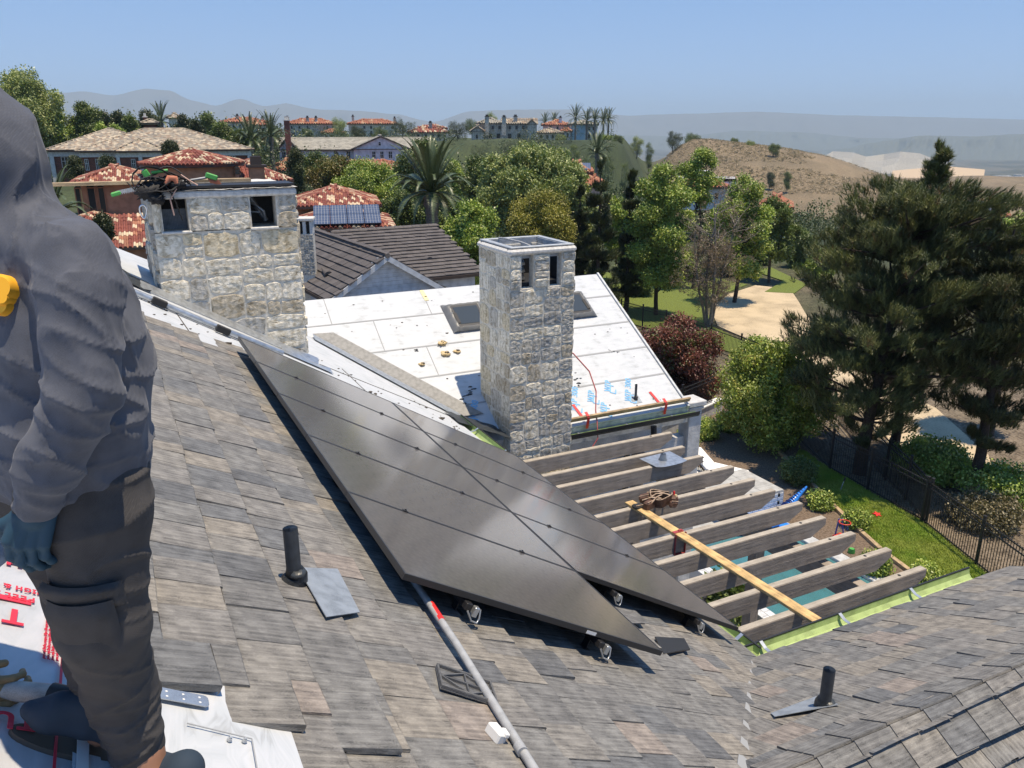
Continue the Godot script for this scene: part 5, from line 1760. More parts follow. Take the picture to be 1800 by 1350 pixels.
	picket_fence("far black picket fence between the house gardens and the sandy road", [G3(28.6, -46.0), G3(28.6, -42.0), G3(29.1, -38.0), G3(29.35, -34.2), G3(29.2, -31.6), G3(28.7, -27.6), G3(26.6, -22.8)], 1.5)
	picket_fence("short black railing behind the low wall, left of the round tree", [G3(17.9, -24.2, 0.55), G3(22.5, -25.8, 0.55)], 1.3)
	picket_fence("black railing by the patio steps under the first pergola beams", [G3(15.4, -19.8), G3(17.6, -20.4)], 1.05)
	picket_fence("black stair railing under the middle of the pergola", [G3(12.6, -17.9), G3(14.6, -17.4)], 1.05)
	picket_fence("black railing below the plank's lower end", [G3(11.6, -11.4), G3(11.9, -15.0)], 1.05)
	# low wall behind the planting and the pillar at the corner of B
	var lw := thing("garden_wall", "low pale garden wall with a white cap behind the shrubs", "wall")
	m = MB.new()
	m.beam(G3(17.2, -24.0, 0.27), G3(23.2, -26.1, 0.27), 0.25, 0.54)
	put("wall", m, M.stucco, lw)
	m = MB.new()
	m.beam(G3(17.2, -24.0, 0.575), G3(23.2, -26.1, 0.575), 0.33, 0.07, 0.01)
	put("cap", m, M.stucco_white, lw)
	var pil := thing("stucco_pillar", "grey stucco pillar with a square cap at the corner of the white roof", "pillar", Vector3(9.10, 0, -11.0))
	m = MB.new()
	m.cbox(Vector3(0, 3.6, 0), Vector3(0.29, 7.2, 0.29), 0.012)
	put("shaft", m, M.stucco, pil)
	m = MB.new()
	m.cbox(Vector3(0, 7.24, 0), Vector3(0.40, 0.09, 0.40), 0.012)
	m.cbox(Vector3(0, 7.15, 0), Vector3(0.34, 0.05, 0.34), 0.012)
	put("cap", m, M.stucco, pil)
	m = MB.new()
	m.box(Vector3(-0.6, 3.3, -0.05), Vector3(0.95, 6.6, 0.2))
	put("wing_wall", m, M.stucco, pil)
	# a glimpse of the white curved wall beyond the roof's rake
	var cw := thing("curved_garden_wall", "low white curved wall with plants beyond the white roof's edge", "wall")
	m = MB.new()
	var pts := []
	for i in 10: pts.append(G3(20.8 + i * 0.42, -37.6 + 0.09 * (i - 4) * (i - 4), 0.8))
	m.tube(pts, 0.30, 4, true, Vector2(0.5, 3.0), Vector3.UP)
	put("wall", m, M.stucco_white, cw)
	# inflatable with a ridged tail
	var fl := thing("pool_float", "blue inflatable crocodile float with a striped upcurled tail", "pool float", Vector3(17.9, 0.10, -16.9))
	m = MB.new()
	m.ball(Vector3(-0.62, 0.12, 0.0), Vector3(0.85, 0.16, 0.42), 8, 14)
	m.ball(Vector3(-1.5, 0.10, 0.05), Vector3(0.45, 0.10, 0.22), 8, 12)
	for s: float in [-1.0, 1.0]:
		m.ball(Vector3(-0.3, 0.08, s * 0.48), Vector3(0.22, 0.09, 0.16), 6, 10)
		m.ball(Vector3(-1.05, 0.08, s * 0.45), Vector3(0.20, 0.09, 0.16), 6, 10)
	put("body", m, M.float_blue, fl)
	m = MB.new()
	var tp := []; var tr := []
	for i in 15:
		var t := i / 14.0
		tp.append(Vector3(0.0 + t * 1.35, 0.20 + 0.55 * t * t, -0.15 * sin(t * 2.6) - 0.25 * t))
		tr.append(lerpf(0.24, 0.03, t) * (1.0 + 0.10 * (i % 2)))
	m.tube(tp, tr, 10)
	put("tail", m, M.float_blue, fl)
	m = MB.new()
	for i in range(2, 14):
		m.ball(tp[i] + Vector3(0, tr[i] * 0.75, 0), Vector3(0.028, tr[i] * 0.55, tr[i] * 0.75), 5, 8)
	put("stripe", m, M.float_dark, fl)
	# toy hoop
	var hp := thing("toy_hoop", "small red and blue toy basketball hoop on the mulch by the pool", "toy", Vector3(18.75, 0.06, -15.3))
	hp.scale = Vector3.ONE * 0.7
	m = MB.new()
	m.cbox(Vector3(0, 0.05, 0), Vector3(0.5, 0.10, 0.42), 0.03)
	put("base", m, M.toy_red, hp)
	m = MB.new()
	m.tube([Vector3(-0.12, 0.1, -0.15), Vector3(-0.05, 0.85, -0.12)], 0.035, 8)
	m.tube([Vector3(0.15, 0.1, 0.05), Vector3(0.10, 0.85, -0.10)], 0.03, 8)
	put("stand", m, M.toy_blue, hp)
	m = MB.new()
	pts = []
	for i in 21: pts.append(Vector3(cos(TAU * i / 20.0) * 0.24, 0.80, 0.16 + sin(TAU * i / 20.0) * 0.24))
	m.tube(pts, 0.022, 6, false)
	put("rim", m, M.toy_red, hp)
	m = MB.new()
	for i in 10:
		var a := TAU * i / 10.0
		m.beam(Vector3(cos(a) * 0.23, 0.79, 0.16 + sin(a) * 0.23), Vector3(cos(a + 0.4) * 0.14, 0.45, 0.16 + sin(a + 0.4) * 0.14), 0.008, 0.008)
	put("net", m, M.toy_blue, hp)
	# small finds on bed and lawn
	var gv := thing("valve_cover", "green irrigation valve cover set in the mulch", "valve cover", Vector3(18.35, 0.05, -14.5))
	m = MB.new()
	m.tube([Vector3.ZERO, Vector3(0, 0.10, 0), Vector3(0, 0.13, 0)], [0.10, 0.10, 0.07], 12)
	put("cover", m, M.green_plastic, gv)
	var st := thing("orange_toy", "small orange star toy lying on the lawn", "toy", Vector3(20.94, 0.10, -15.8))
	m = MB.new()
	var poly := PackedVector2Array()
	for i in 10: poly.append(Vector2.from_angle(TAU * i / 10.0) * (0.16 if i % 2 == 0 else 0.07))
	m.prism(poly, Vector3.ZERO, Vector3(1, 0, 0), Vector3(0, 0.2, -1).normalized(), 0.04)
	put("star", m, M.red_tape, st)
	var sp := thing("sprinkler_stake", "thin leaning sprinkler stake in the lawn", "sprinkler", Vector3(21.4, 0.05, -17.7))
	m = MB.new()
	m.tube([Vector3.ZERO, Vector3(0.12, 0.35, 0.0)], 0.015, 6)
	put("stake", m, M.conduit, sp)
	m = MB.new()
	m.cbox(Vector3(0.14, 0.40, 0), Vector3(0.05, 0.14, 0.05), 0.01, Basis(Vector3(0, 0, 1), -0.3))
	put("head", m, M.black, sp)
	# loungers: white cushions on black frames
	var i := 0
	for q in [[17.3, -19.3, 0.5, "white cushioned sun lounger under the outer pergola ends"], [18.5, -20.1, 0.5, "white cushioned sun lounger in the round tree's dappled shade"]]:
		var lo := thing("sun_lounger", q[3], "sun lounger", Vector3(q[0], 0.05, q[1]), q[2], "sun loungers on the patio")
		m = MB.new()
		m.cbox(Vector3(0, 0.36, 0), Vector3(0.70, 0.14, 1.3), 0.04)
		put("seat_cushion", m, M.cushion, lo)
		m = MB.new()
		m.cbox(Vector3(0, 0.60, -0.95), Vector3(0.70, 0.13, 0.80), 0.04, Basis(Vector3(1, 0, 0), 0.7))
		put("back_cushion", m, M.cushion, lo)
		m = MB.new()
		for sx: float in [-1.0, 1.0]:
			m.beam(Vector3(sx * 0.36, 0.26, 0.66), Vector3(sx * 0.36, 0.26, -0.7), 0.03, 0.04)
			m.beam(Vector3(sx * 0.36, 0.26, -0.7), Vector3(sx * 0.36, 0.85, -1.25), 0.03, 0.04)
		put("frame", m, M.black_metal, lo)
		for sx: float in [-1.0, 1.0]:
			for sz: float in [-0.6, 0.6]:
				m = MB.new()
				m.beam(Vector3(sx * 0.36, 0, sz), Vector3(sx * 0.36, 0.25, sz), 0.03, 0.03, 0.0, Vector3(1, 0, 0))
				put("leg", m, M.black_metal, lo)
		i += 1

func white_wall(label: String, a: Vector3, b: Vector3, w: float, h: float):
	var o := thing("brick_wall", label, "wall")
	var m := MB.new()
	m.beam(a + Vector3.UP * h * 0.5, b + Vector3.UP * h * 0.5, w - 0.02, h - 0.02)
	put("core", m, M.brick_joint, o)
	var l := (b - a).length()
	var d := (b - a) / l
	var sd := d.cross(Vector3.UP)
	var n := 0
	var rest := MB.new()
	# bricks on the top, stretchers in two rows, and on the pool face
	var k := 0.0
	while k < l - 0.3:
		for r in 2:
			var c := a + d * (k + 0.15 + (0.15 if r == 1 else 0.0)) + sd * (r - 0.5) * w * 0.5 + Vector3.UP * (h - 0.028)
			if n < 70:
				m = MB.new()
				m.cbox(c, Vector3(w * 0.5 - 0.022, 0.06, 0.275), 0.008)
				put("brick", m, M.white_brick, o)
			else: rest.cbox(c, Vector3(w * 0.5 - 0.022, 0.06, 0.275), 0.008)
			n += 1
		for y in 4:
			rest.cbox(a + d * (k + 0.15 + 0.15 * (y % 2)) + sd * (w * 0.5 - 0.03) + Vector3.UP * (0.08 + y * 0.11), Vector3(0.06, 0.09, 0.275), 0.008)
		k += 0.30
	tag(put("bricks", rest, M.white_brick, o), "", "", "", "stuff")

func white_block():
	var o := thing("raised_platform", "raised white brick platform with grey paving, corner by the blue float", "platform", Vector3(16.5, 0, -17.3))
	o.scale = Vector3(0.72, 0.95, 0.42)
	var m := MB.new()
	m.box(Vector3(1.0, 0.45, -2.2), Vector3(3.1, 0.9, 4.4))
	put("core", m, M.brick_joint, o)
	for i in 3:
		for k in 4:
			m = MB.new()
			m.cbox(Vector3(-0.02 + i * 1.02, 0.925, -0.56 - k * 1.1), Vector3(1.01, 0.06, 1.09), 0.01)
			put("slab", m, M.paving, o)
	for r in 6:
		for k in 9:
			m = MB.new()
			m.cbox(Vector3(-0.42 + k * 0.345 + (0.17 if r % 2 else 0.0) * (1 if k < 8 else 0), 0.10 + r * 0.14, 0.005), Vector3(0.33, 0.125, 0.06), 0.012)
			put("brick", m, M.white_brick, o)
	var rs := MB.new()
	for r in 6:
		for k in 12: rs.cbox(Vector3(2.555, 0.10 + r * 0.14, -0.2 - k * 0.345 - (0.17 if r % 2 else 0.0)), Vector3(0.06, 0.125, 0.33), 0.012)
	tag(put("bricks", rs, M.white_brick, o), "", "", "", "stuff")

# ---------------------------------------------------------------- neighbouring houses
# house space: x to the right, z towards us, y from the yard's level
var tiles := {}
func tile_mesh(style: String) -> Mesh:
	if tiles.has(style): return tiles[style]
	var m := MB.new()
	m.tint = true
	if style == "barrel":            # pitch 0.24 across, 0.38 down the slope; butt at z = 0 looking down the slope (+z)
		var n := 5
		for i in n:
			var a := PI * i / n; var b := PI * (i + 1) / n
			var A := Vector3(-cos(a) * 0.10, sin(a) * 0.115, 0); var B := Vector3(-cos(b) * 0.10, sin(b) * 0.115, 0)
			var A2 := A * 0.82 + Vector3(0, -0.012, -0.42); var B2 := B * 0.82 + Vector3(0, -0.012, -0.42)
			m.quad(A2, A, B, B2)
			m.tri(Vector3(0, 0, 0), B, A)
		m.box(Vector3(0.12, 0.008, -0.2), Vector3(0.09, 0.02, 0.4))
	elif style == "flat":            # 0.33 wide, 0.35 down the slope
		m.hexa([Vector3(-0.16, -0.01, 0.0), Vector3(0.16, -0.01, 0.0), Vector3(0.16, 0.0, -0.42), Vector3(-0.16, 0.0, -0.42), Vector3(-0.16, 0.035, 0.0), Vector3(0.16, 0.035, 0.0), Vector3(0.16, 0.008, -0.42), Vector3(-0.16, 0.008, -0.42)])
	elif style == "slate":           # like flat, with a thick butt
		m.hexa([Vector3(-0.163, -0.01, 0.0), Vector3(0.163, -0.01, 0.0), Vector3(0.163, 0.0, -0.42), Vector3(-0.163, 0.0, -0.42), Vector3(-0.163, 0.075, 0.0), Vector3(0.163, 0.075, 0.0), Vector3(0.163, 0.012, -0.42), Vector3(-0.163, 0.012, -0.42)])
	tiles[style] = m.commit()
	return tiles[style]

func palette(k: String) -> Color:
	var v := rf(0.8, 1.2)
	var r := rng.randf()
	if k == "red":
		if r < 0.25: return Color(0.62, 0.49, 0.34) * v
		if r < 0.42: return Color(0.40, 0.17, 0.10) * v
		return Color(0.24, 0.065, 0.045) * v
	if k == "orange":
		if r < 0.2: return Color(0.50, 0.30, 0.18) * v
		return Color(0.36, 0.135, 0.075) * v
	if k == "tan":
		if r < 0.25: return Color(0.50, 0.42, 0.31) * v
		if r < 0.45: return Color(0.30, 0.22, 0.155) * v
		if r < 0.7: return Color(0.25, 0.22, 0.185) * v
		return Color(0.33, 0.285, 0.22) * v
	if k == "pale":
		return Color(0.34, 0.32, 0.27) * v
	return Color(0.115, 0.102, 0.098) * v        # "grey"

# one roof face, corners counter-clockwise from outside, p[0] -> p[1] the eave
func roof_face(o: Node3D, p: Array, style: String, pal: String, base: Material, sz := 1.0, single := 0, ridge := true):
	var u: Vector3 = (p[1] - p[0]).normalized()
	var n: Vector3 = u.cross(p[2] - p[0]).normalized()
	var up := n.cross(u)
	var m := MB.new()
	var poly := PackedVector2Array()
	for q in p: poly.append(Vector2((q - p[0]).dot(u), (q - p[0]).dot(up)))
	m.prism(poly, p[0] - n * 0.12, u, up, 0.12)
	put("roof_slope", m, base, o)
	if style == "": return
	var pw := (0.24 if style == "barrel" else 0.33) * sz
	var ph := (0.38 if style == "barrel" else 0.35) * sz
	var xs := []; var cs := []
	var top := 0.0
	var lo := 0.0; var hi := 0.0
	for q in poly:
		top = maxf(top, q.y); lo = minf(lo, q.x); hi = maxf(hi, q.x)
	var v := -0.03
	var row := 0
	var bs := Basis(u, n, -up)
	while v < top:
		var a := lo + pw * 0.5 + (pw * 0.5 if row % 2 == 1 and style != "barrel" else 0.0)
		while a < hi:
			var probe := Vector2(a, clampf(v + 0.06, 0.02, top - 0.02))
			if Geometry2D.is_point_in_polygon(probe, poly):
				var s := sz * rf(0.97, 1.03)
				xs.append(Transform3D(bs * Basis(Vector3(1, 0, 0), 0.05 if style != "slate" else 0.0) * Basis.from_scale(Vector3(sz, sz * rf(0.9, 1.25), s)), p[0] + u * a + up * v + n * 0.012))
				cs.append(palette(pal))
			a += pw
		v += ph
		row += 1
	var mesh := tile_mesh(style)
	if single > 0:
		for i in mini(single, xs.size()):
			var k := int(i * float(xs.size()) / single)
			var t := put("roof_tile", mesh, grey_tile(i % 4), o)
			t.transform = xs[k]
			cs[k] = Color(0, 0, 0, 0)
		var x2 := []; var c2 := []
		for i in xs.size():
			if cs[i].a > 0.5: x2.append(xs[i]); c2.append(cs[i])
		xs = x2; cs = c2
	if xs.size(): multi("roof_tiles", mesh, M.tile, xs, cs, o)

func grey_tile(i: int) -> Material:
	var k := "grey_tile%d" % i
	if not M.has(k):
		var v: float = [0.86, 1.0, 1.12, 0.94][i]
		mat(k, Color(0.115, 0.102, 0.098) * v, 0.8, T.fine, 2.0)
	return M[k]

func ridge_line(o: Node3D, a: Vector3, b: Vector3, pal: String, r := 0.13):
	var n := maxi(1, int((b - a).length() / 0.42))
	var m := MB.new()
	m.tint = true
	for i in n:
		m.col = palette(pal)
		var p := a.lerp(b, float(i) / n); var q := a.lerp(b, (i + 1.12) / n)
		m.tube([p, q], [r * 1.05, r * 0.9], 7)
	tag(put("ridge_tiles", m, M.tile, o), "", "", "", "stuff")

# a block: walls from y0 to the eave ye, roof up to yr
func block(o: Node3D, x0: float, x1: float, z0: float, z1: float, y0: float, ye: float, yr: float, kind: String, wall: Material, style: String, pal: String, sz := 1.0, over := 0.5, single := 0):
	var m := MB.new()
	m.box(Vector3((x0 + x1) * 0.5, (y0 + ye) * 0.5, (z0 + z1) * 0.5), Vector3(x1 - x0, ye - y0, z1 - z0))
	var a := x0 - over; var b := x1 + over; var c := z0 - over; var d := z1 + over   # c back, d front
	var base: Material = M.tile_base_red if pal in ["red", "orange"] else M.tile_base_dull
	var cz := (c + d) * 0.5
	var cx := (a + b) * 0.5
	var E := func(x: float, z: float) -> Vector3: return Vector3(x, ye, z)
	if kind == "hip":
		var lx := b - a; var lz := d - c
		var r0: Vector3; var r1: Vector3
		if lx >= lz:
			r0 = Vector3(a + lz * 0.5, yr, cz); r1 = Vector3(b - lz * 0.5, yr, cz)
			roof_face(o, [E.call(a, d), E.call(b, d), r1, r0], style, pal, base, sz, single)
			roof_face(o, [E.call(b, c), E.call(a, c), r0, r1], "", pal, base, sz)
			roof_face(o, [E.call(b, d), E.call(b, c), r1], style, pal, base, sz)
			roof_face(o, [E.call(a, c), E.call(a, d), r0], style, pal, base, sz)
		else:
			r0 = Vector3(cx, yr, c + lx * 0.5); r1 = Vector3(cx, yr, d - lx * 0.5)
			roof_face(o, [E.call(a, d), E.call(b, d), r1], style, pal, base, sz)
			roof_face(o, [E.call(b, c), E.call(a, c), r0], "", pal, base, sz)
			roof_face(o, [E.call(b, d), E.call(b, c), r0, r1], style, pal, base, sz)
			roof_face(o, [E.call(a, c), E.call(a, d), r1, r0], style, pal, base, sz)
		if style:
			for q in [[r0, r1], [E.call(a, d), r0 if lx >= lz else r1], [E.call(b, d), r1]]: ridge_line(o, q[0], q[1], pal, 0.12 * sz)
	elif kind == "gable_x":
		var r0 := Vector3(a, yr, cz); var r1 := Vector3(b, yr, cz)
		roof_face(o, [E.call(a, d), E.call(b, d), r1, r0], style, pal, base, sz, single)
		roof_face(o, [E.call(b, c), E.call(a, c), r0, r1], "", pal, base, sz)
		for x: float in [x0, x1 - 0.15]: m.prism(PackedVector2Array([Vector2(z0, ye), Vector2(z0, ye), Vector2((z0 + z1) * 0.5, yr - 0.2), Vector2(z1, ye)]).slice(1), Vector3(x, 0, 0), Vector3(0, 0, 1), Vector3(0, 1, 0), -0.15)
		if style: ridge_line(o, r0, r1, pal, 0.12 * sz)
	elif kind == "gable_z":
		var r0 := Vector3(cx, yr, c); var r1 := Vector3(cx, yr, d)
		roof_face(o, [E.call(b, d), E.call(b, c), r0, r1], style, pal, base, sz, single)
		roof_face(o, [E.call(a, c), E.call(a, d), r1, r0], style, pal, base, sz, single)
		for z: float in [z0 + 0.15, z1]: m.prism(PackedVector2Array([Vector2(x0, ye), Vector2(x1, ye), Vector2((x0 + x1) * 0.5, yr - 0.2)]), Vector3(0, 0, z - 0.15), Vector3(1, 0, 0), Vector3(0, 1, 0), 0.15)
		if style: ridge_line(o, r0, r1, pal, 0.12 * sz)
	elif kind == "flat":
		roof_face(o, [E.call(x0, z1), E.call(x1, z1), E.call(x1, z0), E.call(x0, z0)], "", pal, base)
	put("wall", m, wall, o)
	if kind != "flat":
		var g := MB.new()
		for q in [[Vector3(a, ye - 0.05, d + 0.05), Vector3(b, ye - 0.05, d + 0.05)], [Vector3(b + 0.05, ye - 0.05, d), Vector3(b + 0.05, ye - 0.05, c)], [Vector3(a - 0.05, ye - 0.05, d), Vector3(a - 0.05, ye - 0.05, c)]]:
			g.beam(q[0], q[1], 0.12, 0.12)
		put("gutter", g, M.gutter_brown, o)

func window(o: Node3D, x: float, y: float, z: float, w: float, h: float, side := "f", trim: Material = null, arch := false, bars := true):
	var b := Basis.IDENTITY
	if side == "r": b = Basis(Vector3.UP, PI / 2)
	elif side == "l": b = Basis(Vector3.UP, -PI / 2)
	var root := Transform3D(b, Vector3(x, y, z))
	var m := MB.new()
	if trim == null: trim = M.trim_white
	var t := clampf(w * 0.08, 0.05, 0.12)
	for s: float in [-1.0, 1.0]:
		m.box(Vector3(s * (w * 0.5), 0, 0.03), Vector3(t, h, 0.10))
		m.box(Vector3(0, s * h * 0.5, 0.03), Vector3(w + t, t, 0.102 if s > 0 else 0.16))
	if bars:
		m.box(Vector3(0, 0, 0.03), Vector3(0.05, h, 0.05))
		m.box(Vector3(0, 0.1 * h, 0.03), Vector3(w, 0.05, 0.052))
	var p := MB.new()
	p.box(Vector3(0, 0, 0.015), Vector3(w, h, 0.03))
	if arch:
		var poly := PackedVector2Array()
		for i in 9: poly.append(Vector2(cos(PI * i / 8.0) * w * 0.5, h * 0.5 + sin(PI * i / 8.0) * w * 0.5))
		p.prism(poly, Vector3(0, 0, -0.01), Vector3(1, 0, 0), Vector3(0, 1, 0), 0.04)
	var f := put("window", m, trim, o)
	f.transform = root
	put("pane", p, M.window_dark, f)

func chimney_on(o: Node3D, x: float, z: float, y0: float, y1: float, w: float, m: Material):
	var c := MB.new()
	c.box(Vector3(x, (y0 + y1) * 0.5, z), Vector3(w, y1 - y0, w))
	var r := put("chimney", c, m, o)
	c = MB.new()
	c.box(Vector3(x, y1 + 0.05, z), Vector3(w + 0.25, 0.14, w + 0.25))
	c.box(Vector3(x, y1 + 0.35, z), Vector3(w * 0.7, 0.5, w * 0.7))
	put("chimney_cap", c, M.gutter_brown if m != M.brick_wall else M.trim_white, r)

func solar_on(o: Node3D, at: Vector3, u: Vector3, up: Vector3, nx: int, ny: int, w := 1.0, h := 1.65):
	var n := u.cross(up).normalized()
	for i in nx:
		for k in ny:
			var m := MB.new()
			var c := at + u * (i + 0.5) * w + up * (k + 0.5) * h + n * 0.16
			m.box(c, Vector3(w - 0.03, h - 0.03, 0.04), Basis(u, up, n))
			var p := put("rooftop_solar_panel", m, M.solar_blue, o)
			m = MB.new()
			for e in 5: m.box(c + u * (e + 1 - 3) * w / 6.0 + n * 0.022, Vector3(0.014, h - 0.04, 0.003), Basis(u, up, n))
			for e in 3: m.box(c + up * (e + 1 - 2) * h / 4.0 + n * 0.0225, Vector3(w - 0.04, 0.014, 0.003), Basis(u, up, n))
			put("cell_lines", m, M.solar_line, p)

func site(called: String, label: String, f: float, turn_deg := 0.0, l := 0.0) -> Node3D:
	var g := ground(f, l)
	return thing(called, label, "house", Vector3(g.x, 0, g.y), deg_to_rad(-26.403 + turn_deg), "neighbouring houses" if false else "")

func build_neighbours():
	var h: Node3D
	var bx: MB
	mat("tile_base_red", Color(0.16, 0.06, 0.045), 0.9)
	mat("tile_base_dull", Color(0.12, 0.105, 0.095), 0.9)
	h = site("brick_house", "red brick house with tan shingled hip roofs and white quoins", 88.5, 23.1, -37.71)
	block(h, -10.50, 1.59, -20.00, -7.50, 4.37, 9.55, 11.81, "hip", M.brick_wall, "flat", "tan", 0.85, 0.50, 0)
	block(h, -6.95, 9.63, -13.00, -0.50, 4.88, 9.60, 11.76, "hip", M.brick_wall, "flat", "tan", 0.85, 0.50, 0)
	block(h, -3.31, 0.80, -2.80, 1.70, 5.05, 9.60, 10.75, "hip", M.brick_wall, "flat", "tan", 0.85, 0.50, 0)
	bx = MB.new()
	bx.box(Vector3(1.34, 9.19, -0.42), Vector3(16.91, 0.46, 0.25))
	put("frieze", bx, M.trim_white, h)
	bx = MB.new()
	bx.box(Vector3(-1.26, 9.20, 1.77), Vector3(4.91, 0.45, 0.25))
	put("frieze", bx, M.trim_white, h)
	bx = MB.new()
	bx.box(Vector3(-9.06, 9.11, -7.42), Vector3(3.18, 0.50, 0.25))
	put("frieze", bx, M.trim_white, h)
	bx = MB.new()
	bx.box(Vector3(-3.45, 7.52, 1.80), Vector3(0.31, 3.82, 0.30))
	put("quoin", bx, M.trim_white, h)
	bx = MB.new()
	bx.box(Vector3(-1.37, 7.52, 1.81), Vector3(0.37, 3.82, 0.30))
	put("quoin", bx, M.trim_white, h)
	bx = MB.new()
	bx.box(Vector3(0.92, 7.52, 1.80), Vector3(0.33, 3.82, 0.30))
	put("quoin", bx, M.trim_white, h)
	bx = MB.new()
	bx.box(Vector3(9.64, 7.41, -0.40), Vector3(0.42, 3.91, 0.30))
	put("quoin", bx, M.trim_white, h)
	bx = MB.new()
	bx.box(Vector3(-10.32, 7.17, -7.40), Vector3(0.43, 4.38, 0.30))
	put("quoin", bx, M.trim_white, h)
	window(h, -9.10, 8.25, -7.50, 0.65, 1.10, "f", M.trim_white, false, true)
	window(h, -6.52, 8.22, -0.50, 0.30, 1.08, "f", M.trim_white, false, true)
	window(h, -5.53, 8.22, -0.50, 0.30, 1.08, "f", M.trim_white, false, true)
	window(h, -4.64, 8.51, -0.50, 0.54, 0.60, "f", M.trim_white, false, true)
	window(h, -2.08, 8.25, 1.70, 0.35, 1.05, "f", M.trim_white, false, true)
	window(h, 7.86, 8.74, -0.50, 0.54, 0.36, "f", M.trim_white, false, true)
	window(h, 3.35, 8.51, -0.50, 0.54, 0.72, "f", M.trim_white, false, true)
	h = site("brick_house", "small far brick house with white cornice above the tan roof", 131.4, 23.1, -56.16)
	block(h, -0.79, 0.96, -8.00, -0.50, 11.16, 12.50, 13.03, "hip", M.brick_wall, "flat", "tan", 1.50, 0.50, 0)
	bx = MB.new()
	bx.box(Vector3(0.09, 12.38, -0.50), Vector3(2.43, 0.25, 0.40))
	put("frieze", bx, M.trim_white, h)
	chimney_on(h, -0.50, -3.00, 12.51, 13.37, 0.54, M.brick_wall)
	h = site("cream_house", "far cream house with tan roof among the dark pines at left", 210.6, 21.7, -83.66)
	block(h, -1.33, 1.60, -9.00, -0.50, 11.60, 14.01, 15.01, "hip", M.cream_wall, "flat", "tan", 2.00, 0.50, 0)
	window(h, 0.79, 13.21, -0.50, 0.42, 0.56, "f", M.trim_white, false, true)
	h = site("terracotta_house", "terracotta house with round tiled turret and stepped red tile roofs", 47.6, 22.2, -19.44)
	block(h, -4.78, -1.40, -6.00, -0.45, 6.40, 8.99, 9.71, "hip", M.terracotta_wall, "barrel", "red", 0.95, 0.45, 0)
	block(h, -5.19, -3.31, -0.80, 1.80, 5.38, 7.04, 7.40, "hip", M.terracotta_wall, "barrel", "red", 0.95, 0.40, 0)
	block(h, -3.37, -0.30, 0.00, 4.70, 4.86, 6.00, 7.26, "gable_x", M.terracotta_wall, "barrel", "red", 0.95, 0.30, 0)
	block(h, 2.50, 6.37, -7.60, -1.00, 6.33, 8.86, 9.80, "hip", M.terracotta_wall, "barrel", "red", 0.95, 0.40, 0)
	turret(h, 1.21, -1.00, 6.40, 9.96, 10.69, 2.95)
	window(h, 0.35, 9.51, 1.00, 0.29, 0.32, "f", M.terracotta_trim, true, false)
	window(h, 2.34, 9.51, 1.00, 0.29, 0.32, "f", M.terracotta_trim, true, false)
	window(h, 3.56, 9.48, 0.30, 0.29, 0.32, "f", M.terracotta_trim, true, false)
	window(h, -4.96, 8.01, -0.42, 0.26, 1.43, "f", M.terracotta_trim, true, false)
	window(h, -4.29, 8.01, -0.42, 0.39, 1.43, "f", M.terracotta_trim, true, false)
	window(h, -3.78, 8.01, -0.42, 0.32, 1.43, "f", M.terracotta_trim, true, false)
	chimney_on(h, 4.56, 1.20, 8.72, 9.77, 0.82, M.terracotta_wall)
	h = site("terracotta_house", "terracotta wing with red tiles and a row of rooftop solar panels", 44.0, 12.0, -9.39)
	block(h, -2.20, 2.04, -8.00, -2.40, 6.58, 7.74, 8.58, "hip", M.terracotta_wall, "barrel", "red", 0.95, 0.40, 0)
	block(h, -2.14, 2.54, -3.00, 2.15, 5.95, 7.04, 7.86, "hip", M.terracotta_wall, "barrel", "red", 0.95, 0.35, 0)
	solar_on(h, Vector3(-1.20, 7.12, 2.50), Vector3(1, 0, 0), Vector3(0, 0.826, -2.75).normalized(), 4, 2, 0.86, 1.25)
	h = site("white_house", "long white house with pale grey roof and brick end chimney", 130.1, 10.7, -24.65)
	block(h, -10.85, 12.02, -10.00, -0.30, 2.82, 8.56, 10.18, "gable_x", M.white_wall, "flat", "pale", 1.60, 0.30, 0)
	block(h, 0.13, 8.47, -6.50, 2.20, 2.99, 8.71, 10.61, "gable_z", M.white_wall, "flat", "pale", 1.60, 0.30, 0)
	block(h, -10.88, -8.41, -7.40, 1.30, 2.93, 8.69, 10.43, "gable_z", M.white_wall, "flat", "pale", 1.60, 0.30, 0)
	window(h, -10.27, 7.77, 1.30, 0.52, 1.04, "f", M.trim_white, false, true)
	window(h, -2.59, 7.80, -0.30, 0.53, 1.06, "f", M.trim_white, false, true)
	window(h, -0.69, 7.80, -0.30, 0.53, 1.06, "f", M.trim_white, false, true)
	window(h, 0.78, 7.80, -0.30, 0.53, 1.06, "f", M.trim_white, false, true)
	window(h, 3.15, 7.80, 2.20, 0.52, 1.04, "f", M.trim_white, false, true)
	window(h, 4.36, 7.80, 2.20, 0.52, 1.04, "f", M.trim_white, false, true)
	window(h, 5.65, 7.80, 2.20, 0.52, 1.04, "f", M.trim_white, false, true)
	window(h, -5.15, 7.71, -0.30, 0.53, 1.06, "f", M.trim_white, false, true)
	window(h, 4.10, 9.37, 2.20, 0.35, 0.35, "f", M.trim_white, true, false)
	chimney_on(h, -9.37, 2.60, 5.54, 12.81, 0.78, M.brick_wall)
	h = site("red_tiled_house", "low house with faded red tile roof in front of the long white house", 115.9, 11.9, -24.45)
	block(h, -9.31, -3.85, -9.00, -0.40, 4.75, 6.13, 7.41, "hip", M.terracotta_wall, "barrel", "orange", 2.00, 0.40, 0)
	block(h, -1.91, 11.42, -9.00, -0.40, 4.75, 6.05, 7.17, "hip", M.pink_wall, "barrel", "orange", 2.00, 0.40, 0)
	chimney_on(h, 0.23, 1.00, 6.48, 7.91, 0.70, M.stucco_white)
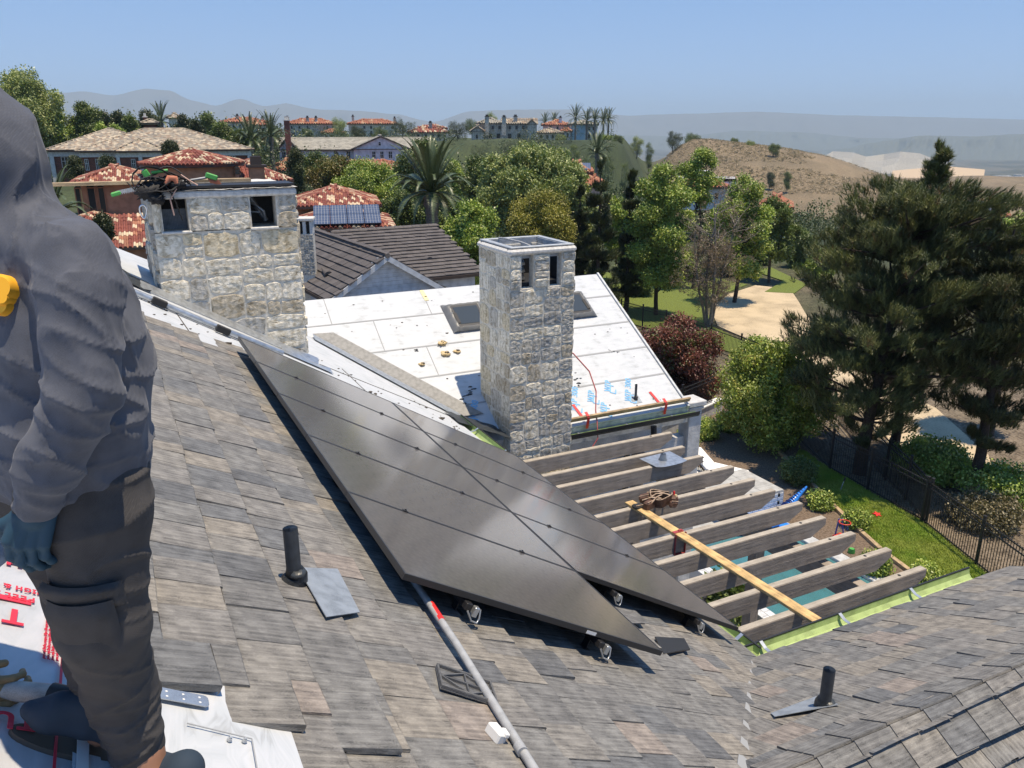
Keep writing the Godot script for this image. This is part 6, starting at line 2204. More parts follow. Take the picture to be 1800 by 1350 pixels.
	h = site("cream_house", "cream hilltop house with orange tile roof left of the long white house", 241.8, 17.5, -76.13)
	block(h, -6.34, 6.14, -9.00, -0.40, 7.65, 13.08, 14.20, "hip", M.cream_wall, "barrel", "orange", 3.00, 0.40, 0)
	block(h, 0.40, 5.73, -2.00, 3.60, 7.72, 12.30, 13.38, "hip", M.cream_wall, "barrel", "orange", 3.00, 0.40, 0)
	window(h, -4.91, 12.00, -0.40, 0.65, 0.97, "f", M.trim_white, false, false)
	window(h, -3.08, 12.00, -0.40, 0.65, 0.97, "f", M.trim_white, false, false)
	window(h, -1.39, 12.00, -0.40, 0.65, 0.97, "f", M.trim_white, false, false)
	window(h, -4.91, 10.30, -0.40, 0.65, 0.97, "f", M.trim_white, false, false)
	window(h, -1.39, 10.30, -0.40, 0.65, 0.97, "f", M.trim_white, false, false)
	window(h, 1.52, 11.09, 3.60, 0.64, 1.11, "f", M.trim_white, false, false)
	window(h, 3.36, 11.09, 3.60, 0.64, 1.11, "f", M.trim_white, false, false)
	window(h, 4.90, 11.09, 3.60, 0.64, 1.11, "f", M.trim_white, false, false)
	chimney_on(h, -1.87, -3.00, 13.25, 14.81, 0.82, M.cream_wall)
	chimney_on(h, 5.01, -2.00, 12.62, 14.33, 0.82, M.cream_wall)
	h = site("stone_house", "brown hilltop house with three chimneys and orange tile roofs", 262.7, 13.3, -61.97)
	block(h, -7.77, 7.19, -9.00, -0.40, 6.93, 12.67, 14.04, "hip", M.stone_wall, "barrel", "orange", 3.00, 0.40, 0)
	block(h, 2.94, 9.48, -2.00, 3.60, 7.01, 10.01, 11.00, "hip", M.cream_wall, "barrel", "orange", 3.00, 0.40, 0)
	window(h, -6.14, 11.66, -0.40, 0.62, 0.88, "f", M.trim_white, false, false)
	window(h, -3.76, 11.66, -0.40, 0.62, 0.88, "f", M.trim_white, false, false)
	window(h, -1.37, 11.66, -0.40, 0.62, 0.88, "f", M.trim_white, false, false)
	window(h, 4.65, 11.66, -0.40, 0.62, 0.88, "f", M.trim_white, false, false)
	window(h, 6.38, 11.66, -0.40, 0.62, 0.88, "f", M.trim_white, false, false)
	window(h, -6.14, 9.64, -0.40, 0.62, 1.06, "f", M.trim_white, false, false)
	window(h, -3.76, 9.64, -0.40, 0.62, 1.06, "f", M.trim_white, false, false)
	window(h, -1.37, 9.64, -0.40, 0.62, 1.06, "f", M.trim_white, false, false)
	window(h, 4.07, 9.01, 3.60, 0.87, 1.04, "f", M.trim_white, false, false)
	window(h, 5.77, 9.01, 3.60, 0.87, 1.04, "f", M.trim_white, false, false)
	window(h, 7.65, 9.01, 3.60, 0.87, 1.04, "f", M.trim_white, false, false)
	chimney_on(h, -7.20, -2.00, 13.01, 14.53, 0.89, M.stone_wall)
	chimney_on(h, -1.21, -2.00, 13.01, 14.53, 0.89, M.stone_wall)
	chimney_on(h, 1.38, -2.00, 13.01, 14.53, 0.89, M.stone_wall)
	h = site("cream_house", "cream hilltop house with arched windows and orange tile roof", 267.9, 9.3, -44.00)
	block(h, -7.54, 7.61, -9.00, -0.40, 6.83, 12.68, 13.91, "hip", M.cream_wall, "barrel", "orange", 3.00, 0.40, 0)
	window(h, -5.83, 11.66, -0.40, 0.72, 0.90, "f", M.trim_white, false, false)
	window(h, -2.65, 11.66, -0.40, 0.72, 0.90, "f", M.trim_white, false, false)
	window(h, -0.53, 11.66, -0.40, 0.72, 0.90, "f", M.trim_white, false, false)
	window(h, 2.31, 11.66, -0.40, 0.72, 0.90, "f", M.trim_white, false, false)
	window(h, 6.23, 11.66, -0.40, 0.72, 0.90, "f", M.trim_white, false, false)
	window(h, -2.65, 9.60, -0.40, 0.90, 1.08, "f", M.trim_white, true, false)
	window(h, -0.53, 9.60, -0.40, 0.90, 1.08, "f", M.trim_white, true, false)
	window(h, 1.60, 9.60, -0.40, 0.90, 1.08, "f", M.trim_white, true, false)
	chimney_on(h, -6.07, -3.00, 13.38, 14.93, 0.73, M.cream_wall)
	chimney_on(h, 7.02, -3.00, 13.04, 14.42, 0.73, M.cream_wall)
	h = site("low_brown_house", "low hilltop house with a wide brown-red roof and one chimney", 256.6, 5.8, -25.88)
	block(h, -5.32, 6.04, -9.00, -0.50, 7.38, 10.19, 12.00, "hip", M.cream_wall, "barrel", "red", 3.00, 0.50, 0)
	block(h, -2.10, 5.77, -10.00, -3.50, 7.33, 11.34, 12.34, "hip", M.cream_wall, "barrel", "red", 3.00, 0.50, 0)
	window(h, -2.57, 9.20, -0.40, 0.86, 1.04, "f", M.trim_white, false, false)
	window(h, -0.34, 9.20, -0.40, 0.86, 1.04, "f", M.trim_white, false, false)
	window(h, 1.72, 9.20, -0.40, 0.86, 1.04, "f", M.trim_white, false, false)
	window(h, 3.78, 9.20, -0.40, 0.86, 1.04, "f", M.trim_white, false, false)
	chimney_on(h, 1.22, -3.00, 11.34, 12.99, 1.05, M.stone_wall)
	h = site("stone_mansion", "grey stone mansion with tall chimneys on the green hilltop", 262.7, 0.4, -1.76)
	block(h, -8.75, -1.46, -9.00, -0.40, 7.27, 12.84, 14.38, "hip", M.stone_wall, "barrel", "pale", 3.00, 0.40, 0)
	block(h, -1.36, 9.46, -9.00, -0.40, 7.27, 12.67, 14.04, "gable_x", M.stone_wall, "barrel", "tan", 3.00, 0.40, 0)
	block(h, 6.58, 9.12, -3.50, 2.20, 7.32, 12.66, 13.83, "gable_z", M.stone_wall, "barrel", "tan", 3.00, 0.30, 0)
	block(h, -10.74, -7.01, -3.00, 2.60, 7.32, 10.50, 12.00, "gable_z", M.stone_wall, "barrel", "tan", 3.00, 0.40, 0)
	window(h, -4.22, 11.66, -0.20, 0.88, 1.23, "f", M.trim_white, false, false)
	window(h, -2.11, 11.66, -0.20, 0.88, 1.23, "f", M.trim_white, false, false)
	window(h, 1.06, 11.66, -0.20, 0.88, 1.23, "f", M.trim_white, false, false)
	window(h, 3.17, 11.66, -0.20, 0.88, 1.23, "f", M.trim_white, false, false)
	window(h, 5.28, 11.66, -0.20, 0.88, 1.23, "f", M.trim_white, false, false)
	window(h, 7.92, 11.66, -0.20, 0.88, 1.23, "f", M.trim_white, false, false)
	window(h, -4.93, 9.14, -0.20, 1.23, 1.58, "f", M.trim_white, false, false)
	window(h, -2.46, 9.14, -0.20, 1.23, 1.58, "f", M.trim_white, false, false)
	window(h, 1.06, 9.14, -0.20, 1.23, 1.58, "f", M.trim_white, false, false)
	window(h, 3.87, 9.14, -0.20, 1.23, 1.58, "f", M.trim_white, false, false)
	window(h, 8.09, 9.14, -0.20, 1.23, 1.58, "f", M.trim_white, false, false)
	window(h, -9.05, 9.00, 2.60, 0.70, 1.22, "f", M.trim_white, false, false)
	chimney_on(h, -5.96, 1.20, 9.32, 14.83, 1.23, M.stone_wall)
	chimney_on(h, -0.70, 1.20, 9.32, 14.67, 1.23, M.stone_wall)
	chimney_on(h, 2.84, -2.00, 9.28, 14.87, 1.24, M.stone_wall)
	h = site("low_brown_house", "low tan-roofed pavilion joining the two hilltop mansions", 264.0, -2.5, 11.71)
	block(h, -3.76, 3.75, -7.00, -0.50, 7.25, 9.97, 11.14, "hip", M.cream_wall, "barrel", "tan", 3.00, 0.50, 0)
	window(h, -2.48, 8.95, -0.40, 0.89, 1.06, "f", M.trim_white, false, false)
	window(h, -0.71, 8.95, -0.40, 0.89, 1.06, "f", M.trim_white, false, false)
	window(h, 1.06, 8.95, -0.40, 0.89, 1.06, "f", M.trim_white, false, false)
	window(h, 2.84, 8.95, -0.40, 0.89, 1.06, "f", M.trim_white, false, false)
	h = site("blue_white_mansion", "white and pale blue hilltop mansion behind a row of palms", 271.0, -4.0, 19.08)
	block(h, -9.27, -0.58, -10.00, -1.40, 7.10, 12.35, 13.76, "hip", M.pink_wall, "barrel", "orange", 3.00, 0.40, 0)
	block(h, -0.86, 8.07, -8.00, 0.60, 7.14, 12.52, 13.58, "hip", M.white_wall, "barrel", "pale", 3.00, 0.40, 0)
	block(h, 0.02, 4.29, -1.60, 2.20, 7.16, 12.51, 13.21, "hip", M.blue_wall, "barrel", "pale", 3.00, 0.20, 0)
	block(h, -3.17, -0.22, -1.00, 3.60, 6.85, 10.46, 11.31, "hip", M.white_wall, "barrel", "orange", 3.00, 0.40, 0)
	window(h, 0.54, 11.31, 2.00, 0.72, 1.08, "f", M.trim_white, false, false)
	window(h, 1.98, 11.31, 2.00, 0.72, 1.08, "f", M.trim_white, false, false)
	window(h, 3.41, 11.31, 2.00, 0.72, 1.08, "f", M.trim_white, false, false)
	window(h, 0.54, 8.90, 2.00, 0.72, 1.26, "f", M.trim_white, true, false)
	window(h, 1.98, 8.90, 2.00, 0.72, 1.26, "f", M.trim_white, true, false)
	window(h, 3.41, 8.90, 2.00, 0.72, 1.26, "f", M.trim_white, true, false)
	window(h, 5.59, 11.31, 0.60, 0.72, 1.09, "f", M.trim_white, false, false)
	window(h, 7.03, 11.31, 0.60, 0.72, 1.09, "f", M.trim_white, false, false)
	window(h, 5.59, 8.88, 0.60, 0.72, 1.27, "f", M.trim_white, true, false)
	window(h, 7.03, 8.88, 0.60, 0.72, 1.27, "f", M.trim_white, true, false)
	window(h, -2.68, 9.09, 3.60, 0.63, 1.07, "f", M.trim_white, true, false)
	window(h, -1.25, 9.09, 3.60, 0.63, 1.07, "f", M.trim_white, true, false)
	window(h, -6.74, 11.48, -1.40, 0.73, 1.09, "f", M.trim_white, false, false)
	window(h, -4.55, 11.48, -1.40, 0.73, 1.09, "f", M.trim_white, false, false)
	chimney_on(h, -3.67, -3.00, 13.05, 14.62, 0.92, M.white_wall)
	h = site("red_tiled_house", "red tiled house with dark solar panels showing above the dark pine", 82.6, -4.4, 6.31)
	block(h, -1.12, 1.28, -7.00, -0.40, 5.06, 7.65, 8.38, "hip", M.pink_wall, "barrel", "orange", 1.50, 0.40, 0)
	solar_on(h, Vector3(-0.51, 7.76, -0.10), Vector3(1, 0, 0), Vector3(0, 0.9, -3.5).normalized(), 2, 1, 1.0, 2.2)
	h = site("red_tiled_house", "red roof corner beside the slim dark conifers, right of the solar house", 80.2, -5.5, 7.69)
	block(h, -0.69, 0.80, -6.00, -0.40, 4.18, 6.56, 7.13, "hip", M.pink_wall, "barrel", "orange", 1.50, 0.40, 0)
	h = site("white_house", "white house with red tile roof glimpsed behind the tall sycamores", 90.6, -13.1, 21.07)
	block(h, -3.16, 3.35, -9.00, 0.00, 3.17, 6.33, 7.19, "flat", M.white_wall, "", "pale", 1.00, 0.00, 0)
	block(h, -2.56, 2.05, -3.50, 2.10, 3.41, 5.84, 6.60, "hip", M.white_wall, "barrel", "orange", 1.60, 0.40, 0)
	block(h, -2.19, 0.31, -8.00, -3.00, 2.88, 7.08, 7.33, "flat", M.white_wall, "", "grey", 1.00, 0.00, 0)
	window(h, -0.88, 4.89, 2.10, 0.42, 0.72, "f", M.trim_white, false, false)
	window(h, 1.29, 4.89, 2.10, 0.42, 0.72, "f", M.trim_white, false, false)
	window(h, 2.68, 4.89, 2.10, 0.42, 0.72, "f", M.trim_white, false, false)
	h = site("white_house", "small white house with red roof above the sandy road hedge", 83.6, -17.8, 26.91)
	block(h, -1.31, 1.13, -6.00, -0.40, 0.98, 4.07, 4.96, "hip", M.white_wall, "barrel", "orange", 1.60, 0.40, 0)
	window(h, 0.33, 3.27, -0.40, 0.35, 0.58, "f", M.trim_white, false, false)
	h = site("red_tiled_house", "red tiled house with solar panels between the big pine and leafy tree", 63.0, -29.4, 35.45)
	block(h, -1.71, 1.85, -7.00, -0.50, 2.84, 5.47, 6.31, "hip", M.stone_wall, "barrel", "orange", 1.20, 0.50, 0)
	solar_on(h, Vector3(-1.15, 5.72, 0.30), Vector3(1, 0, 0), Vector3(0, 1.1, -3.5).normalized(), 3, 1, 1.0, 2.0)
	window(h, -1.23, 4.78, -0.40, 0.39, 0.61, "f", M.trim_white, false, false)
	window(h, -0.46, 4.78, -0.40, 0.39, 0.61, "f", M.trim_white, false, false)
	window(h, 0.49, 4.78, -0.40, 0.39, 0.61, "f", M.trim_white, false, false)
	grey_house()

func turret(h: Node3D, x: float, z: float, y0: float, ye: float, yr: float, r: float):
	var m := MB.new()
	m.tube([Vector3(x, y0, z), Vector3(x, ye, z)], r - 0.4, 12)
	put("turret_wall", m, M.terracotta_wall, h)
	for i in 12:
		var a := TAU * i / 12.0; var b := TAU * (i + 1) / 12.0
		roof_face(h, [Vector3(x + sin(a) * r, ye, z + cos(a) * r), Vector3(x + sin(b) * r, ye, z + cos(b) * r), Vector3(x, yr, z)], "barrel", "red", M.tile_base_red, 0.9)
	m = MB.new()
	m.tube([Vector3(x, ye - 0.16, z), Vector3(x, ye - 0.02, z)], r - 0.08, 24)
	put("eave_band", m, M.gutter_brown, h)

func grey_house():
	var g := ground(30.0, -4.6)
	var h := thing("grey_roofed_house", "neighbour's house with dark grey tile roofs and a pale blue gable", "house", Vector3(g.x, 0, g.y), deg_to_rad(4.5))
	block(h, -2.05, 2.05, -12.0, -0.35, 0.0, 5.95, 7.42, "gable_z", M.siding, "slate", "grey", 0.92, 0.28, 110)
	block(h, 0.6, 5.2, -11.6, -2.9, 0.0, 5.92, 7.45, "gable_x", M.stucco_white, "slate", "grey", 0.92, 0.32, 90)
	# lapped siding boards on the gable, rake boards, a louvre-free plain gable
	for i in 9:
		var y := 5.95 + i * 0.155
		var w := 2.05 * (1.0 - (y - 5.95) / 1.47)
		var m := MB.new()
		m.box(Vector3(0, y + 0.07, -0.335), Vector3(2.0 * w, 0.150, 0.04), Basis(Vector3(1, 0, 0), -0.06))
		put("siding_board", m, M.siding, h)
	for s: float in [-1.0, 1.0]:
		var m := MB.new()
		m.beam(Vector3(s * 2.34, 5.86, -0.06), Vector3(0, 7.33, -0.06), 0.05, 0.19, 0.0)
		put("rake_board", m, M.siding, h)
	for q in [[Vector3(-1.55, 6.48, -2.6), -1.0], [Vector3(3.6, 6.4, -4.35), 0.0], [Vector3(1.3, 6.9, -5.9), 0.0]]:
		var m := MB.new()
		m.tube([q[0] + Vector3(0, 0.0, 0.28), q[0] + Vector3(0, 0.16, -0.5)], [0.17, 0.03], 12)
		var v := put("roof_vent", m, M.grey_tile1, h)
		m = MB.new()
		m.tube([q[0] + Vector3(0, 0.0, 0.281), q[0] + Vector3(0, 0.0, 0.286)], 0.13, 12)
		put("vent_mouth", m, M.black, v)
	# its own little stone chimney with a white top
	var cg := ground(32.0, -8.1)
	var c := thing("stone_chimney", "small grey stone chimney with white top, half behind the wide chimney", "chimney", Vector3(cg.x, 0, cg.y), deg_to_rad(-20.0))
	var m := MB.new()
	m.box(Vector3(0, 4.2, 0), Vector3(0.62, 7.6, 0.55))
	put("core", m, M.mortar, c)
	stones_in(c, Vector3(-0.31, 0, 0.275), Vector3(1, 0, 0), Vector3.UP, [[0.0, 6.4, 0.62, 8.0]], 0.19, 0.03, [1, 3, 5])
	m = MB.new()
	for x: float in [-0.26, 0.0, 0.26]: m.box(Vector3(x, 8.25, 0), Vector3(0.12, 0.5, 0.55))
	m.cbox(Vector3(0, 8.56, 0), Vector3(0.74, 0.13, 0.68), 0.03)
	put("cap", m, M.cap_mortar, c)
	m = MB.new()
	m.box(Vector3(0, 8.25, -0.05), Vector3(0.5, 0.48, 0.3))
	put("flue_shade", m, M.black, c)  # black box stands in for the shade within its openings

# ---------------------------------------------------------------- trees and shrubs
var clumps := {}
func leaf_clump(r: float, n: int, s: float, drop := 0.0) -> Mesh:
	var m := MB.new()
	m.tint = true
	for i in n:
		var dirv := rv(1.0).normalized()
		var p := dirv * r * sqrt(rng.randf())
		var ax := (rv(1.0) + Vector3(0, -drop, 0)).normalized()
		var nn := (rv(0.8) + Vector3(0, 0.7, 0) + dirv * 0.5).normalized()
		var side := ax.cross(nn).normalized() * s * 0.30
		var l := ax * s
		var k := rf(0.72, 1.28)
		m.col = Color(k * rf(0.94, 1.06), k, k * rf(0.85, 1.1))
		var mid := p + l * 0.45 + nn * s * 0.06
		m.tri(p, mid + side, p + l)
		m.tri(p, p + l, mid - side)
	return m.commit()

func needle_tuft() -> Mesh:
	var m := MB.new()
	m.tint = true
	for i in 26:
		var a := TAU * i / 26.0 + rf(-0.2, 0.2)
		var b := rf(0.15, 1.25)
		var d := Vector3(cos(a) * sin(b), cos(b), sin(a) * sin(b))
		var st := Vector3(0, rf(-0.10, 0.08), 0)
		var side := d.cross(Vector3(0.3, 1, 0.2)).normalized() * 0.0075
		var k := rf(0.7, 1.3)
		m.col = Color(k, k, k)
		m.tri(st - side, st + side, st + d * rf(0.13, 0.2))
	return m.commit()

func clump(k: String) -> Mesh:
	if not clumps.has(k):
		if k == "tuft": clumps[k] = needle_tuft()
		elif k == "small": clumps[k] = leaf_clump(0.26, 16, 0.11)
		elif k == "mid": clumps[k] = leaf_clump(0.36, 16, 0.17)
		elif k == "fine": clumps[k] = leaf_clump(0.30, 26, 0.09, 0.6)
		elif k == "weep": clumps[k] = leaf_clump(0.34, 22, 0.17, 2.2)
		elif k == "mass": clumps[k] = leaf_clump(0.9, 64, 0.17)
		else: clumps[k] = leaf_clump(0.75, 20, 0.36)
	return clumps[k]

# lumps: [centre, radii] round the trunk's foot; leaves sit in their outer shell, thinned by noise so that light passes
func crown_of(o: Node3D, lumps: Array, n: int, k: String, cols: Array, sc := 1.0, gap := -0.18, part := "crown", m: Material = null):
	var xs := []; var cs := []
	var vol := 0.0
	for q in lumps: vol += pow(q[1].x * q[1].y * q[1].z, 0.66)
	for q in lumps:
		var c := int(n * pow(q[1].x * q[1].y * q[1].z, 0.66) / vol)
		for i in c:
			var d := rv(1.0).normalized()
			var rr := pow(rng.randf(), 0.38)
			var p: Vector3 = q[0] + d * q[1] * rr
			var w := o.position + p
			var f := nz(w.x * 0.55 / sc, w.y * 0.55 / sc, w.z * 0.55 / sc)
			if f < gap: continue
			var tone := clampf(0.5 + 1.1 * nz(w.x * 0.8 + 9, w.y * 0.8, w.z * 0.8) + rf(-0.25, 0.25), 0, 1)
			var col: Color = cols[0].lerp(cols[1], tone)
			if cols.size() > 2 and rng.randf() < 0.14: col = cols[2]
			xs.append(Transform3D(Basis(rv(1.0).normalized(), rf(0, TAU)) * Basis.from_scale(Vector3.ONE * sc * rf(0.7, 1.25)), p))
			cs.append(col * rf(0.85, 1.15))
	multi(part, clump(k), M.leaf if m == null else m, xs, cs, o)

func limb(m: MB, a: Vector3, b: Vector3, r0: float, r1: float, bend := 0.12, n := 5):
	var pts := []; var rr := []
	var l := (b - a).length()
	var s := rv(bend * l)
	for i in n + 1:
		var t := float(i) / n
		pts.append(a.lerp(b, t) + s * sin(PI * t) + (rv(r0 * 0.4) if i > 0 and i < n else Vector3.ZERO))
		rr.append(lerpf(r0, r1, t))
	m.tube(pts, rr, 7, false)

# f forward, l right of the view; height span and half width of the crown in metres
func leafy(called: String, label: String, cat: String, f: float, l: float, top: float, low: float, hw: float, n: int, k: String, cols: Array, sc := 1.0, lumps_n := 9, bark := "bark", grp := "", gap := -0.18, tall := 1.0):
	var g := ground(f, l)
	var y0 := th(g.x, g.y)
	if called == "hill_tree" or called == "background_tree": low = minf(low, y0 + 0.5)
	var o := thing(called, label, cat, Vector3(g.x, y0, g.y), 0.0, grp)
	top -= y0; low -= y0
	var h := top - low
	var lumps := []
	for i in lumps_n:
		var t := (i + 0.5) / lumps_n
		var a := i * 2.4 + rf(-0.4, 0.4)
		var prof := sqrt(clampf(1.0 - pow(absf(t * 2.0 - 0.86) / 1.15, 2.2), 0.05, 1.0))
		var r := hw * prof
		var s := hw * rf(0.38, 0.52) * lerpf(1.0, 0.75, t)
		var off := maxf(0.0, r - s * 0.9)
		lumps.append([Vector3(cos(a) * off, low + h * lerpf(0.14, 0.88, t), sin(a) * off), Vector3(s, minf(s * 0.85 * tall, h * 0.3), s)])
	lumps.append([Vector3(0, low + h * 0.55, 0), Vector3(hw * 0.55, h * 0.36, hw * 0.55)])
	var m := MB.new()
	var tr := clampf(hw * 0.07, 0.06, 0.22)
	limb(m, Vector3(0, -0.3, 0), Vector3(0, low + h * 0.55, 0), tr, tr * 0.45, 0.03)
	for q in lumps:
		var st := Vector3(0, minf(low + h * 0.4, q[0].y - 0.2) * rf(0.75, 0.95), 0)
		limb(m, st, q[0], tr * 0.45, tr * 0.12, 0.1, 4)
	put("trunk", m, M[bark], o)
	crown_of(o, lumps, n, k, cols, sc, gap)

func shrub(label: String, at: Vector3, r: Vector3, n: int, k: String, cols: Array, sc := 1.0, grp := ""):
	var o := thing("shrub", label, "shrub", at, 0.0, grp)
	var m := MB.new()
	for i in 6:
		var a := i * 1.05
		limb(m, Vector3.ZERO, Vector3(cos(a) * r.x * 0.5, r.y * 1.1, sin(a) * r.z * 0.5), 0.02, 0.008, 0.1, 3)
	put("stem", m, M.bark, o)
	crown_of(o, [[Vector3(0, r.y * 0.9, 0), r]], n, k, cols, sc, -0.5, "foliage")

func pine(label: String, f: float, l: float, top: float, levels: Array, trunk_r: float, n: int, cols: Array, lean := Vector3.ZERO, sc := 1.0, core := true, called := "pine_tree"):
	# levels: [height, reach to the left, reach to the right, number of limbs]
	var g := ground(f, l)
	var y0 := th(g.x, g.y)
	var o := thing(called, label, "tree", Vector3(g.x, y0, g.y))
	var m := MB.new()
	top -= y0
	var at := func(y: float) -> Vector3: return lean * pow(clampf(y / top, 0, 1), 1.5) + Vector3(0, y, 0)
	var pts := []; var rr := []
	for i in 13:
		var y := top * i / 12.0
		pts.append((at.call(y) as Vector3) + Vector3(nz(y, 1, f) * 0.12, -0.2 if i == 0 else 0.0, nz(y, 5, f) * 0.12)); rr.append(lerpf(trunk_r, 0.03, pow(i / 12.0, 0.8)))
	m.tube(pts, rr, 9, false)
	var xs := []; var cs := []
	var R3 := Vector3(RT.x, 0, RT.y)
	var F3 := Vector3(FW.x, 0, FW.y)
	var limbs := []
	for lv in levels:
		var y: float = lv[0] - y0
		for i in int(lv[3]):
			var a: float = TAU * (i + rf(-0.35, 0.35)) / lv[3]
			var sd := cos(a)
			var reach: float = lerpf(lv[1], lv[2], sd * 0.5 + 0.5) * rf(0.7, 1.08)
			var d := R3 * sd + F3 * sin(a) * 0.95
			var st: Vector3 = at.call(y - reach * 0.18)
			var en: Vector3 = (at.call(y) as Vector3) + d * reach + Vector3(0, reach * rf(0.02, 0.22) + rf(-0.4, 0.4), 0)
			limb(m, st, en, clampf(reach * 0.026, 0.02, 0.09), 0.01, 0.06, 5)
			limbs.append([st, en, reach])
	put("trunk", m, M.bark_dark, o)
	var total := 0.0
	for q in limbs: total += q[2]
	for q in limbs:
		var c := int(n * q[2] / total)
		var d: Vector3 = (q[1] - q[0]).normalized()
		for i in c:
			var t := 1.0 - pow(rng.randf(), 1.5) * 0.85
			var spread: float = (0.16 + 0.40 * (1.0 - absf(t - 0.62))) * minf(1.0, q[2] * 0.5)
			var p: Vector3 = q[0].lerp(q[1], t) + Vector3(rf(-1, 1) * spread, rf(-0.35, 0.75) * spread, rf(-1, 1) * spread)
			var w := o.position + p
			if nz(w.x * 0.75, w.y * 0.75, w.z * 0.75) < -0.06: continue
			var up := (d * 0.55 + Vector3(0, 0.75, 0) + rv(0.5)).normalized()
			var x := up.cross(Vector3(0.3, 0.1, 0.9)).normalized()
			xs.append(Transform3D(Basis(x, up, x.cross(up)) * Basis.from_scale(Vector3.ONE * sc * rf(0.75, 1.3)), p))
			var tone := clampf(0.45 + nz(w.x * 0.7, w.y * 0.7 + 4, w.z * 0.7) * 1.2 + rf(-0.3, 0.3), 0, 1)
			var col: Color = cols[0].lerp(cols[1], tone)
			if rng.randf() < 0.03: col = Color(0.12, 0.075, 0.03)
			cs.append(col)
	multi("crown", clump("tuft"), M.needle, xs, cs, o)

func frond_mesh(l: float, up: float) -> Mesh:
	var m := MB.new()
	m.tint = true
	var P := func(t: float) -> Vector3: return Vector3(l * (t * 0.82 + 0.1 * sin(t * 2)), up * t * l - (0.35 + 0.4 * (1.0 - up)) * l * t * t * t, 0)
	m.col = Color(0.9, 0.85, 0.6)
	var pts := []
	for i in 9: pts.append(P.call(i / 8.0))
	m.tube(pts, [0.05, 0.045, 0.04, 0.03, 0.025, 0.02, 0.015, 0.01, 0.004], 4, false)
	for i in 46:
		var t := 0.10 + 0.9 * i / 46.0
		var p: Vector3 = P.call(t)
		var tg: Vector3 = ((P.call(minf(t + 0.03, 1.0)) as Vector3) - (P.call(t - 0.03) as Vector3)).normalized()
		var ll := l * 0.17 * sin(clampf(t * 1.15, 0.12, 0.95) * PI * 0.88 + 0.25)
		for s: float in [-1.0, 1.0]:
			var k := rf(0.75, 1.25)
			m.col = Color(k, k, k)
			var d := (tg * 0.75 + Vector3(0, 0.30 + rf(-0.1, 0.1), s * 0.85)).normalized()
			var w := tg * 0.035
			m.tri(p - w, p + w, p + d * ll + Vector3(0, -0.06 * ll, 0))
	return m.commit()

func palm(label: String, f: float, l: float, top: float, crown_y: float, len: float, n: int, tr: float, grp := "", singles := false):
	var g := ground(f, l)
	var y0 := th(g.x, g.y)
	var o := thing("palm_tree", label, "palm", Vector3(g.x, y0, g.y), 0.0, grp)
	var h := crown_y - y0
	var m := MB.new()
	var pts := []; var rr := []
	var k := int(h / 0.22)
	for i in k + 1:
		pts.append(Vector3(0, h * i / k, 0))
		rr.append(tr * (1.0 + (0.12 if i % 2 == 0 else -0.05)) * (1.15 if i < 2 else 1.0) * (1.3 if i > k - 4 else 1.0))
	m.tube(pts, rr, 10, true)
	put("trunk", m, M.bark_grey, o)
	var key := "frond%d" % int(len * 10)
	if not clumps.has(key): clumps[key] = [frond_mesh(len, 1.05), frond_mesh(len, 0.6), frond_mesh(len, 0.15)]
	var st := SurfaceTool.new()
	st.begin(Mesh.PRIMITIVE_TRIANGLES)
	if not M.has("palm_leaf"): leafmat("palm_leaf", Color(0.085, 0.115, 0.05), 0.25, 0.4)
	for i in n:
		var a := i * 2.399 + rf(-0.2, 0.2)
		var lev := float(i) / n
		var mesh: Mesh = clumps[key][0 if lev < 0.38 else (1 if lev < 0.75 else 2)]
		var b := Basis(Vector3.UP, a) * Basis(Vector3(0, 0, 1), lerpf(0.55, -0.30, lev) + rf(-0.12, 0.12))
		var xf := Transform3D(b.scaled(Vector3.ONE * rf(0.85, 1.08)), Vector3(0, h, 0))
		if singles:
			put("frond", mesh, M.palm_leaf, o).transform = xf
		else: st.append_from(mesh, 0, xf)
	if not singles: tag(put("fronds", st.commit(), M.palm_leaf, o), "", "", "", "stuff")

func bare_tree(label: String, f: float, l: float, h: float):
	var g := ground(f, l)
	var o := thing("bare_tree", label, "tree", Vector3(g.x, th(g.x, g.y), g.y))
	var m := MB.new()
	var tips := []
	var stems := [Vector3(-0.5, h * 0.92, 0.2), Vector3(0.5, h * 0.98, -0.3), Vector3(1.2, h * 0.8, 0.4), Vector3(-1.4, h * 0.7, -0.3)]
	for s in stems:
		limb(m, Vector3(rf(-0.2, 0.2), -0.2, rf(-0.2, 0.2)), s, 0.11, 0.02, 0.05, 7)
		for i in 17:
			var t := rf(0.22, 0.97)
			var a: Vector3 = Vector3.ZERO.lerp(s, t)
			var an := rf(0, TAU)
			var rch := rf(0.8, 2.6) * (1.1 - 0.45 * t)
			var b: Vector3 = a + Vector3(cos(an) * rch, rf(0.1, 0.9) * rch * (1.0 if t > 0.35 else 0.3), sin(an) * rch)
			limb(m, a, b, 0.03, 0.008, 0.15, 4)
			for k in 6:
				var c: Vector3 = a.lerp(b, rf(0.3, 1.0))
				var e: Vector3 = c + Vector3(rf(-0.8, 0.8), rf(-0.5, 0.7), rf(-0.8, 0.8))
				limb(m, c, e, 0.011, 0.004, 0.18, 3)
				tips.append(e); tips.append(c.lerp(e, 0.6))
	put("trunk", m, M.bark_grey, o)
	var xs := []; var cs := []
	for t in tips:
		if t.y > h * 0.62 and rng.randf() < 0.75: continue
		for i in 3:
			xs.append(Transform3D(Basis(rv(1.0).normalized(), rf(0, TAU)) * Basis.from_scale(Vector3.ONE * rf(0.35, 0.7)), t + rv(0.25)))
			cs.append(Color(0.24, 0.175, 0.12) * rf(0.6, 1.2))
	multi("withered_leaves", clump("small"), M.leaf, xs, cs, o)

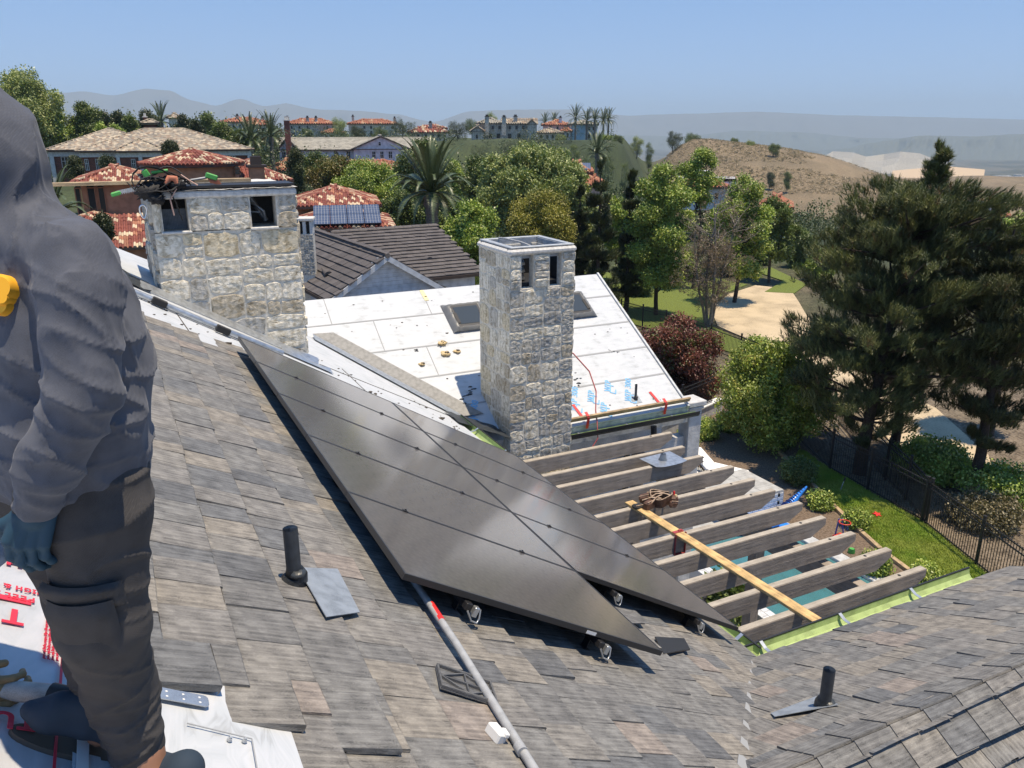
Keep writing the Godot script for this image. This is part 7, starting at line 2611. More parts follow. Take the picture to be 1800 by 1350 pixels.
const G1 := [Color(0.142, 0.206, 0.041), Color(0.366, 0.457, 0.084), Color(0.473, 0.500, 0.129)]       # fresh leafy
const G2 := [Color(0.081, 0.113, 0.033), Color(0.201, 0.249, 0.065)]                                # dark broadleaf
const G3c := [Color(0.201, 0.249, 0.077), Color(0.390, 0.423, 0.157)]                               # soft grey-green
const G4 := [Color(0.201, 0.206, 0.041), Color(0.438, 0.380, 0.073)]                                 # olive yellow
const GP := [Color(0.060, 0.078, 0.028), Color(0.19, 0.20, 0.066)]                                # pine
const GD := [Color(0.033, 0.048, 0.020), Color(0.094, 0.113, 0.041)]                                # dark conifer

func build_trees():
	leafy("round_tree", "small round-headed tree with a single stem in the planting bed", "tree", 29.7, 10.2, 4.1, 0.4, 2.47, 5600, "small", [Color(0.15, 0.20, 0.03), Color(0.32, 0.38, 0.06), Color(0.36, 0.34, 0.08)], 1.00, 15, "bark", "", -0.20, 1.0)
	leafy("red_tree", "dark red-leaved tree beyond the white roof", "tree", 35.5, 7.6, 4.0, -0.7, 2.21, 4600, "small", [Color(0.10, 0.030, 0.024), Color(0.22, 0.075, 0.045), Color(0.10, 0.12, 0.03)], 1.00, 11, "bark", "", -0.25, 1.0)
	leafy("green_shrub", "green bush below the red tree beside the white roof", "shrub", 34.2, 5.8, 1.9, -0.5, 1.14, 900, "small", G2, 1.00, 5, "bark", "", -0.18, 1.0)
	bare_tree("half-bare grey tree with withered brown leaves by the sandy road", 49.5, 12.4, 8.6)
	leafy("leafy_tree", "tall light-green tree left of the half-bare grey tree", "tree", 52.6, 9.6, 10.6, 0.7, 2.27, 5600, "mid", G1, 0.85, 15, "bark_dark", "", -0.12, 0.8)
	leafy("leafy_tree", "tall light-green tree right of the half-bare grey tree", "tree", 56.6, 15.8, 9.6, 0.8, 2.29, 4200, "mid", G1, 0.85, 13, "bark_dark", "", -0.10, 0.8)
	leafy("leafy_tree", "light-green tree top poking above its twin near the brown hill", "tree", 61.8, 13.9, 10.9, 5.6, 1.69, 1700, "mid", G1, 0.85, 7, "bark_dark", "", -0.12, 0.8)
	leafy("pepper_tree", "soft drooping pepper tree between the half-bare tree and the big pine", "tree", 64.7, 20.8, 7.0, 1.4, 2.03, 2600, "weep", G2, 1.00, 8, "bark", "", -0.18, 1.0)
	pine("dark slim pine right behind the slim chimney", 49.6, 5.3, 9.9, [[1.4, 1.2, 1.2, 8], [2.4, 1.4, 1.4, 8], [3.4, 0.7, 0.7, 8], [4.5, 1.0, 1.0, 8], [5.5, 0.8, 0.8, 8], [6.5, 0.5, 0.5, 8], [7.6, 0.7, 0.7, 8], [8.6, 0.3, 0.3, 8], [9.6, 0.2, 0.2, 8]], 0.2, 5200, GD, Vector3.ZERO, 1.7)
	pine("dark slim pine left of the tall light-green trees", 53.6, 7.7, 9.2, [[1.4, 1.1, 1.1, 8], [2.3, 1.2, 1.2, 8], [3.2, 0.6, 0.6, 8], [4.2, 0.9, 0.9, 8], [5.1, 0.7, 0.7, 8], [6.1, 0.4, 0.4, 8], [7.0, 0.6, 0.6, 8], [8.0, 0.3, 0.3, 8], [8.9, 0.2, 0.2, 8]], 0.2, 5200, GD, Vector3.ZERO, 1.7)
	pine("dark pine behind the olive tree", 55.6, 4.6, 8.0, [[1.3, 1.2, 1.2, 8], [2.1, 1.3, 1.3, 8], [2.9, 0.6, 0.6, 8], [3.7, 1.0, 1.0, 8], [4.5, 0.8, 0.8, 8], [5.3, 0.4, 0.4, 8], [6.1, 0.6, 0.6, 8], [6.9, 0.3, 0.3, 8], [7.7, 0.2, 0.2, 8]], 0.2, 5200, GD, Vector3.ZERO, 1.7)
	pine("very large broad dark pine standing inside the picket fence", 27.0, 12.6, 10.0, [[1.30, 0.9, 0.8, 3], [2.32, 2.3, 2.0, 6], [3.33, 3.2, 2.8, 9], [4.26, 3.4, 3.6, 11], [5.28, 3.3, 4.0, 12], [6.30, 3.0, 3.8, 13], [7.22, 3.0, 3.5, 13], [8.15, 2.9, 3.2, 13], [8.98, 2.6, 2.9, 12], [9.63, 2.0, 2.4, 11]], 0.26, 27000, GP, Vector3(0.9, 0, 0.3), 1.15)
	pine("slender pine leader rising above the big pine at right", 28.8, 14.7, 11.4, [[7.83, 1.1, 1.0, 7], [8.50, 1.9, 1.6, 8], [9.07, 1.6, 1.7, 8], [9.59, 1.0, 1.0, 7], [10.16, 0.6, 0.6, 7], [10.66, 0.5, 0.5, 6], [11.08, 0.3, 0.3, 5]], 0.2, 3800, GP, Vector3.ZERO, 1.3)
	pine("pine with a crooked pale-marked trunk at the right edge, behind the fence", 25.2, 15.8, 9.0, [[1.92, 0.8, 1.0, 4], [3.05, 1.6, 2.0, 7], [4.19, 2.0, 2.2, 8], [5.23, 2.1, 2.4, 9], [6.28, 2.0, 2.3, 9], [7.15, 1.7, 2.0, 9], [8.02, 1.2, 1.5, 8], [8.63, 0.7, 0.9, 7]], 0.22, 11000, [Color(0.040, 0.050, 0.018), Color(0.11, 0.115, 0.04)], Vector3(-0.5, 0, 0), 1.1)
	leafy("leafy_tree", "yellow-green leafy tree at the right edge above the pines", "tree", 30.8, 19.6, 9.6, 3.7, 1.64, 3000, "small", G1, 1.20, 9, "bark", "", -0.15, 1.0)
	palm("large date palm with a thick trunk in front of the green trees", 47.2, -4.6, 0.0, 8.42, 2.9, 58, 0.34, "", true)
	leafy("leafy_tree", "bright broad-leaved tree between the date palm and the slim chimney", "tree", 41.2, -2.0, 8.6, 3.8, 1.67, 3400, "mid", G1, 0.85, 10, "bark", "", -0.12, 1.0)
	leafy("pepper_tree", "huge soft grey-green pepper tree at the centre of the garden trees", "tree", 63.6, 1.5, 10.8, 3.8, 4.58, 8500, "weep", G3c, 1.15, 16, "bark", "", -0.30, 1.0)
	leafy("pepper_tree", "grey-green pepper tree right of the huge one", "tree", 61.3, 4.0, 9.5, 4.0, 2.54, 3200, "weep", G3c, 1.10, 9, "bark", "", -0.30, 1.0)
	leafy("olive_tree", "yellowish olive-green tree below the huge pepper tree", "tree", 50.7, 1.9, 8.2, 4.4, 2.18, 3600, "fine", G4, 1.25, 10, "bark", "", -0.30, 1.0)
	leafy("dark_tree", "dark leafy tree rising behind the date palm, before the white house", "tree", 76.0, -8.2, 11.5, 2.2, 3.23, 3600, "mid", G2, 1.10, 12, "bark", "", -0.20, 1.0)
	leafy("dark_tree", "dark tree between the date palm and the pepper trees", "tree", 73.9, -2.8, 9.9, 3.4, 2.28, 2400, "mid", G2, 1.10, 8, "bark", "", -0.25, 1.0)
	leafy("dark_tree", "dark bushy tree below the date palm fronds at right", "tree", 52.6, -3.7, 8.2, 3.3, 1.46, 1500, "mid", G2, 0.90, 7, "bark", "", -0.25, 1.0)
	leafy("dark_tree", "dark bushy tree left of the date palm trunk", "tree", 56.9, -7.7, 7.8, 4.6, 1.50, 1500, "mid", G2, 0.90, 7, "bark", "", -0.25, 1.0)
	leafy("autumn_shrub", "large rusty olive bush left of the bright green one", "shrub", 63.9, -13.6, 9.8, 6.9, 2.10, 2200, "mid", [Color(0.12, 0.085, 0.02), Color(0.20, 0.17, 0.035), Color(0.09, 0.13, 0.03)], 0.80, 9, "bark", "", -0.35, 1.0)
	leafy("leafy_bush", "large bright green bush before the white house", "shrub", 61.6, -10.8, 9.5, 5.8, 2.62, 3400, "mid", G1, 0.85, 10, "bark", "", -0.30, 1.0)
	leafy("dark_bush", "dark green bush beside the cypress and the brick chimney", "shrub", 68.2, -16.2, 10.0, 7.4, 1.58, 1300, "mid", G2, 0.80, 7, "bark", "", -0.35, 1.0)
	leafy("cypress_tree", "tall dark cypress before the white house", "tree", 59.9, -15.5, 10.8, 7.2, 0.53, 1380, "fine", GD, 1.00, 7, "bark_dark", "", -0.60, 1.6)
	leafy("cypress_tree", "clipped dark cypress against the brick house", "tree", 72.3, -37.8, 9.7, 7.2, 0.59, 900, "fine", GD, 1.00, 7, "bark_dark", "", -0.60, 1.6)
	leafy("cypress_tree", "round clipped bush against the brick house", "tree", 72.5, -35.1, 9.5, 8.3, 0.59, 900, "fine", GD, 1.00, 7, "bark_dark", "", -0.60, 1.6)
	leafy("cypress_tree", "dark clipped bush above the terracotta turret", "tree", 64.5, -26.2, 10.8, 9.8, 0.52, 900, "fine", GD, 1.00, 7, "bark_dark", "", -0.60, 1.6)
	leafy("cypress_tree", "young cypress tip before the lower red roofs", "tree", 38.4, -19.2, 8.0, 7.0, 0.24, 900, "fine", GD, 1.00, 7, "bark_dark", "", -0.60, 1.6)
	leafy("cypress_tree", "slim dark cypress in the far garden", "tree", 60.9, 6.8, 6.8, 4.0, 0.51, 1050, "fine", GD, 1.00, 7, "bark_dark", "", -0.60, 1.6)
	palm("small palm beside the man, in front of the terracotta house", 36.6, -20.5, 0.0, 8.23, 2.1, 26, 0.16)
	leafy("garden_tree", "dark rounded tree left of the big pine, over the garden terrace", "tree", 72.1, 25.9, 3.6, -1.4, 1.62, 1500, "mid", G2, 1.00, 8, "bark", "", -0.30, 1.0)
	leafy("garden_tree", "dark green tree behind the soft pepper tree", "tree", 74.1, 22.1, 3.4, -1.8, 1.56, 1400, "mid", G2, 1.00, 8, "bark", "", -0.30, 1.0)
	leafy("garden_tree", "soft green tree behind the half-bare tree", "tree", 80.7, 20.8, 5.1, -1.8, 1.92, 1500, "mid", G3c, 1.00, 8, "bark", "", -0.30, 1.0)
	leafy("garden_tree", "small bright tree at the big pine's left shoulder", "tree", 65.8, 25.1, 2.3, -0.3, 1.12, 1000, "mid", G1, 1.00, 8, "bark", "", -0.30, 1.0)
	leafy("garden_tree", "dark tree filling below the tall light-green trees", "tree", 65.7, 13.7, 3.2, -1.4, 1.86, 1800, "mid", G2, 1.00, 8, "bark", "", -0.30, 1.0)
	leafy("garden_tree", "dark tree at the foot of the slim dark pines", "tree", 59.7, 9.3, 4.0, -0.8, 1.52, 1600, "mid", G2, 1.00, 8, "bark", "", -0.30, 1.0)
	leafy("garden_tree", "dark tree left of the huge pepper tree", "tree", 79.7, -0.5, 7.9, 2.7, 2.20, 1600, "mid", G2, 1.00, 8, "bark", "", -0.30, 1.0)
	leafy("garden_tree", "bright tree behind the slim dark pines", "tree", 64.7, 8.3, 7.4, 0.9, 1.35, 1200, "mid", G1, 1.00, 8, "bark", "", -0.30, 1.0)
	leafy("garden_tree", "light-green tree behind the date palm at right", "tree", 92.7, -7.0, 9.1, 3.7, 2.28, 1200, "mid", G1, 1.00, 8, "bark", "", -0.30, 1.0)
	leafy("big_leafy_tree", "big bright leafy tree behind the hooded man", "tree", 109.9, -62.4, 19.1, 9.2, 4.69, 5600, "mid", G3c, 1.50, 14, "bark", "", -0.15, 1.0)
	leafy("big_leafy_tree", "bright yellow-green tree below the big one at left", "tree", 111.0, -59.9, 13.2, 9.2, 2.54, 1800, "mid", G1, 1.40, 9, "bark", "", -0.20, 1.0)
	leafy("background_tree", "dark pointed tree right of the big leafy tree", "tree", 113.5, -57.0, 15.6, 9.1, 2.59, 1700, "mid", G2, 1.35, 7, "bark", "", -0.30, 1.3)
	leafy("background_tree", "dark round pine, first of the left hilltop row", "tree", 117.5, -56.4, 14.4, 9.0, 1.74, 1700, "mid", GD, 1.35, 7, "bark", "", -0.30, 1.3)
	leafy("background_tree", "dark pine, second of the left hilltop row", "tree", 119.6, -55.6, 14.6, 8.9, 1.61, 1700, "mid", GD, 1.35, 7, "bark", "", -0.30, 1.3)
	leafy("background_tree", "green tree behind the tan roof ridge", "tree", 115.3, -51.9, 13.9, 9.0, 1.39, 1700, "mid", G2, 1.35, 7, "bark", "", -0.30, 1.3)
	leafy("background_tree", "light-green tree just above the tan roof", "tree", 110.9, -53.9, 12.7, 9.2, 1.19, 1700, "mid", G1, 1.35, 7, "bark", "", -0.30, 1.3)
	leafy("background_tree", "flat dark pine behind the far white cornice", "tree", 136.3, -58.4, 14.8, 8.5, 2.38, 1700, "mid", GD, 1.35, 7, "bark", "", -0.30, 1.3)
	leafy("background_tree", "small light-green tree above the tan roof", "tree", 110.9, -51.9, 12.6, 9.2, 1.05, 1700, "mid", G1, 1.35, 7, "bark", "", -0.30, 1.3)
	leafy("background_tree", "dark tree right of the far cream house", "tree", 146.7, -56.7, 14.3, 8.2, 1.97, 1700, "mid", GD, 1.35, 7, "bark", "", -0.30, 1.3)
	leafy("background_tree", "dark conifer above the tan roof, centre left", "tree", 125.8, -45.2, 14.2, 8.8, 2.20, 1700, "mid", G2, 1.35, 7, "bark", "", -0.30, 1.3)
	leafy("background_tree", "dark green tree at the tan roof's right end", "tree", 109.8, -37.6, 12.5, 9.2, 2.22, 1700, "mid", G2, 1.35, 7, "bark", "", -0.30, 1.3)
	leafy("background_tree", "dark conifer behind the tan roof", "tree", 115.2, -43.0, 13.3, 9.0, 1.39, 1700, "mid", GD, 1.35, 7, "bark", "", -0.30, 1.3)
	leafy("background_tree", "green tree right of the tan roof", "tree", 112.8, -36.1, 11.6, 9.1, 2.28, 1700, "mid", G2, 1.35, 7, "bark", "", -0.30, 1.3)
	leafy("hill_tree", "round tree left of the three-chimney hilltop house", "tree", 225.3, -63.3, 13.2, 8.5, 2.42, 328, "mass", G2, 0.60, 5, "bark", "", -0.40, 1.0)
	leafy("hill_tree", "pale tree left of the arched hilltop house", "tree", 246.5, -50.3, 14.7, 8.5, 3.31, 360, "mass", G3c, 0.65, 5, "bark", "", -0.40, 1.0)
	leafy("hill_tree", "dark round tree before the arched hilltop house", "tree", 251.3, -46.0, 12.0, 8.1, 3.04, 344, "mass", GD, 0.66, 5, "bark", "", -0.40, 1.0)
	leafy("hill_tree", "dark spreading tree left of the low brown house", "tree", 249.5, -32.2, 13.9, 8.2, 5.03, 440, "mass", GD, 0.66, 5, "bark", "", -0.40, 1.0)
	leafy("hill_tree", "green tree right of the arched hilltop house", "tree", 247.0, -38.6, 11.5, 7.9, 2.99, 344, "mass", G2, 0.65, 5, "bark", "", -0.40, 1.0)
	leafy("hill_tree", "dark round tree left of the grey stone mansion", "tree", 251.6, -16.4, 13.6, 8.1, 4.06, 392, "mass", GD, 0.66, 5, "bark", "", -0.40, 1.0)
	leafy("hill_tree", "green tree behind the stone mansion at left", "tree", 274.9, -12.9, 14.5, 8.8, 3.32, 344, "mass", G2, 0.73, 5, "bark", "", -0.40, 1.0)
	leafy("hill_tree", "pale feathery tree above the stone mansion", "tree", 289.7, -7.0, 17.5, 13.3, 2.32, 296, "mass", G3c, 0.76, 5, "bark", "", -0.40, 1.0)
	leafy("hill_tree", "tree before the three-chimney hilltop house", "tree", 242.8, -58.8, 11.4, 8.3, 2.29, 312, "mass", G2, 0.64, 5, "bark", "", -0.40, 1.0)
	leafy("hill_tree", "pale bush before the blue mansion", "tree", 256.0, 14.7, 9.4, 7.4, 2.07, 296, "mass", G3c, 0.68, 5, "bark", "", -0.40, 1.0)
	leafy("hill_tree", "low rounded bush at the hilltop's right end", "tree", 261.3, 28.5, 9.3, 7.8, 2.82, 328, "mass", G1, 0.69, 5, "bark", "", -0.40, 1.0)
	leafy("hill_tree", "round dark tree at the end of the green hilltop", "tree", 245.4, 30.8, 9.6, 6.6, 1.99, 296, "mass", G2, 0.65, 5, "bark", "", -0.40, 1.0)
	leafy("hill_tree", "dark tree on the green slope", "tree", 213.5, 15.9, 8.8, 4.7, 2.02, 312, "mass", G2, 0.57, 5, "bark", "", -0.40, 1.0)
	leafy("hill_tree", "second dark tree on the green slope", "tree", 197.3, 18.1, 6.9, 4.0, 1.87, 312, "mass", G2, 0.53, 5, "bark", "", -0.40, 1.0)
	leafy("hill_tree", "third dark tree on the green slope", "tree", 202.6, 23.3, 7.3, 3.8, 2.20, 328, "mass", G2, 0.54, 5, "bark", "", -0.40, 1.0)
	leafy("hill_tree", "dark tree at the foot of the green slope", "tree", 186.7, 25.4, 6.2, 3.5, 1.77, 312, "mass", G2, 0.50, 5, "bark", "", -0.40, 1.0)
	leafy("hill_tree", "dark scrubby tree below the stone mansion", "tree", 208.7, 0.7, 9.9, 6.6, 5.63, 520, "mass", GD, 0.55, 5, "bark", "", -0.40, 1.0)
	leafy("hill_tree", "dark scrubby tree left on the green slope", "tree", 187.2, -6.3, 8.9, 4.4, 5.07, 520, "mass", GD, 0.50, 5, "bark", "", -0.40, 1.0)
	leafy("hill_tree", "dark scrubby tree low on the green slope", "tree", 171.6, 4.6, 8.7, 5.0, 4.65, 520, "mass", G2, 0.46, 5, "bark", "", -0.40, 1.0)
	leafy("hill_tree", "thin pale tree on the saddle of the hill", "tree", 313.2, 46.5, 9.2, 3.9, 2.96, 312, "mass", G3c, 0.83, 5, "bark", "", -0.40, 1.0)
	leafy("hill_tree", "small dark tree on the saddle of the hill", "tree", 312.8, 51.1, 7.2, 3.9, 2.11, 280, "mass", G2, 0.83, 5, "bark", "", -0.40, 1.0)
	leafy("hill_tree", "dark spreading tree on the brown hill's left top", "tree", 344.9, 65.8, 10.7, 4.0, 4.65, 360, "mass", GD, 0.91, 5, "bark", "", -0.40, 1.0)
	leafy("hill_tree", "round dark tree on the brown hill's left top", "tree", 349.9, 74.5, 9.3, 3.9, 4.01, 336, "mass", G2, 0.93, 5, "bark", "", -0.40, 1.0)
	leafy("hill_tree", "small dark bush right of the round hill tree", "tree", 349.4, 80.2, 6.2, 3.9, 1.89, 264, "mass", GD, 0.93, 5, "bark", "", -0.40, 1.0)
	leafy("hill_tree", "tiny bush on the brown hill crest", "tree", 352.6, 86.2, 5.9, 4.3, 1.19, 240, "mass", G2, 0.94, 5, "bark", "", -0.40, 1.0)
	leafy("hill_tree", "bush with a thin top on the brown hill crest", "tree", 349.6, 92.0, 7.1, 4.4, 1.65, 256, "mass", G2, 0.93, 5, "bark", "", -0.40, 1.0)
	leafy("hill_tree", "pale bush right on the brown hill crest", "tree", 338.8, 95.7, 6.3, 3.3, 2.06, 272, "mass", G3c, 0.90, 5, "bark", "", -0.40, 1.0)
	leafy("hill_tree", "tallest bush on the brown hill's right shoulder", "tree", 312.4, 97.2, 6.0, 2.3, 2.54, 296, "mass", G2, 0.83, 5, "bark", "", -0.40, 1.0)
	leafy("hill_tree", "dark bush alone on the brown hill face", "tree", 268.2, 83.3, -1.6, -4.2, 1.65, 272, "mass", GD, 0.72, 5, "bark", "", -0.40, 1.0)
	leafy("hill_tree", "green bush beside the lone dark one on the hill", "tree", 263.2, 87.1, -1.0, -3.1, 1.44, 264, "mass", G2, 0.71, 5, "bark", "", -0.40, 1.0)
	var pl := 0
	pl += 1
	palm(["leftmost palm of the row before the blue mansion", "second palm of the row before the blue mansion", "middle palm of the row before the blue mansion", "fourth palm of the row, beside the last", "rightmost palm of the row before the blue mansion"][pl - 1], 263.1, 19.7, 0.0, 14.35, 4.2, 30, 0.32, "palms before the blue mansion")
	pl += 1
	palm(["leftmost palm of the row before the blue mansion", "second palm of the row before the blue mansion", "middle palm of the row before the blue mansion", "fourth palm of the row, beside the last", "rightmost palm of the row before the blue mansion"][pl - 1], 265.2, 23.4, 0.0, 13.69, 3.8, 30, 0.32, "palms before the blue mansion")
	pl += 1
	palm(["leftmost palm of the row before the blue mansion", "second palm of the row before the blue mansion", "middle palm of the row before the blue mansion", "fourth palm of the row, beside the last", "rightmost palm of the row before the blue mansion"][pl - 1], 263.1, 25.7, 0.0, 13.85, 3.8, 30, 0.32, "palms before the blue mansion")
	pl += 1
	palm(["leftmost palm of the row before the blue mansion", "second palm of the row before the blue mansion", "middle palm of the row before the blue mansion", "fourth palm of the row, beside the last", "rightmost palm of the row before the blue mansion"][pl - 1], 265.2, 28.6, 0.0, 13.69, 3.8, 30, 0.32, "palms before the blue mansion")
	pl += 1
	palm(["leftmost palm of the row before the blue mansion", "second palm of the row before the blue mansion", "middle palm of the row before the blue mansion", "fourth palm of the row, beside the last", "rightmost palm of the row before the blue mansion"][pl - 1], 269.4, 30.6, 0.0, 13.89, 3.8, 30, 0.32, "palms before the blue mansion")
	palm("far palm left behind the blue mansion", 300.1, 11.6, 0.0, 13.34, 3.2, 30, 0.28)
	palm("far palm right behind the blue mansion", 300.2, 14.9, 0.0, 13.72, 3.2, 30, 0.28)
	palm("bushy palm left of the white house", 113.1, -32.3, 0.0, 10.70, 3.2, 30, 0.28)
	palm("palm at the right end of the tan roof", 109.8, -34.0, 0.0, 10.17, 3.2, 30, 0.28)
	palm("far palm beside the white cornice", 147.4, -60.9, 0.0, 12.75, 3.2, 30, 0.28)
	palm("small palm in the garden below the green slope", 124.9, 12.7, 0.0, 8.14, 3.2, 30, 0.28)
	shrub("round green shrub in the mulch by the blue float", Vector3(19.76, 0.05, -17.06), Vector3(0.37, 0.27, 0.37), 420, "small", G1, 0.70)
	shrub("green shrub by the toy hoop against the edging board", Vector3(19.75, 0.05, -15.60), Vector3(0.34, 0.28, 0.34), 420, "small", G1, 0.70)
	shrub("bright green shrub beyond the second to last beam end", Vector3(18.00, 0.05, -13.40), Vector3(0.37, 0.29, 0.37), 420, "small", G1, 0.70)
	shrub("bright green shrub close to the roof gutter", Vector3(18.75, 0.05, -12.30), Vector3(0.41, 0.32, 0.41), 420, "small", G1, 0.70)
	shrub("dark green shrub in the shade under the round tree", Vector3(20.60, 0.05, -18.90), Vector3(0.60, 0.45, 0.60), 420, "small", G2, 0.70)
	shrub("dark green shrub behind the round tree stem", Vector3(22.40, 0.05, -21.60), Vector3(0.60, 0.50, 0.60), 420, "small", G2, 0.70)
	shrub("bright shrub leftmost along the low garden wall", Vector3(19.30, 0.05, -23.40), Vector3(0.41, 0.35, 0.41), 420, "small", G1, 0.70)
	shrub("bright shrub in the middle of the low garden wall", Vector3(20.50, 0.05, -23.70), Vector3(0.48, 0.39, 0.48), 420, "small", G1, 0.70)
	shrub("bright shrub at the right end of the low garden wall", Vector3(21.90, 0.05, -24.00), Vector3(0.48, 0.35, 0.48), 420, "small", G1, 0.70)
	shrub("dark low hedge clump beyond the sandy road", Vector3(43.00, 0.05, -52.50), Vector3(1.60, 0.70, 1.60), 700, "mid", GD, 0.80)
	shrub("dark hedge clump by the brick posts beyond the road", Vector3(47.00, 0.05, -53.00), Vector3(2.00, 0.90, 2.00), 800, "mid", GD, 0.80)
	shrub("green shrub at the sandy road edge under the pine", Vector3(35.50, 0.05, -28.50), Vector3(1.00, 0.70, 1.00), 500, "mid", G2, 0.80)
	shrub("bright climbing shrub on the far picket fence", Vector3(29.60, 0.05, -30.80), Vector3(0.80, 0.80, 0.80), 500, "small", G1, 1.00)
	shrub("light-green bank shrub right of the second fence", Vector3(25.20, 0.05, -17.20), Vector3(1.30, 0.70, 1.30), 900, "small", G1, 1.00)
	shrub("light-green bank shrub further right of the second fence", Vector3(25.60, 0.05, -14.80), Vector3(1.30, 0.60, 1.30), 900, "small", G1, 1.00)
	shrub("pale dry bank shrub behind the picket fence corner", Vector3(23.60, 0.05, -14.00), Vector3(1.00, 0.40, 1.00), 600, "fine", [Color(0.16, 0.13, 0.07), Color(0.24, 0.20, 0.11)], 1.00)
	shrub("dark reeds in the pool-side planter below the pergola", Vector3(12.40, 0.05, -13.20), Vector3(0.50, 0.80, 0.50), 300, "weep", G2, 0.90)
	# a soft mass of garden foliage fills the far middle ground between the trees
	var xs := []; var cs := []
	for i in 6400:
		var f := rf(66, 195) if i < 5200 else rf(195, 242)
		var q := rf(-0.62, 0.42) if i < 5200 else rf(-0.3, 0.12)
		var l := f * q
		var g := ground(f, l)
		if q > 0.12 and q < 0.34 and f < 84: continue
		if q < -0.26 and f < 100: continue
		if nz(g.x * 0.05, 2, g.y * 0.05) < -0.12: continue
		var s := rf(0.7, 1.8) * f / 100.0 * (1.0 if i < 5200 else 0.5)
		xs.append(Transform3D(Basis(rv(1.0).normalized(), rf(0, 6)).scaled(Vector3(s, s, s) * 1.2), Vector3(g.x, th(g.x, g.y) + rf(0.0, 2.0) * s, g.y)))
		cs.append(Color(0.035, 0.052, 0.018).lerp(Color(0.11, 0.135, 0.04), rng.randf()) * rf(0.8, 1.2))
	tag(multi("garden_foliage", clump("mass"), M.leaf, xs, cs), "mixed garden shrubbery filling the gaps between the far houses and trees", "shrubbery")

# joints of the two figures: [from, to, radius, radius]
const P_HOOD := [[Vector3(-0.193, 11.983, -1.933), Vector3(-0.195, 11.933, -1.924), 0.098, 0.105], [Vector3(-0.196, 11.928, -1.925), Vector3(-0.175, 11.845, -1.923), 0.103, 0.086], [Vector3(-0.179, 11.822, -1.935), Vector3(-0.181, 11.782, -1.936), 0.087, 0.099]]
const P_TORSO := [[Vector3(-0.125, 11.765, -1.863), Vector3(-0.112, 11.578, -1.858), 0.100, 0.136], [Vector3(-0.112, 11.578, -1.858), Vector3(-0.123, 11.402, -1.863), 0.136, 0.140], [Vector3(-0.123, 11.402, -1.863), Vector3(-0.130, 11.321, -1.875), 0.140, 0.142], [Vector3(-0.156, 11.747, -2.012), Vector3(-0.144, 11.545, -2.011), 0.100, 0.123], [Vector3(-0.144, 11.545, -2.011), Vector3(-0.158, 11.302, -2.014), 0.123, 0.128], [Vector3(-0.201, 11.717, -1.990), Vector3(-0.203, 11.506, -1.989), 0.128, 0.141], [Vector3(-0.203, 11.506, -1.989), Vector3(-0.200, 11.320, -1.985), 0.141, 0.141], [Vector3(-0.060, 11.655, -1.928), Vector3(-0.057, 11.504, -1.925), 0.097, 0.106], [Vector3(-0.057, 11.504, -1.925), Vector3(-0.083, 11.317, -1.935), 0.106, 0.116]]
const P_ARMS := [[Vector3(-0.066, 11.757, -1.771), Vector3(-0.063, 11.692, -1.727), 0.080, 0.078, 0.030], [Vector3(-0.063, 11.692, -1.727), Vector3(-0.081, 11.528, -1.672), 0.078, 0.070, 0.010], [Vector3(-0.082, 11.516, -1.673), Vector3(-0.161, 11.368, -1.702), 0.070, 0.058, 0.010], [Vector3(-0.161, 11.368, -1.702), Vector3(-0.200, 11.281, -1.740), 0.058, 0.044, 0.010], [Vector3(-0.200, 11.717, -2.124), Vector3(-0.370, 11.417, -2.198), 0.076, 0.063], [Vector3(-0.370, 11.417, -2.198), Vector3(-0.433, 11.198, -2.124), 0.063, 0.048]]
const P_LEGS := [[Vector3(-0.108, 11.257, -1.857), Vector3(-0.105, 11.195, -1.840), 0.121, 0.111], [Vector3(-0.105, 11.195, -1.840), Vector3(-0.128, 10.934, -1.830), 0.111, 0.097], [Vector3(-0.130, 10.919, -1.831), Vector3(-0.120, 10.699, -1.896), 0.097, 0.081], [Vector3(-0.120, 10.699, -1.896), Vector3(-0.104, 10.537, -1.875), 0.081, 0.068], [Vector3(-0.189, 11.209, -2.011), Vector3(-0.214, 11.129, -2.039), 0.109, 0.095], [Vector3(-0.214, 11.129, -2.039), Vector3(-0.169, 10.893, -1.997), 0.095, 0.080], [Vector3(-0.169, 10.893, -1.997), Vector3(-0.167, 10.715, -2.019), 0.080, 0.069], [Vector3(-0.167, 10.715, -2.019), Vector3(-0.170, 10.579, -2.004), 0.069, 0.060], [Vector3(-0.116, 11.260, -1.885), Vector3(-0.189, 11.217, -2.028), 0.118, 0.113]]
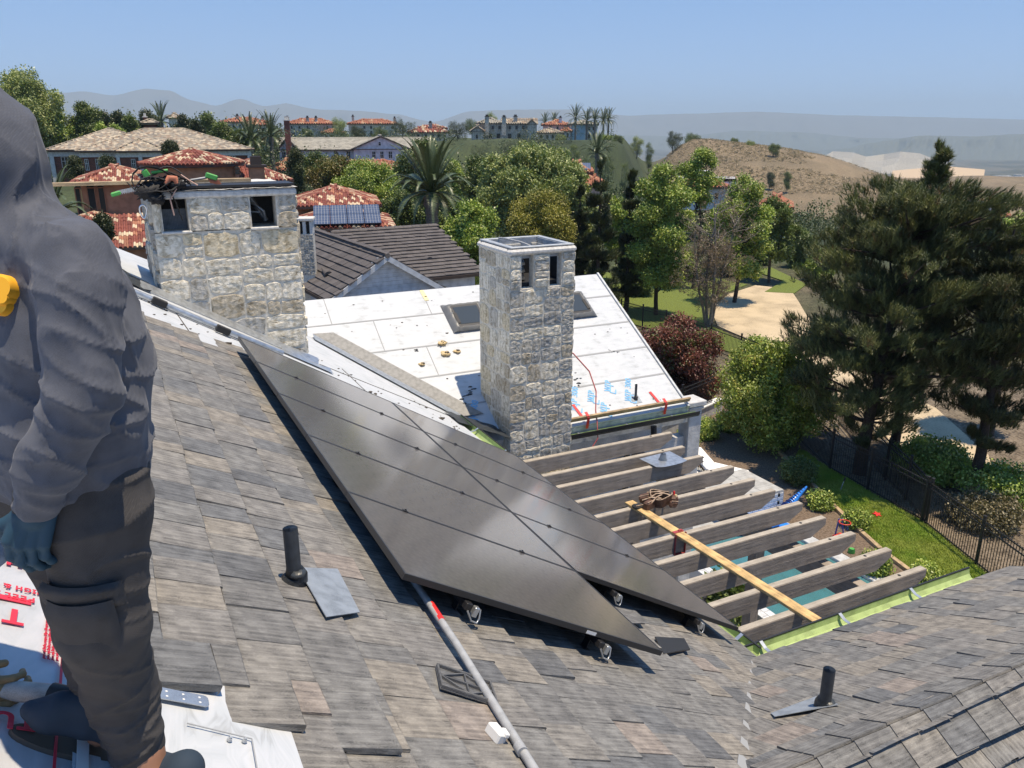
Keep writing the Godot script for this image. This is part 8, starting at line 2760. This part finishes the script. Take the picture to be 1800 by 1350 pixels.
const P_BODY := [[Vector3(-0.191, 11.970, -1.932), Vector3(-0.199, 11.927, -1.936), 0.073, 0.066], [Vector3(-0.193, 11.917, -1.933), Vector3(-0.148, 11.802, -1.946), 0.046, 0.055], [Vector3(-0.130, 11.755, -1.937), Vector3(-0.141, 11.326, -1.939), 0.088, 0.103], [Vector3(-0.116, 11.260, -1.885), Vector3(-0.196, 11.210, -2.048), 0.096, 0.095], [Vector3(-0.066, 11.757, -1.771), Vector3(-0.063, 11.692, -1.727), 0.054, 0.053], [Vector3(-0.063, 11.692, -1.727), Vector3(-0.081, 11.528, -1.672), 0.053, 0.048], [Vector3(-0.082, 11.516, -1.673), Vector3(-0.161, 11.368, -1.702), 0.048, 0.039], [Vector3(-0.161, 11.368, -1.702), Vector3(-0.200, 11.281, -1.740), 0.039, 0.030], [Vector3(-0.200, 11.717, -2.124), Vector3(-0.370, 11.417, -2.198), 0.052, 0.043], [Vector3(-0.370, 11.417, -2.198), Vector3(-0.433, 11.198, -2.124), 0.043, 0.033], [Vector3(-0.108, 11.257, -1.857), Vector3(-0.105, 11.195, -1.840), 0.082, 0.076], [Vector3(-0.105, 11.195, -1.840), Vector3(-0.128, 10.934, -1.830), 0.076, 0.066], [Vector3(-0.130, 10.919, -1.831), Vector3(-0.120, 10.699, -1.896), 0.066, 0.055], [Vector3(-0.120, 10.699, -1.896), Vector3(-0.104, 10.537, -1.875), 0.055, 0.046], [Vector3(-0.189, 11.209, -2.011), Vector3(-0.214, 11.129, -2.039), 0.074, 0.064], [Vector3(-0.214, 11.129, -2.039), Vector3(-0.169, 10.893, -1.997), 0.064, 0.055], [Vector3(-0.169, 10.893, -1.997), Vector3(-0.167, 10.715, -2.019), 0.055, 0.047], [Vector3(-0.167, 10.715, -2.019), Vector3(-0.170, 10.579, -2.004), 0.047, 0.041], [Vector3(-0.091, 10.513, -1.859), Vector3(-0.083, 10.457, -1.835), 0.042, 0.045], [Vector3(-0.175, 10.579, -2.007), Vector3(-0.178, 10.545, -1.972), 0.045, 0.045]]
const P_HAND := Transform3D(Basis.IDENTITY, Vector3(-0.200, 11.270, -1.749))
const P_POCKET := Vector3(-0.124, 10.934, -1.827)
const P_FLAP := Vector3(-0.118, 11.024, -1.831)
const P_LOGO := Vector3(-0.191, 11.713, -1.756)
const P_LOGO2 := Vector3(-0.198, 11.681, -1.757)
const P_SHOE_R := Vector3(-0.226, 10.570, -1.964)
const P_SHOE_L := Vector3(-0.094, 10.420, -1.851)
const Q_LEGS := [[Vector3(-0.870, 11.089, -2.563), Vector3(-0.365, 11.042, -2.155), 0.083, 0.066], [Vector3(-0.367, 11.034, -2.156), Vector3(-0.609, 10.804, -2.312), 0.067, 0.057], [Vector3(-0.940, 10.951, -2.717), Vector3(-0.724, 10.842, -2.547), 0.086, 0.062], [Vector3(-0.724, 10.842, -2.547), Vector3(-0.991, 10.664, -2.675), 0.062, 0.054], [Vector3(-0.883, 11.089, -2.570), Vector3(-0.940, 10.951, -2.717), 0.114, 0.112]]
const Q_TOP := [[Vector3(-0.913, 11.084, -2.634), Vector3(-0.823, 11.348, -2.558), 0.138, 0.151], [Vector3(-0.823, 11.348, -2.558), Vector3(-0.697, 11.569, -2.421), 0.151, 0.141], [Vector3(-0.685, 11.550, -2.317), Vector3(-0.694, 11.253, -2.261), 0.068, 0.055], [Vector3(-0.694, 11.253, -2.261), Vector3(-0.622, 10.905, -2.202), 0.055, 0.049], [Vector3(-0.706, 11.527, -2.556), Vector3(-0.724, 11.333, -2.560), 0.065, 0.042]]
const Q_BODY := [[Vector3(-0.538, 11.725, -2.277), Vector3(-0.550, 11.674, -2.283), 0.082, 0.074], [Vector3(-0.568, 11.659, -2.305), Vector3(-0.692, 11.541, -2.418), 0.049, 0.058], [Vector3(-0.913, 11.084, -2.634), Vector3(-0.715, 11.534, -2.462), 0.104, 0.107], [Vector3(-0.694, 11.253, -2.261), Vector3(-0.629, 10.873, -2.206), 0.041, 0.039], [Vector3(-0.629, 10.873, -2.206), Vector3(-0.453, 10.633, -2.145), 0.039, 0.030], [Vector3(-0.706, 11.527, -2.556), Vector3(-0.732, 11.240, -2.561), 0.041, 0.034]]
const Q_WRIST := Vector3(-0.450, 10.642, -2.130)
const Q_TOOL0 := Vector3(-0.392, 10.638, -2.112)
const Q_TOOL1 := Vector3(-0.274, 10.631, -2.039)
const Q_TOOL2 := Vector3(-0.241, 10.626, -2.021)
const Q_TOOL3 := Vector3(-0.208, 10.626, -2.004)
const CR := Vector3(0.8957, 0.0000, 0.4447)
const CU := Vector3(0.1352, 0.9527, -0.2722)
const CF := Vector3(0.4237, -0.3039, -0.8533)

# ---------------------------------------------------------------- people: a smooth skin over tapered bones
var fold_noise := FastNoiseLite.new()
func skin(prims: Array, k: float, cell: float, boxes := [], folds: Array = []) -> ArrayMesh:
	fold_noise.seed = 3
	fold_noise.frequency = 1.0
	fold_noise.fractal_type = FastNoiseLite.FRACTAL_NONE
	var lo := Vector3.ONE * 1e9
	var hi := -lo
	for q in prims:
		var r: float = maxf(q[2], q[3]) + 0.06
		for p: Vector3 in [q[0], q[1]]:
			lo = lo.min(p - Vector3.ONE * r); hi = hi.max(p + Vector3.ONE * r)
	var nx := int((hi.x - lo.x) / cell) + 2
	var ny := int((hi.y - lo.y) / cell) + 2
	var nzz := int((hi.z - lo.z) / cell) + 2
	var F := PackedFloat32Array()
	F.resize(nx * ny * nzz)
	F.fill(1.0)
	for q in prims:
		var a: Vector3 = q[0]; var ba: Vector3 = q[1] - a
		var ra: float = q[2]; var rb: float = q[3]
		var bb := maxf(ba.length_squared(), 1e-6)
		var kk: float = q[4] if q.size() > 4 else k
		var m := Vector3.ONE * (maxf(ra, rb) + k + 0.02)
		var p0 := ((a.min(q[1]) - m - lo) / cell).floor().max(Vector3.ZERO)
		var p1 := ((a.max(q[1]) + m - lo) / cell).ceil().min(Vector3(nx - 1, ny - 1, nzz - 1))
		for z in range(int(p0.z), int(p1.z) + 1):
			for y in range(int(p0.y), int(p1.y) + 1):
				var row := (z * ny + y) * nx
				for x in range(int(p0.x), int(p1.x) + 1):
					var pa := lo + Vector3(x, y, z) * cell - a
					var h := clampf(pa.dot(ba) / bb, 0.0, 1.0)
					var dd := (pa - ba * h).length() - lerpf(ra, rb, h)
					var f := F[row + x]
					var e := maxf(kk - absf(f - dd), 0.0)
					F[row + x] = minf(f, dd) - e * e / (4.0 * kk)
	for q in boxes:            # [centre, half size, basis, rounding]
		var b: Basis = q[2]
		var inv := b.inverse()
		var hs: Vector3 = q[1]
		var m := Vector3.ONE * (hs.length() + 0.03)
		var p0: Vector3 = (((q[0] as Vector3) - m - lo) / cell).floor().max(Vector3.ZERO)
		var p1: Vector3 = (((q[0] as Vector3) + m - lo) / cell).ceil().min(Vector3(nx - 1, ny - 1, nzz - 1))
		for z in range(int(p0.z), int(p1.z) + 1):
			for y in range(int(p0.y), int(p1.y) + 1):
				var row := (z * ny + y) * nx
				for x in range(int(p0.x), int(p1.x) + 1):
					var l: Vector3 = (inv * (lo + Vector3(x, y, z) * cell - q[0])).abs() - hs
					var dd: float = l.max(Vector3.ZERO).length() + minf(maxf(l.x, maxf(l.y, l.z)), 0.0) - q[3]
					var f := F[row + x]
					var e := maxf(0.012 - absf(f - dd), 0.0)
					F[row + x] = minf(f, dd) - e * e / 0.048
	if folds.size():           # [amplitude, scale] in noise space, and where they deepen: [point, radius, extra]
		for z in nzz:
			for y in ny:
				var row := (z * ny + y) * nx
				for x in nx:
					if absf(F[row + x]) > 0.05: continue
					var p := lo + Vector3(x, y, z) * cell
					var s := 0.0
					for q in folds:
						if q.size() == 2:
							var w: Vector3 = (q[1] as Basis) * p
							s += q[0] * fold_noise.get_noise_3dv(w) * 1.2
						else:
							var w: Vector3 = (q[1] as Basis) * p
							var g := clampf(1.0 - p.distance_to(q[2]) / q[3], 0.0, 1.0)
							if g > 0.0: s += q[0] * sqrt(g) * (pow(clampf(1.0 - absf(fold_noise.get_noise_3dv(w + Vector3(7, 0, 0))) * 1.9, 0.0, 1.0), 3.0) * 1.25 - 0.35)
					F[row + x] -= s
	# surface nets
	var id := PackedInt32Array()
	id.resize(F.size())
	id.fill(-1)
	var V := PackedVector3Array(); var N := PackedVector3Array(); var I := PackedInt32Array()
	var sx := 1; var sy := nx; var sz := nx * ny
	var corner := [0, sx, sy, sx + sy, sz, sx + sz, sy + sz, sx + sy + sz]
	var edges := [[0, 1], [2, 3], [4, 5], [6, 7], [0, 2], [1, 3], [4, 6], [5, 7], [0, 4], [1, 5], [2, 6], [3, 7]]
	for z in nzz - 1:
		for y in ny - 1:
			for x in nx - 1:
				var i := (z * ny + y) * nx + x
				var f0 := F[i]
				if f0 > cell * 4.0 or f0 < -cell * 4.0: continue
				var mask := 0
				for c in 8:
					if F[i + corner[c]] < 0.0: mask += 1
				if mask == 0 or mask == 8: continue
				var s := Vector3.ZERO
				var n := 0
				for e in edges:
					var fa := F[i + corner[e[0]]]; var fb := F[i + corner[e[1]]]
					if (fa < 0.0) == (fb < 0.0): continue
					var t := fa / (fa - fb)
					s += Vector3(e[0] & 1, (e[0] >> 1) & 1, e[0] >> 2).lerp(Vector3(e[1] & 1, (e[1] >> 1) & 1, e[1] >> 2), t)
					n += 1
				s /= n
				id[i] = V.size()
				V.append(lo + (Vector3(x, y, z) + s) * cell)
				var gx := F[i + sx] - f0 + F[i + 7 - 7 + sx + sy + sz] - F[i + sy + sz]
				var gy := F[i + sy] - f0 + F[i + sx + sy + sz] - F[i + sx + sz]
				var gz := F[i + sz] - f0 + F[i + sx + sy + sz] - F[i + sx + sy]
				N.append(Vector3(gx, gy, gz).normalized())
	for z in range(1, nzz - 1):
		for y in range(1, ny - 1):
			for x in range(1, nx - 1):
				var i := (z * ny + y) * nx + x
				var ins := F[i] < 0.0
				for ax in 3:
					var st: int = [sx, sy, sz][ax]
					if (F[i + st] < 0.0) == ins: continue
					var u: int = [sy, sz, sx][ax]; var w: int = [sz, sx, sy][ax]
					var a := id[i]; var b := id[i - u]; var c := id[i - u - w]; var d := id[i - w]
					if a < 0 or b < 0 or c < 0 or d < 0: continue
					if ins: I.append_array(PackedInt32Array([a, c, b, a, d, c]))
					else: I.append_array(PackedInt32Array([a, b, c, a, c, d]))
	if I.size() > 2:           # clockwise seen from outside
		var flips := 0
		for t in range(0, mini(I.size(), 3000), 3):
			var nn := (V[I[t + 1]] - V[I[t]]).cross(V[I[t + 2]] - V[I[t]])
			if nn.dot(N[I[t]]) > 0: flips += 1
		if flips * 6 > mini(I.size(), 3000):
			for t in range(0, I.size(), 3):
				var s2 := I[t]; I[t] = I[t + 1]; I[t + 1] = s2
	var arr := []
	arr.resize(Mesh.ARRAY_MAX)
	arr[Mesh.ARRAY_VERTEX] = V; arr[Mesh.ARRAY_NORMAL] = N; arr[Mesh.ARRAY_INDEX] = I
	var am := ArrayMesh.new()
	if I.size(): am.add_surface_from_arrays(Mesh.PRIMITIVE_TRIANGLES, arr)
	return am

func hand_prims(w: Vector3, dirv: Vector3, across: Vector3, pn: Vector3, curl: float) -> Array:   # wrist, towards the knuckles, towards the thumb side, palm-ward
	var out := []
	var kn := w + dirv * 0.085
	out.append([w - dirv * 0.02, w + dirv * 0.02, 0.028, 0.030])
	for i in 4:
		var s := (1.5 - i) * 0.021
		var base := kn + across * s - dirv * 0.006 * absf(i - 1.2)
		out.append([w + across * s * 0.6, base, 0.020, 0.0135])
		var l: float = [0.042, 0.047, 0.044, 0.034][i]
		var p := base
		var a := curl * 0.5
		for k in 3:
			var d := dirv * cos(a) + pn * sin(a)
			var q: Vector3 = p + d * l * [1.0, 0.7, 0.55][k]
			out.append([p, q, 0.0100 - k * 0.0006, 0.0094 - k * 0.0006])
			p = q
			a += curl * 0.62
	var t0 := w + dirv * 0.025 + across * 0.026
	var t1 := t0 + (dirv * 0.55 + across * 0.7 + pn * 0.35).normalized() * 0.042
	var t2 := t1 + (dirv * 0.8 + across * 0.1 + pn * 0.6).normalized() * 0.034
	out.append([w + dirv * 0.01, t0, 0.022, 0.017]); out.append([t0, t1, 0.0155, 0.0125]); out.append([t1, t2, 0.0125, 0.010])
	return out

func shoe(o: Node3D, at: Vector3, toe: Vector3, up: Vector3):
	var side := up.cross(toe).normalized()
	var b := Basis(toe, up, side)
	var sole := []
	sole.append([at - toe * 0.10, at - toe * 0.02, 0.036, 0.038]); sole.append([at, at + toe * 0.08, 0.038, 0.043]); sole.append([at + toe * 0.08, at + toe * 0.125, 0.042, 0.032])
	for q in sole:
		q[0] -= up * 0.012; q[1] -= up * 0.012
	var up_p := []
	for q in sole: up_p.append([q[0] + up * 0.026, q[1] + up * (0.034 if q == sole[0] else 0.020), q[2] * 0.92, q[3] * (0.95 if q != sole[2] else 0.72)])
	up_p.append([at - toe * 0.085 + up * 0.03, at - toe * 0.065 + up * 0.105, 0.042, 0.046])
	up_p.append([at - toe * 0.05 + up * 0.08, at + toe * 0.06 + up * 0.045, 0.040, 0.034])
	put("shoe", skin(up_p, 0.025, 0.006), M.shoe_blue, o)
	var s := MB.new()
	var poly := PackedVector2Array()
	for i in 28:
		var a := TAU * i / 28.0
		var x := cos(a); var z := sin(a)
		poly.append(Vector2(x * 0.136 + 0.012, z * (0.042 + 0.007 * x)))
	s.prism(poly, at - up * 0.047, toe, -side, 0.026)
	var sp := put("sole", s, M.sole, o)
	var sw := MB.new()
	for i in 7:
		var t := i / 6.0
		sw.ball(at + toe * lerpf(-0.075, 0.02, t) + up * (0.035 + 0.02 * sin(t * 2.5)) - side * 0.041, Vector3(0.012, 0.004 + 0.006 * sin(t * PI), 0.006), 4, 6)
	put("side_stripe", sw, M.grip, o)

func build_people():
	var o := thing("person", "person in a grey hooded shirt and dark cargo trousers standing with head bowed", "person", pA(-0.10, -1.95))
	var h := Node3D.new()
	var base := o.position
	var mv := func(node: MeshInstance3D): node.position = -base
	# boxes in the camera-facing frame for pocket, flap and hems
	var side := Basis(CR, CU, -CF)
	var fold1 := Basis.from_scale(Vector3(7.0, 15.0, 7.0)) * Basis(Vector3(0, 0, 1), 0.5)
	var fold2 := Basis.from_scale(Vector3(16.0, 6.0, 16.0)) * Basis(Vector3(0, 0, 1), -0.25)
	var wide := Basis.from_scale(Vector3(3.5, 5.0, 3.5))
	var bb := [[P_BODY[0][0] - CR * 0.09 - CU * 0.02, Vector3(0.012, 0.018, 0.012), side, 0.008]]
	var b := put("body", skin(P_BODY, 0.05, 0.014, bb), M.skin, o)
	mv.call(b)
	var elbow: Vector3 = P_ARMS[1][1]
	var hem: Vector3 = P_TORSO[2][1] + CR * 0.12
	var torso := skin(P_TORSO + P_HOOD + P_ARMS, 0.04, 0.0075, [], [[0.002, wide], [0.006, Basis.from_scale(Vector3(3, 9, 3)) * Basis(Vector3(0, 0, 1), 0.8), elbow, 0.40], [0.009, Basis.from_scale(Vector3(2.5, 9, 2.5)) * Basis(Vector3(0, 0, 1), 0.65), hem, 0.48], [0.009, Basis.from_scale(Vector3(9, 2.0, 9)) * Basis(Vector3(0, 0, 1), 0.25), P_HOOD[0][0], 0.38], [0.006, Basis.from_scale(Vector3(3, 12, 3)), P_ARMS[3][1], 0.22], [0.006, Basis.from_scale(Vector3(10, 2.0, 10)) * Basis(Vector3(0, 0, 1), -0.45), P_ARMS[0][0], 0.30]])
	var shirt := torso
	b = put("hooded_shirt", shirt, M.hoodie, o)
	mv.call(b)
	var hip: Vector3 = P_LEGS[0][1]
	var pants := skin(P_LEGS, 0.035, 0.0075, [], [[0.0025, Basis.from_scale(Vector3(4, 6, 4))], [0.007, Basis.from_scale(Vector3(2.6, 9, 2.6)) * Basis(Vector3(0, 0, 1), 0.35), P_LEGS[2][1], 0.30], [0.009, Basis.from_scale(Vector3(3, 12, 3)) * Basis(Vector3(0, 0, 1), -0.15), P_LEGS[3][1], 0.26], [0.008, Basis.from_scale(Vector3(2.6, 8, 2.6)) * Basis(Vector3(0, 0, 1), 0.45), hip, 0.30], [0.007, Basis.from_scale(Vector3(3, 10, 3)), P_LEGS[6][1], 0.3]])
	b = put("cargo_trousers", pants, M.trousers, o)
	mv.call(b)
	# cargo pocket and its flap wrap round the thigh; a seam runs down the side
	var lax := ((P_LEGS[2][0] as Vector3) - P_LEGS[2][1]).normalized()
	for q in [["cargo_pocket", P_POCKET, 0.116, 0.19, -0.80, 0.80, 0.013], ["pocket_flap", P_FLAP, 0.126, 0.072, -0.92, 0.90, 0.010]]:
		var w := MB.new()
		var ctr: Vector3 = q[1]
		w.sheet(18, 10, func(u: float, v: float) -> Vector3:
			var th2 := lerpf(q[4], q[5], u)
			var e := minf(minf(u, 1.0 - u) * 9.0, minf(v, 1.0 - v) * 6.0)
			var r: float = q[2] - 0.016 * (1.0 - smoothstep(0.0, 1.0, e)) + 0.004 * nz(u * 3.0, v * 4.0, 2.0)
			return ctr + lax * (q[3] * (0.5 - v) * -1.0 - 0.010 * sin(u * PI)) + (CR * sin(th2) - CF * cos(th2)) * r, 0.012)
		b = put(q[0], w, M.trousers, o)
		mv.call(b)
	# the gloved left hand hangs half closed
	var hd := (P_HAND.origin + Vector3(0, 0, 0))
	b = put("glove", skin(hand_prims(hd, (-CU * 0.95 - CR * 0.30).normalized(), (-CR * 0.75 - CF * 0.35 + CU * 0.2).normalized(), (CR * 0.25 + CF * 0.95).normalized(), 0.9), 0.005, 0.0035), M.glove_blue, o)
	mv.call(b)
	var m := MB.new()
	m.tube([hd + CU * 0.03, hd - CU * 0.012 - CR * 0.004], [0.044, 0.042], 16, true)
	b = put("glove_cuff", m, M.glove_black, o)
	mv.call(b)
	m = MB.new()
	for q in [[P_LOGO, 0.026], [P_LOGO2, 0.020], [P_LOGO + CR * 0.004 - CU * 0.018, 0.014]]:
		m.tube([q[0] + CF * 0.02, q[0] - CF * 0.004, q[0] - CF * 0.006], [q[1], q[1], q[1] * 0.8], 18)
	b = put("orange_logo", m, M.logo_orange, o)
	mv.call(b)
	# hem bands: waist and cuffs
	var sh := Node3D.new()
	shoe(o, P_SHOE_R, (-CR * 0.96 - CF * 0.25 - NA * (-CR * 0.96 - CF * 0.25).dot(NA)).normalized(), NA)
	shoe(o, P_SHOE_L, (-CR * 0.85 + CF * 0.30 - NA * (-CR * 0.85 + CF * 0.30).dot(NA)).normalized(), NA)
	for c in o.get_children():
		if c.name.begins_with("shoe") or c.name.begins_with("sole") or c.name.begins_with("side_stripe"): c.position = -base
	h.free(); sh.free()
	# the second worker, kneeling just outside the picture's left edge
	var q := thing("person", "kneeling worker in light denim at the left edge, tan glove round a tool", "person", pA(-0.75, -2.3))
	var nb: Vector3 = q.position
	b = put("body", skin(Q_BODY, 0.05, 0.016), M.skin, q); b.position = -nb
	b = put("jeans", skin(Q_LEGS, 0.04, 0.0105, [], [[0.007, fold1], [0.006, fold2]]), M.denim, q); b.position = -nb
	b = put("shirt", skin(Q_TOP, 0.05, 0.013, [], [[0.008, fold1]]), M.hoodie, q); b.position = -nb
	var td := (Q_TOOL1 - Q_TOOL0).normalized()
	b = put("glove", skin(hand_prims(Q_WRIST - td * 0.03, td, CU, CF, 1.25), 0.005, 0.004), M.glove_tan, q); b.position = -nb
	# the tool in that hand
	var t := thing("roofing_tool", "roofing hatchet-stapler with dusty grey grip, black collar and steel jaw", "tool", Q_TOOL0)
	m = MB.new()
	m.g = td
	m.tube([Vector3(0, 0, 0), (Q_TOOL1 - Q_TOOL0) * 0.25, (Q_TOOL1 - Q_TOOL0) * 0.95], [0.021, 0.027, 0.029], 14, true, Vector2(1, 0.85))
	put("grip", m, M.grip, t)
	m = MB.new()
	m.tube([Q_TOOL1 - Q_TOOL0 - td * 0.012, Q_TOOL2 - Q_TOOL0], [0.030, 0.026], 14)
	m.tube([Q_TOOL2 - Q_TOOL0, Q_TOOL2 - Q_TOOL0 + td * 0.012], [0.020, 0.016], 12)
	put("collar", m, M.black, t)
	var jb := Basis(td, td.cross(CF).normalized() * -1.0, CF)
	var jy := (CU - td * CU.dot(td)).normalized()
	var jz := td.cross(jy).normalized()
	jb = Basis(td, jy, jz)
	m = MB.new()
	var e := Q_TOOL3 - Q_TOOL0
	for s: float in [-1.0, 1.0]:
		m.cbox(e + jy * s * 0.020 - td * 0.006, Vector3(0.055, 0.012, 0.022), 0.003, jb)
	m.cbox(e - td * 0.032, Vector3(0.016, 0.060, 0.024), 0.003, jb)
	m.cbox(e + td * 0.03 + jy * 0.012, Vector3(0.06, 0.022, 0.006), 0.002, jb)
	put("jaw", m, M.steel, t)
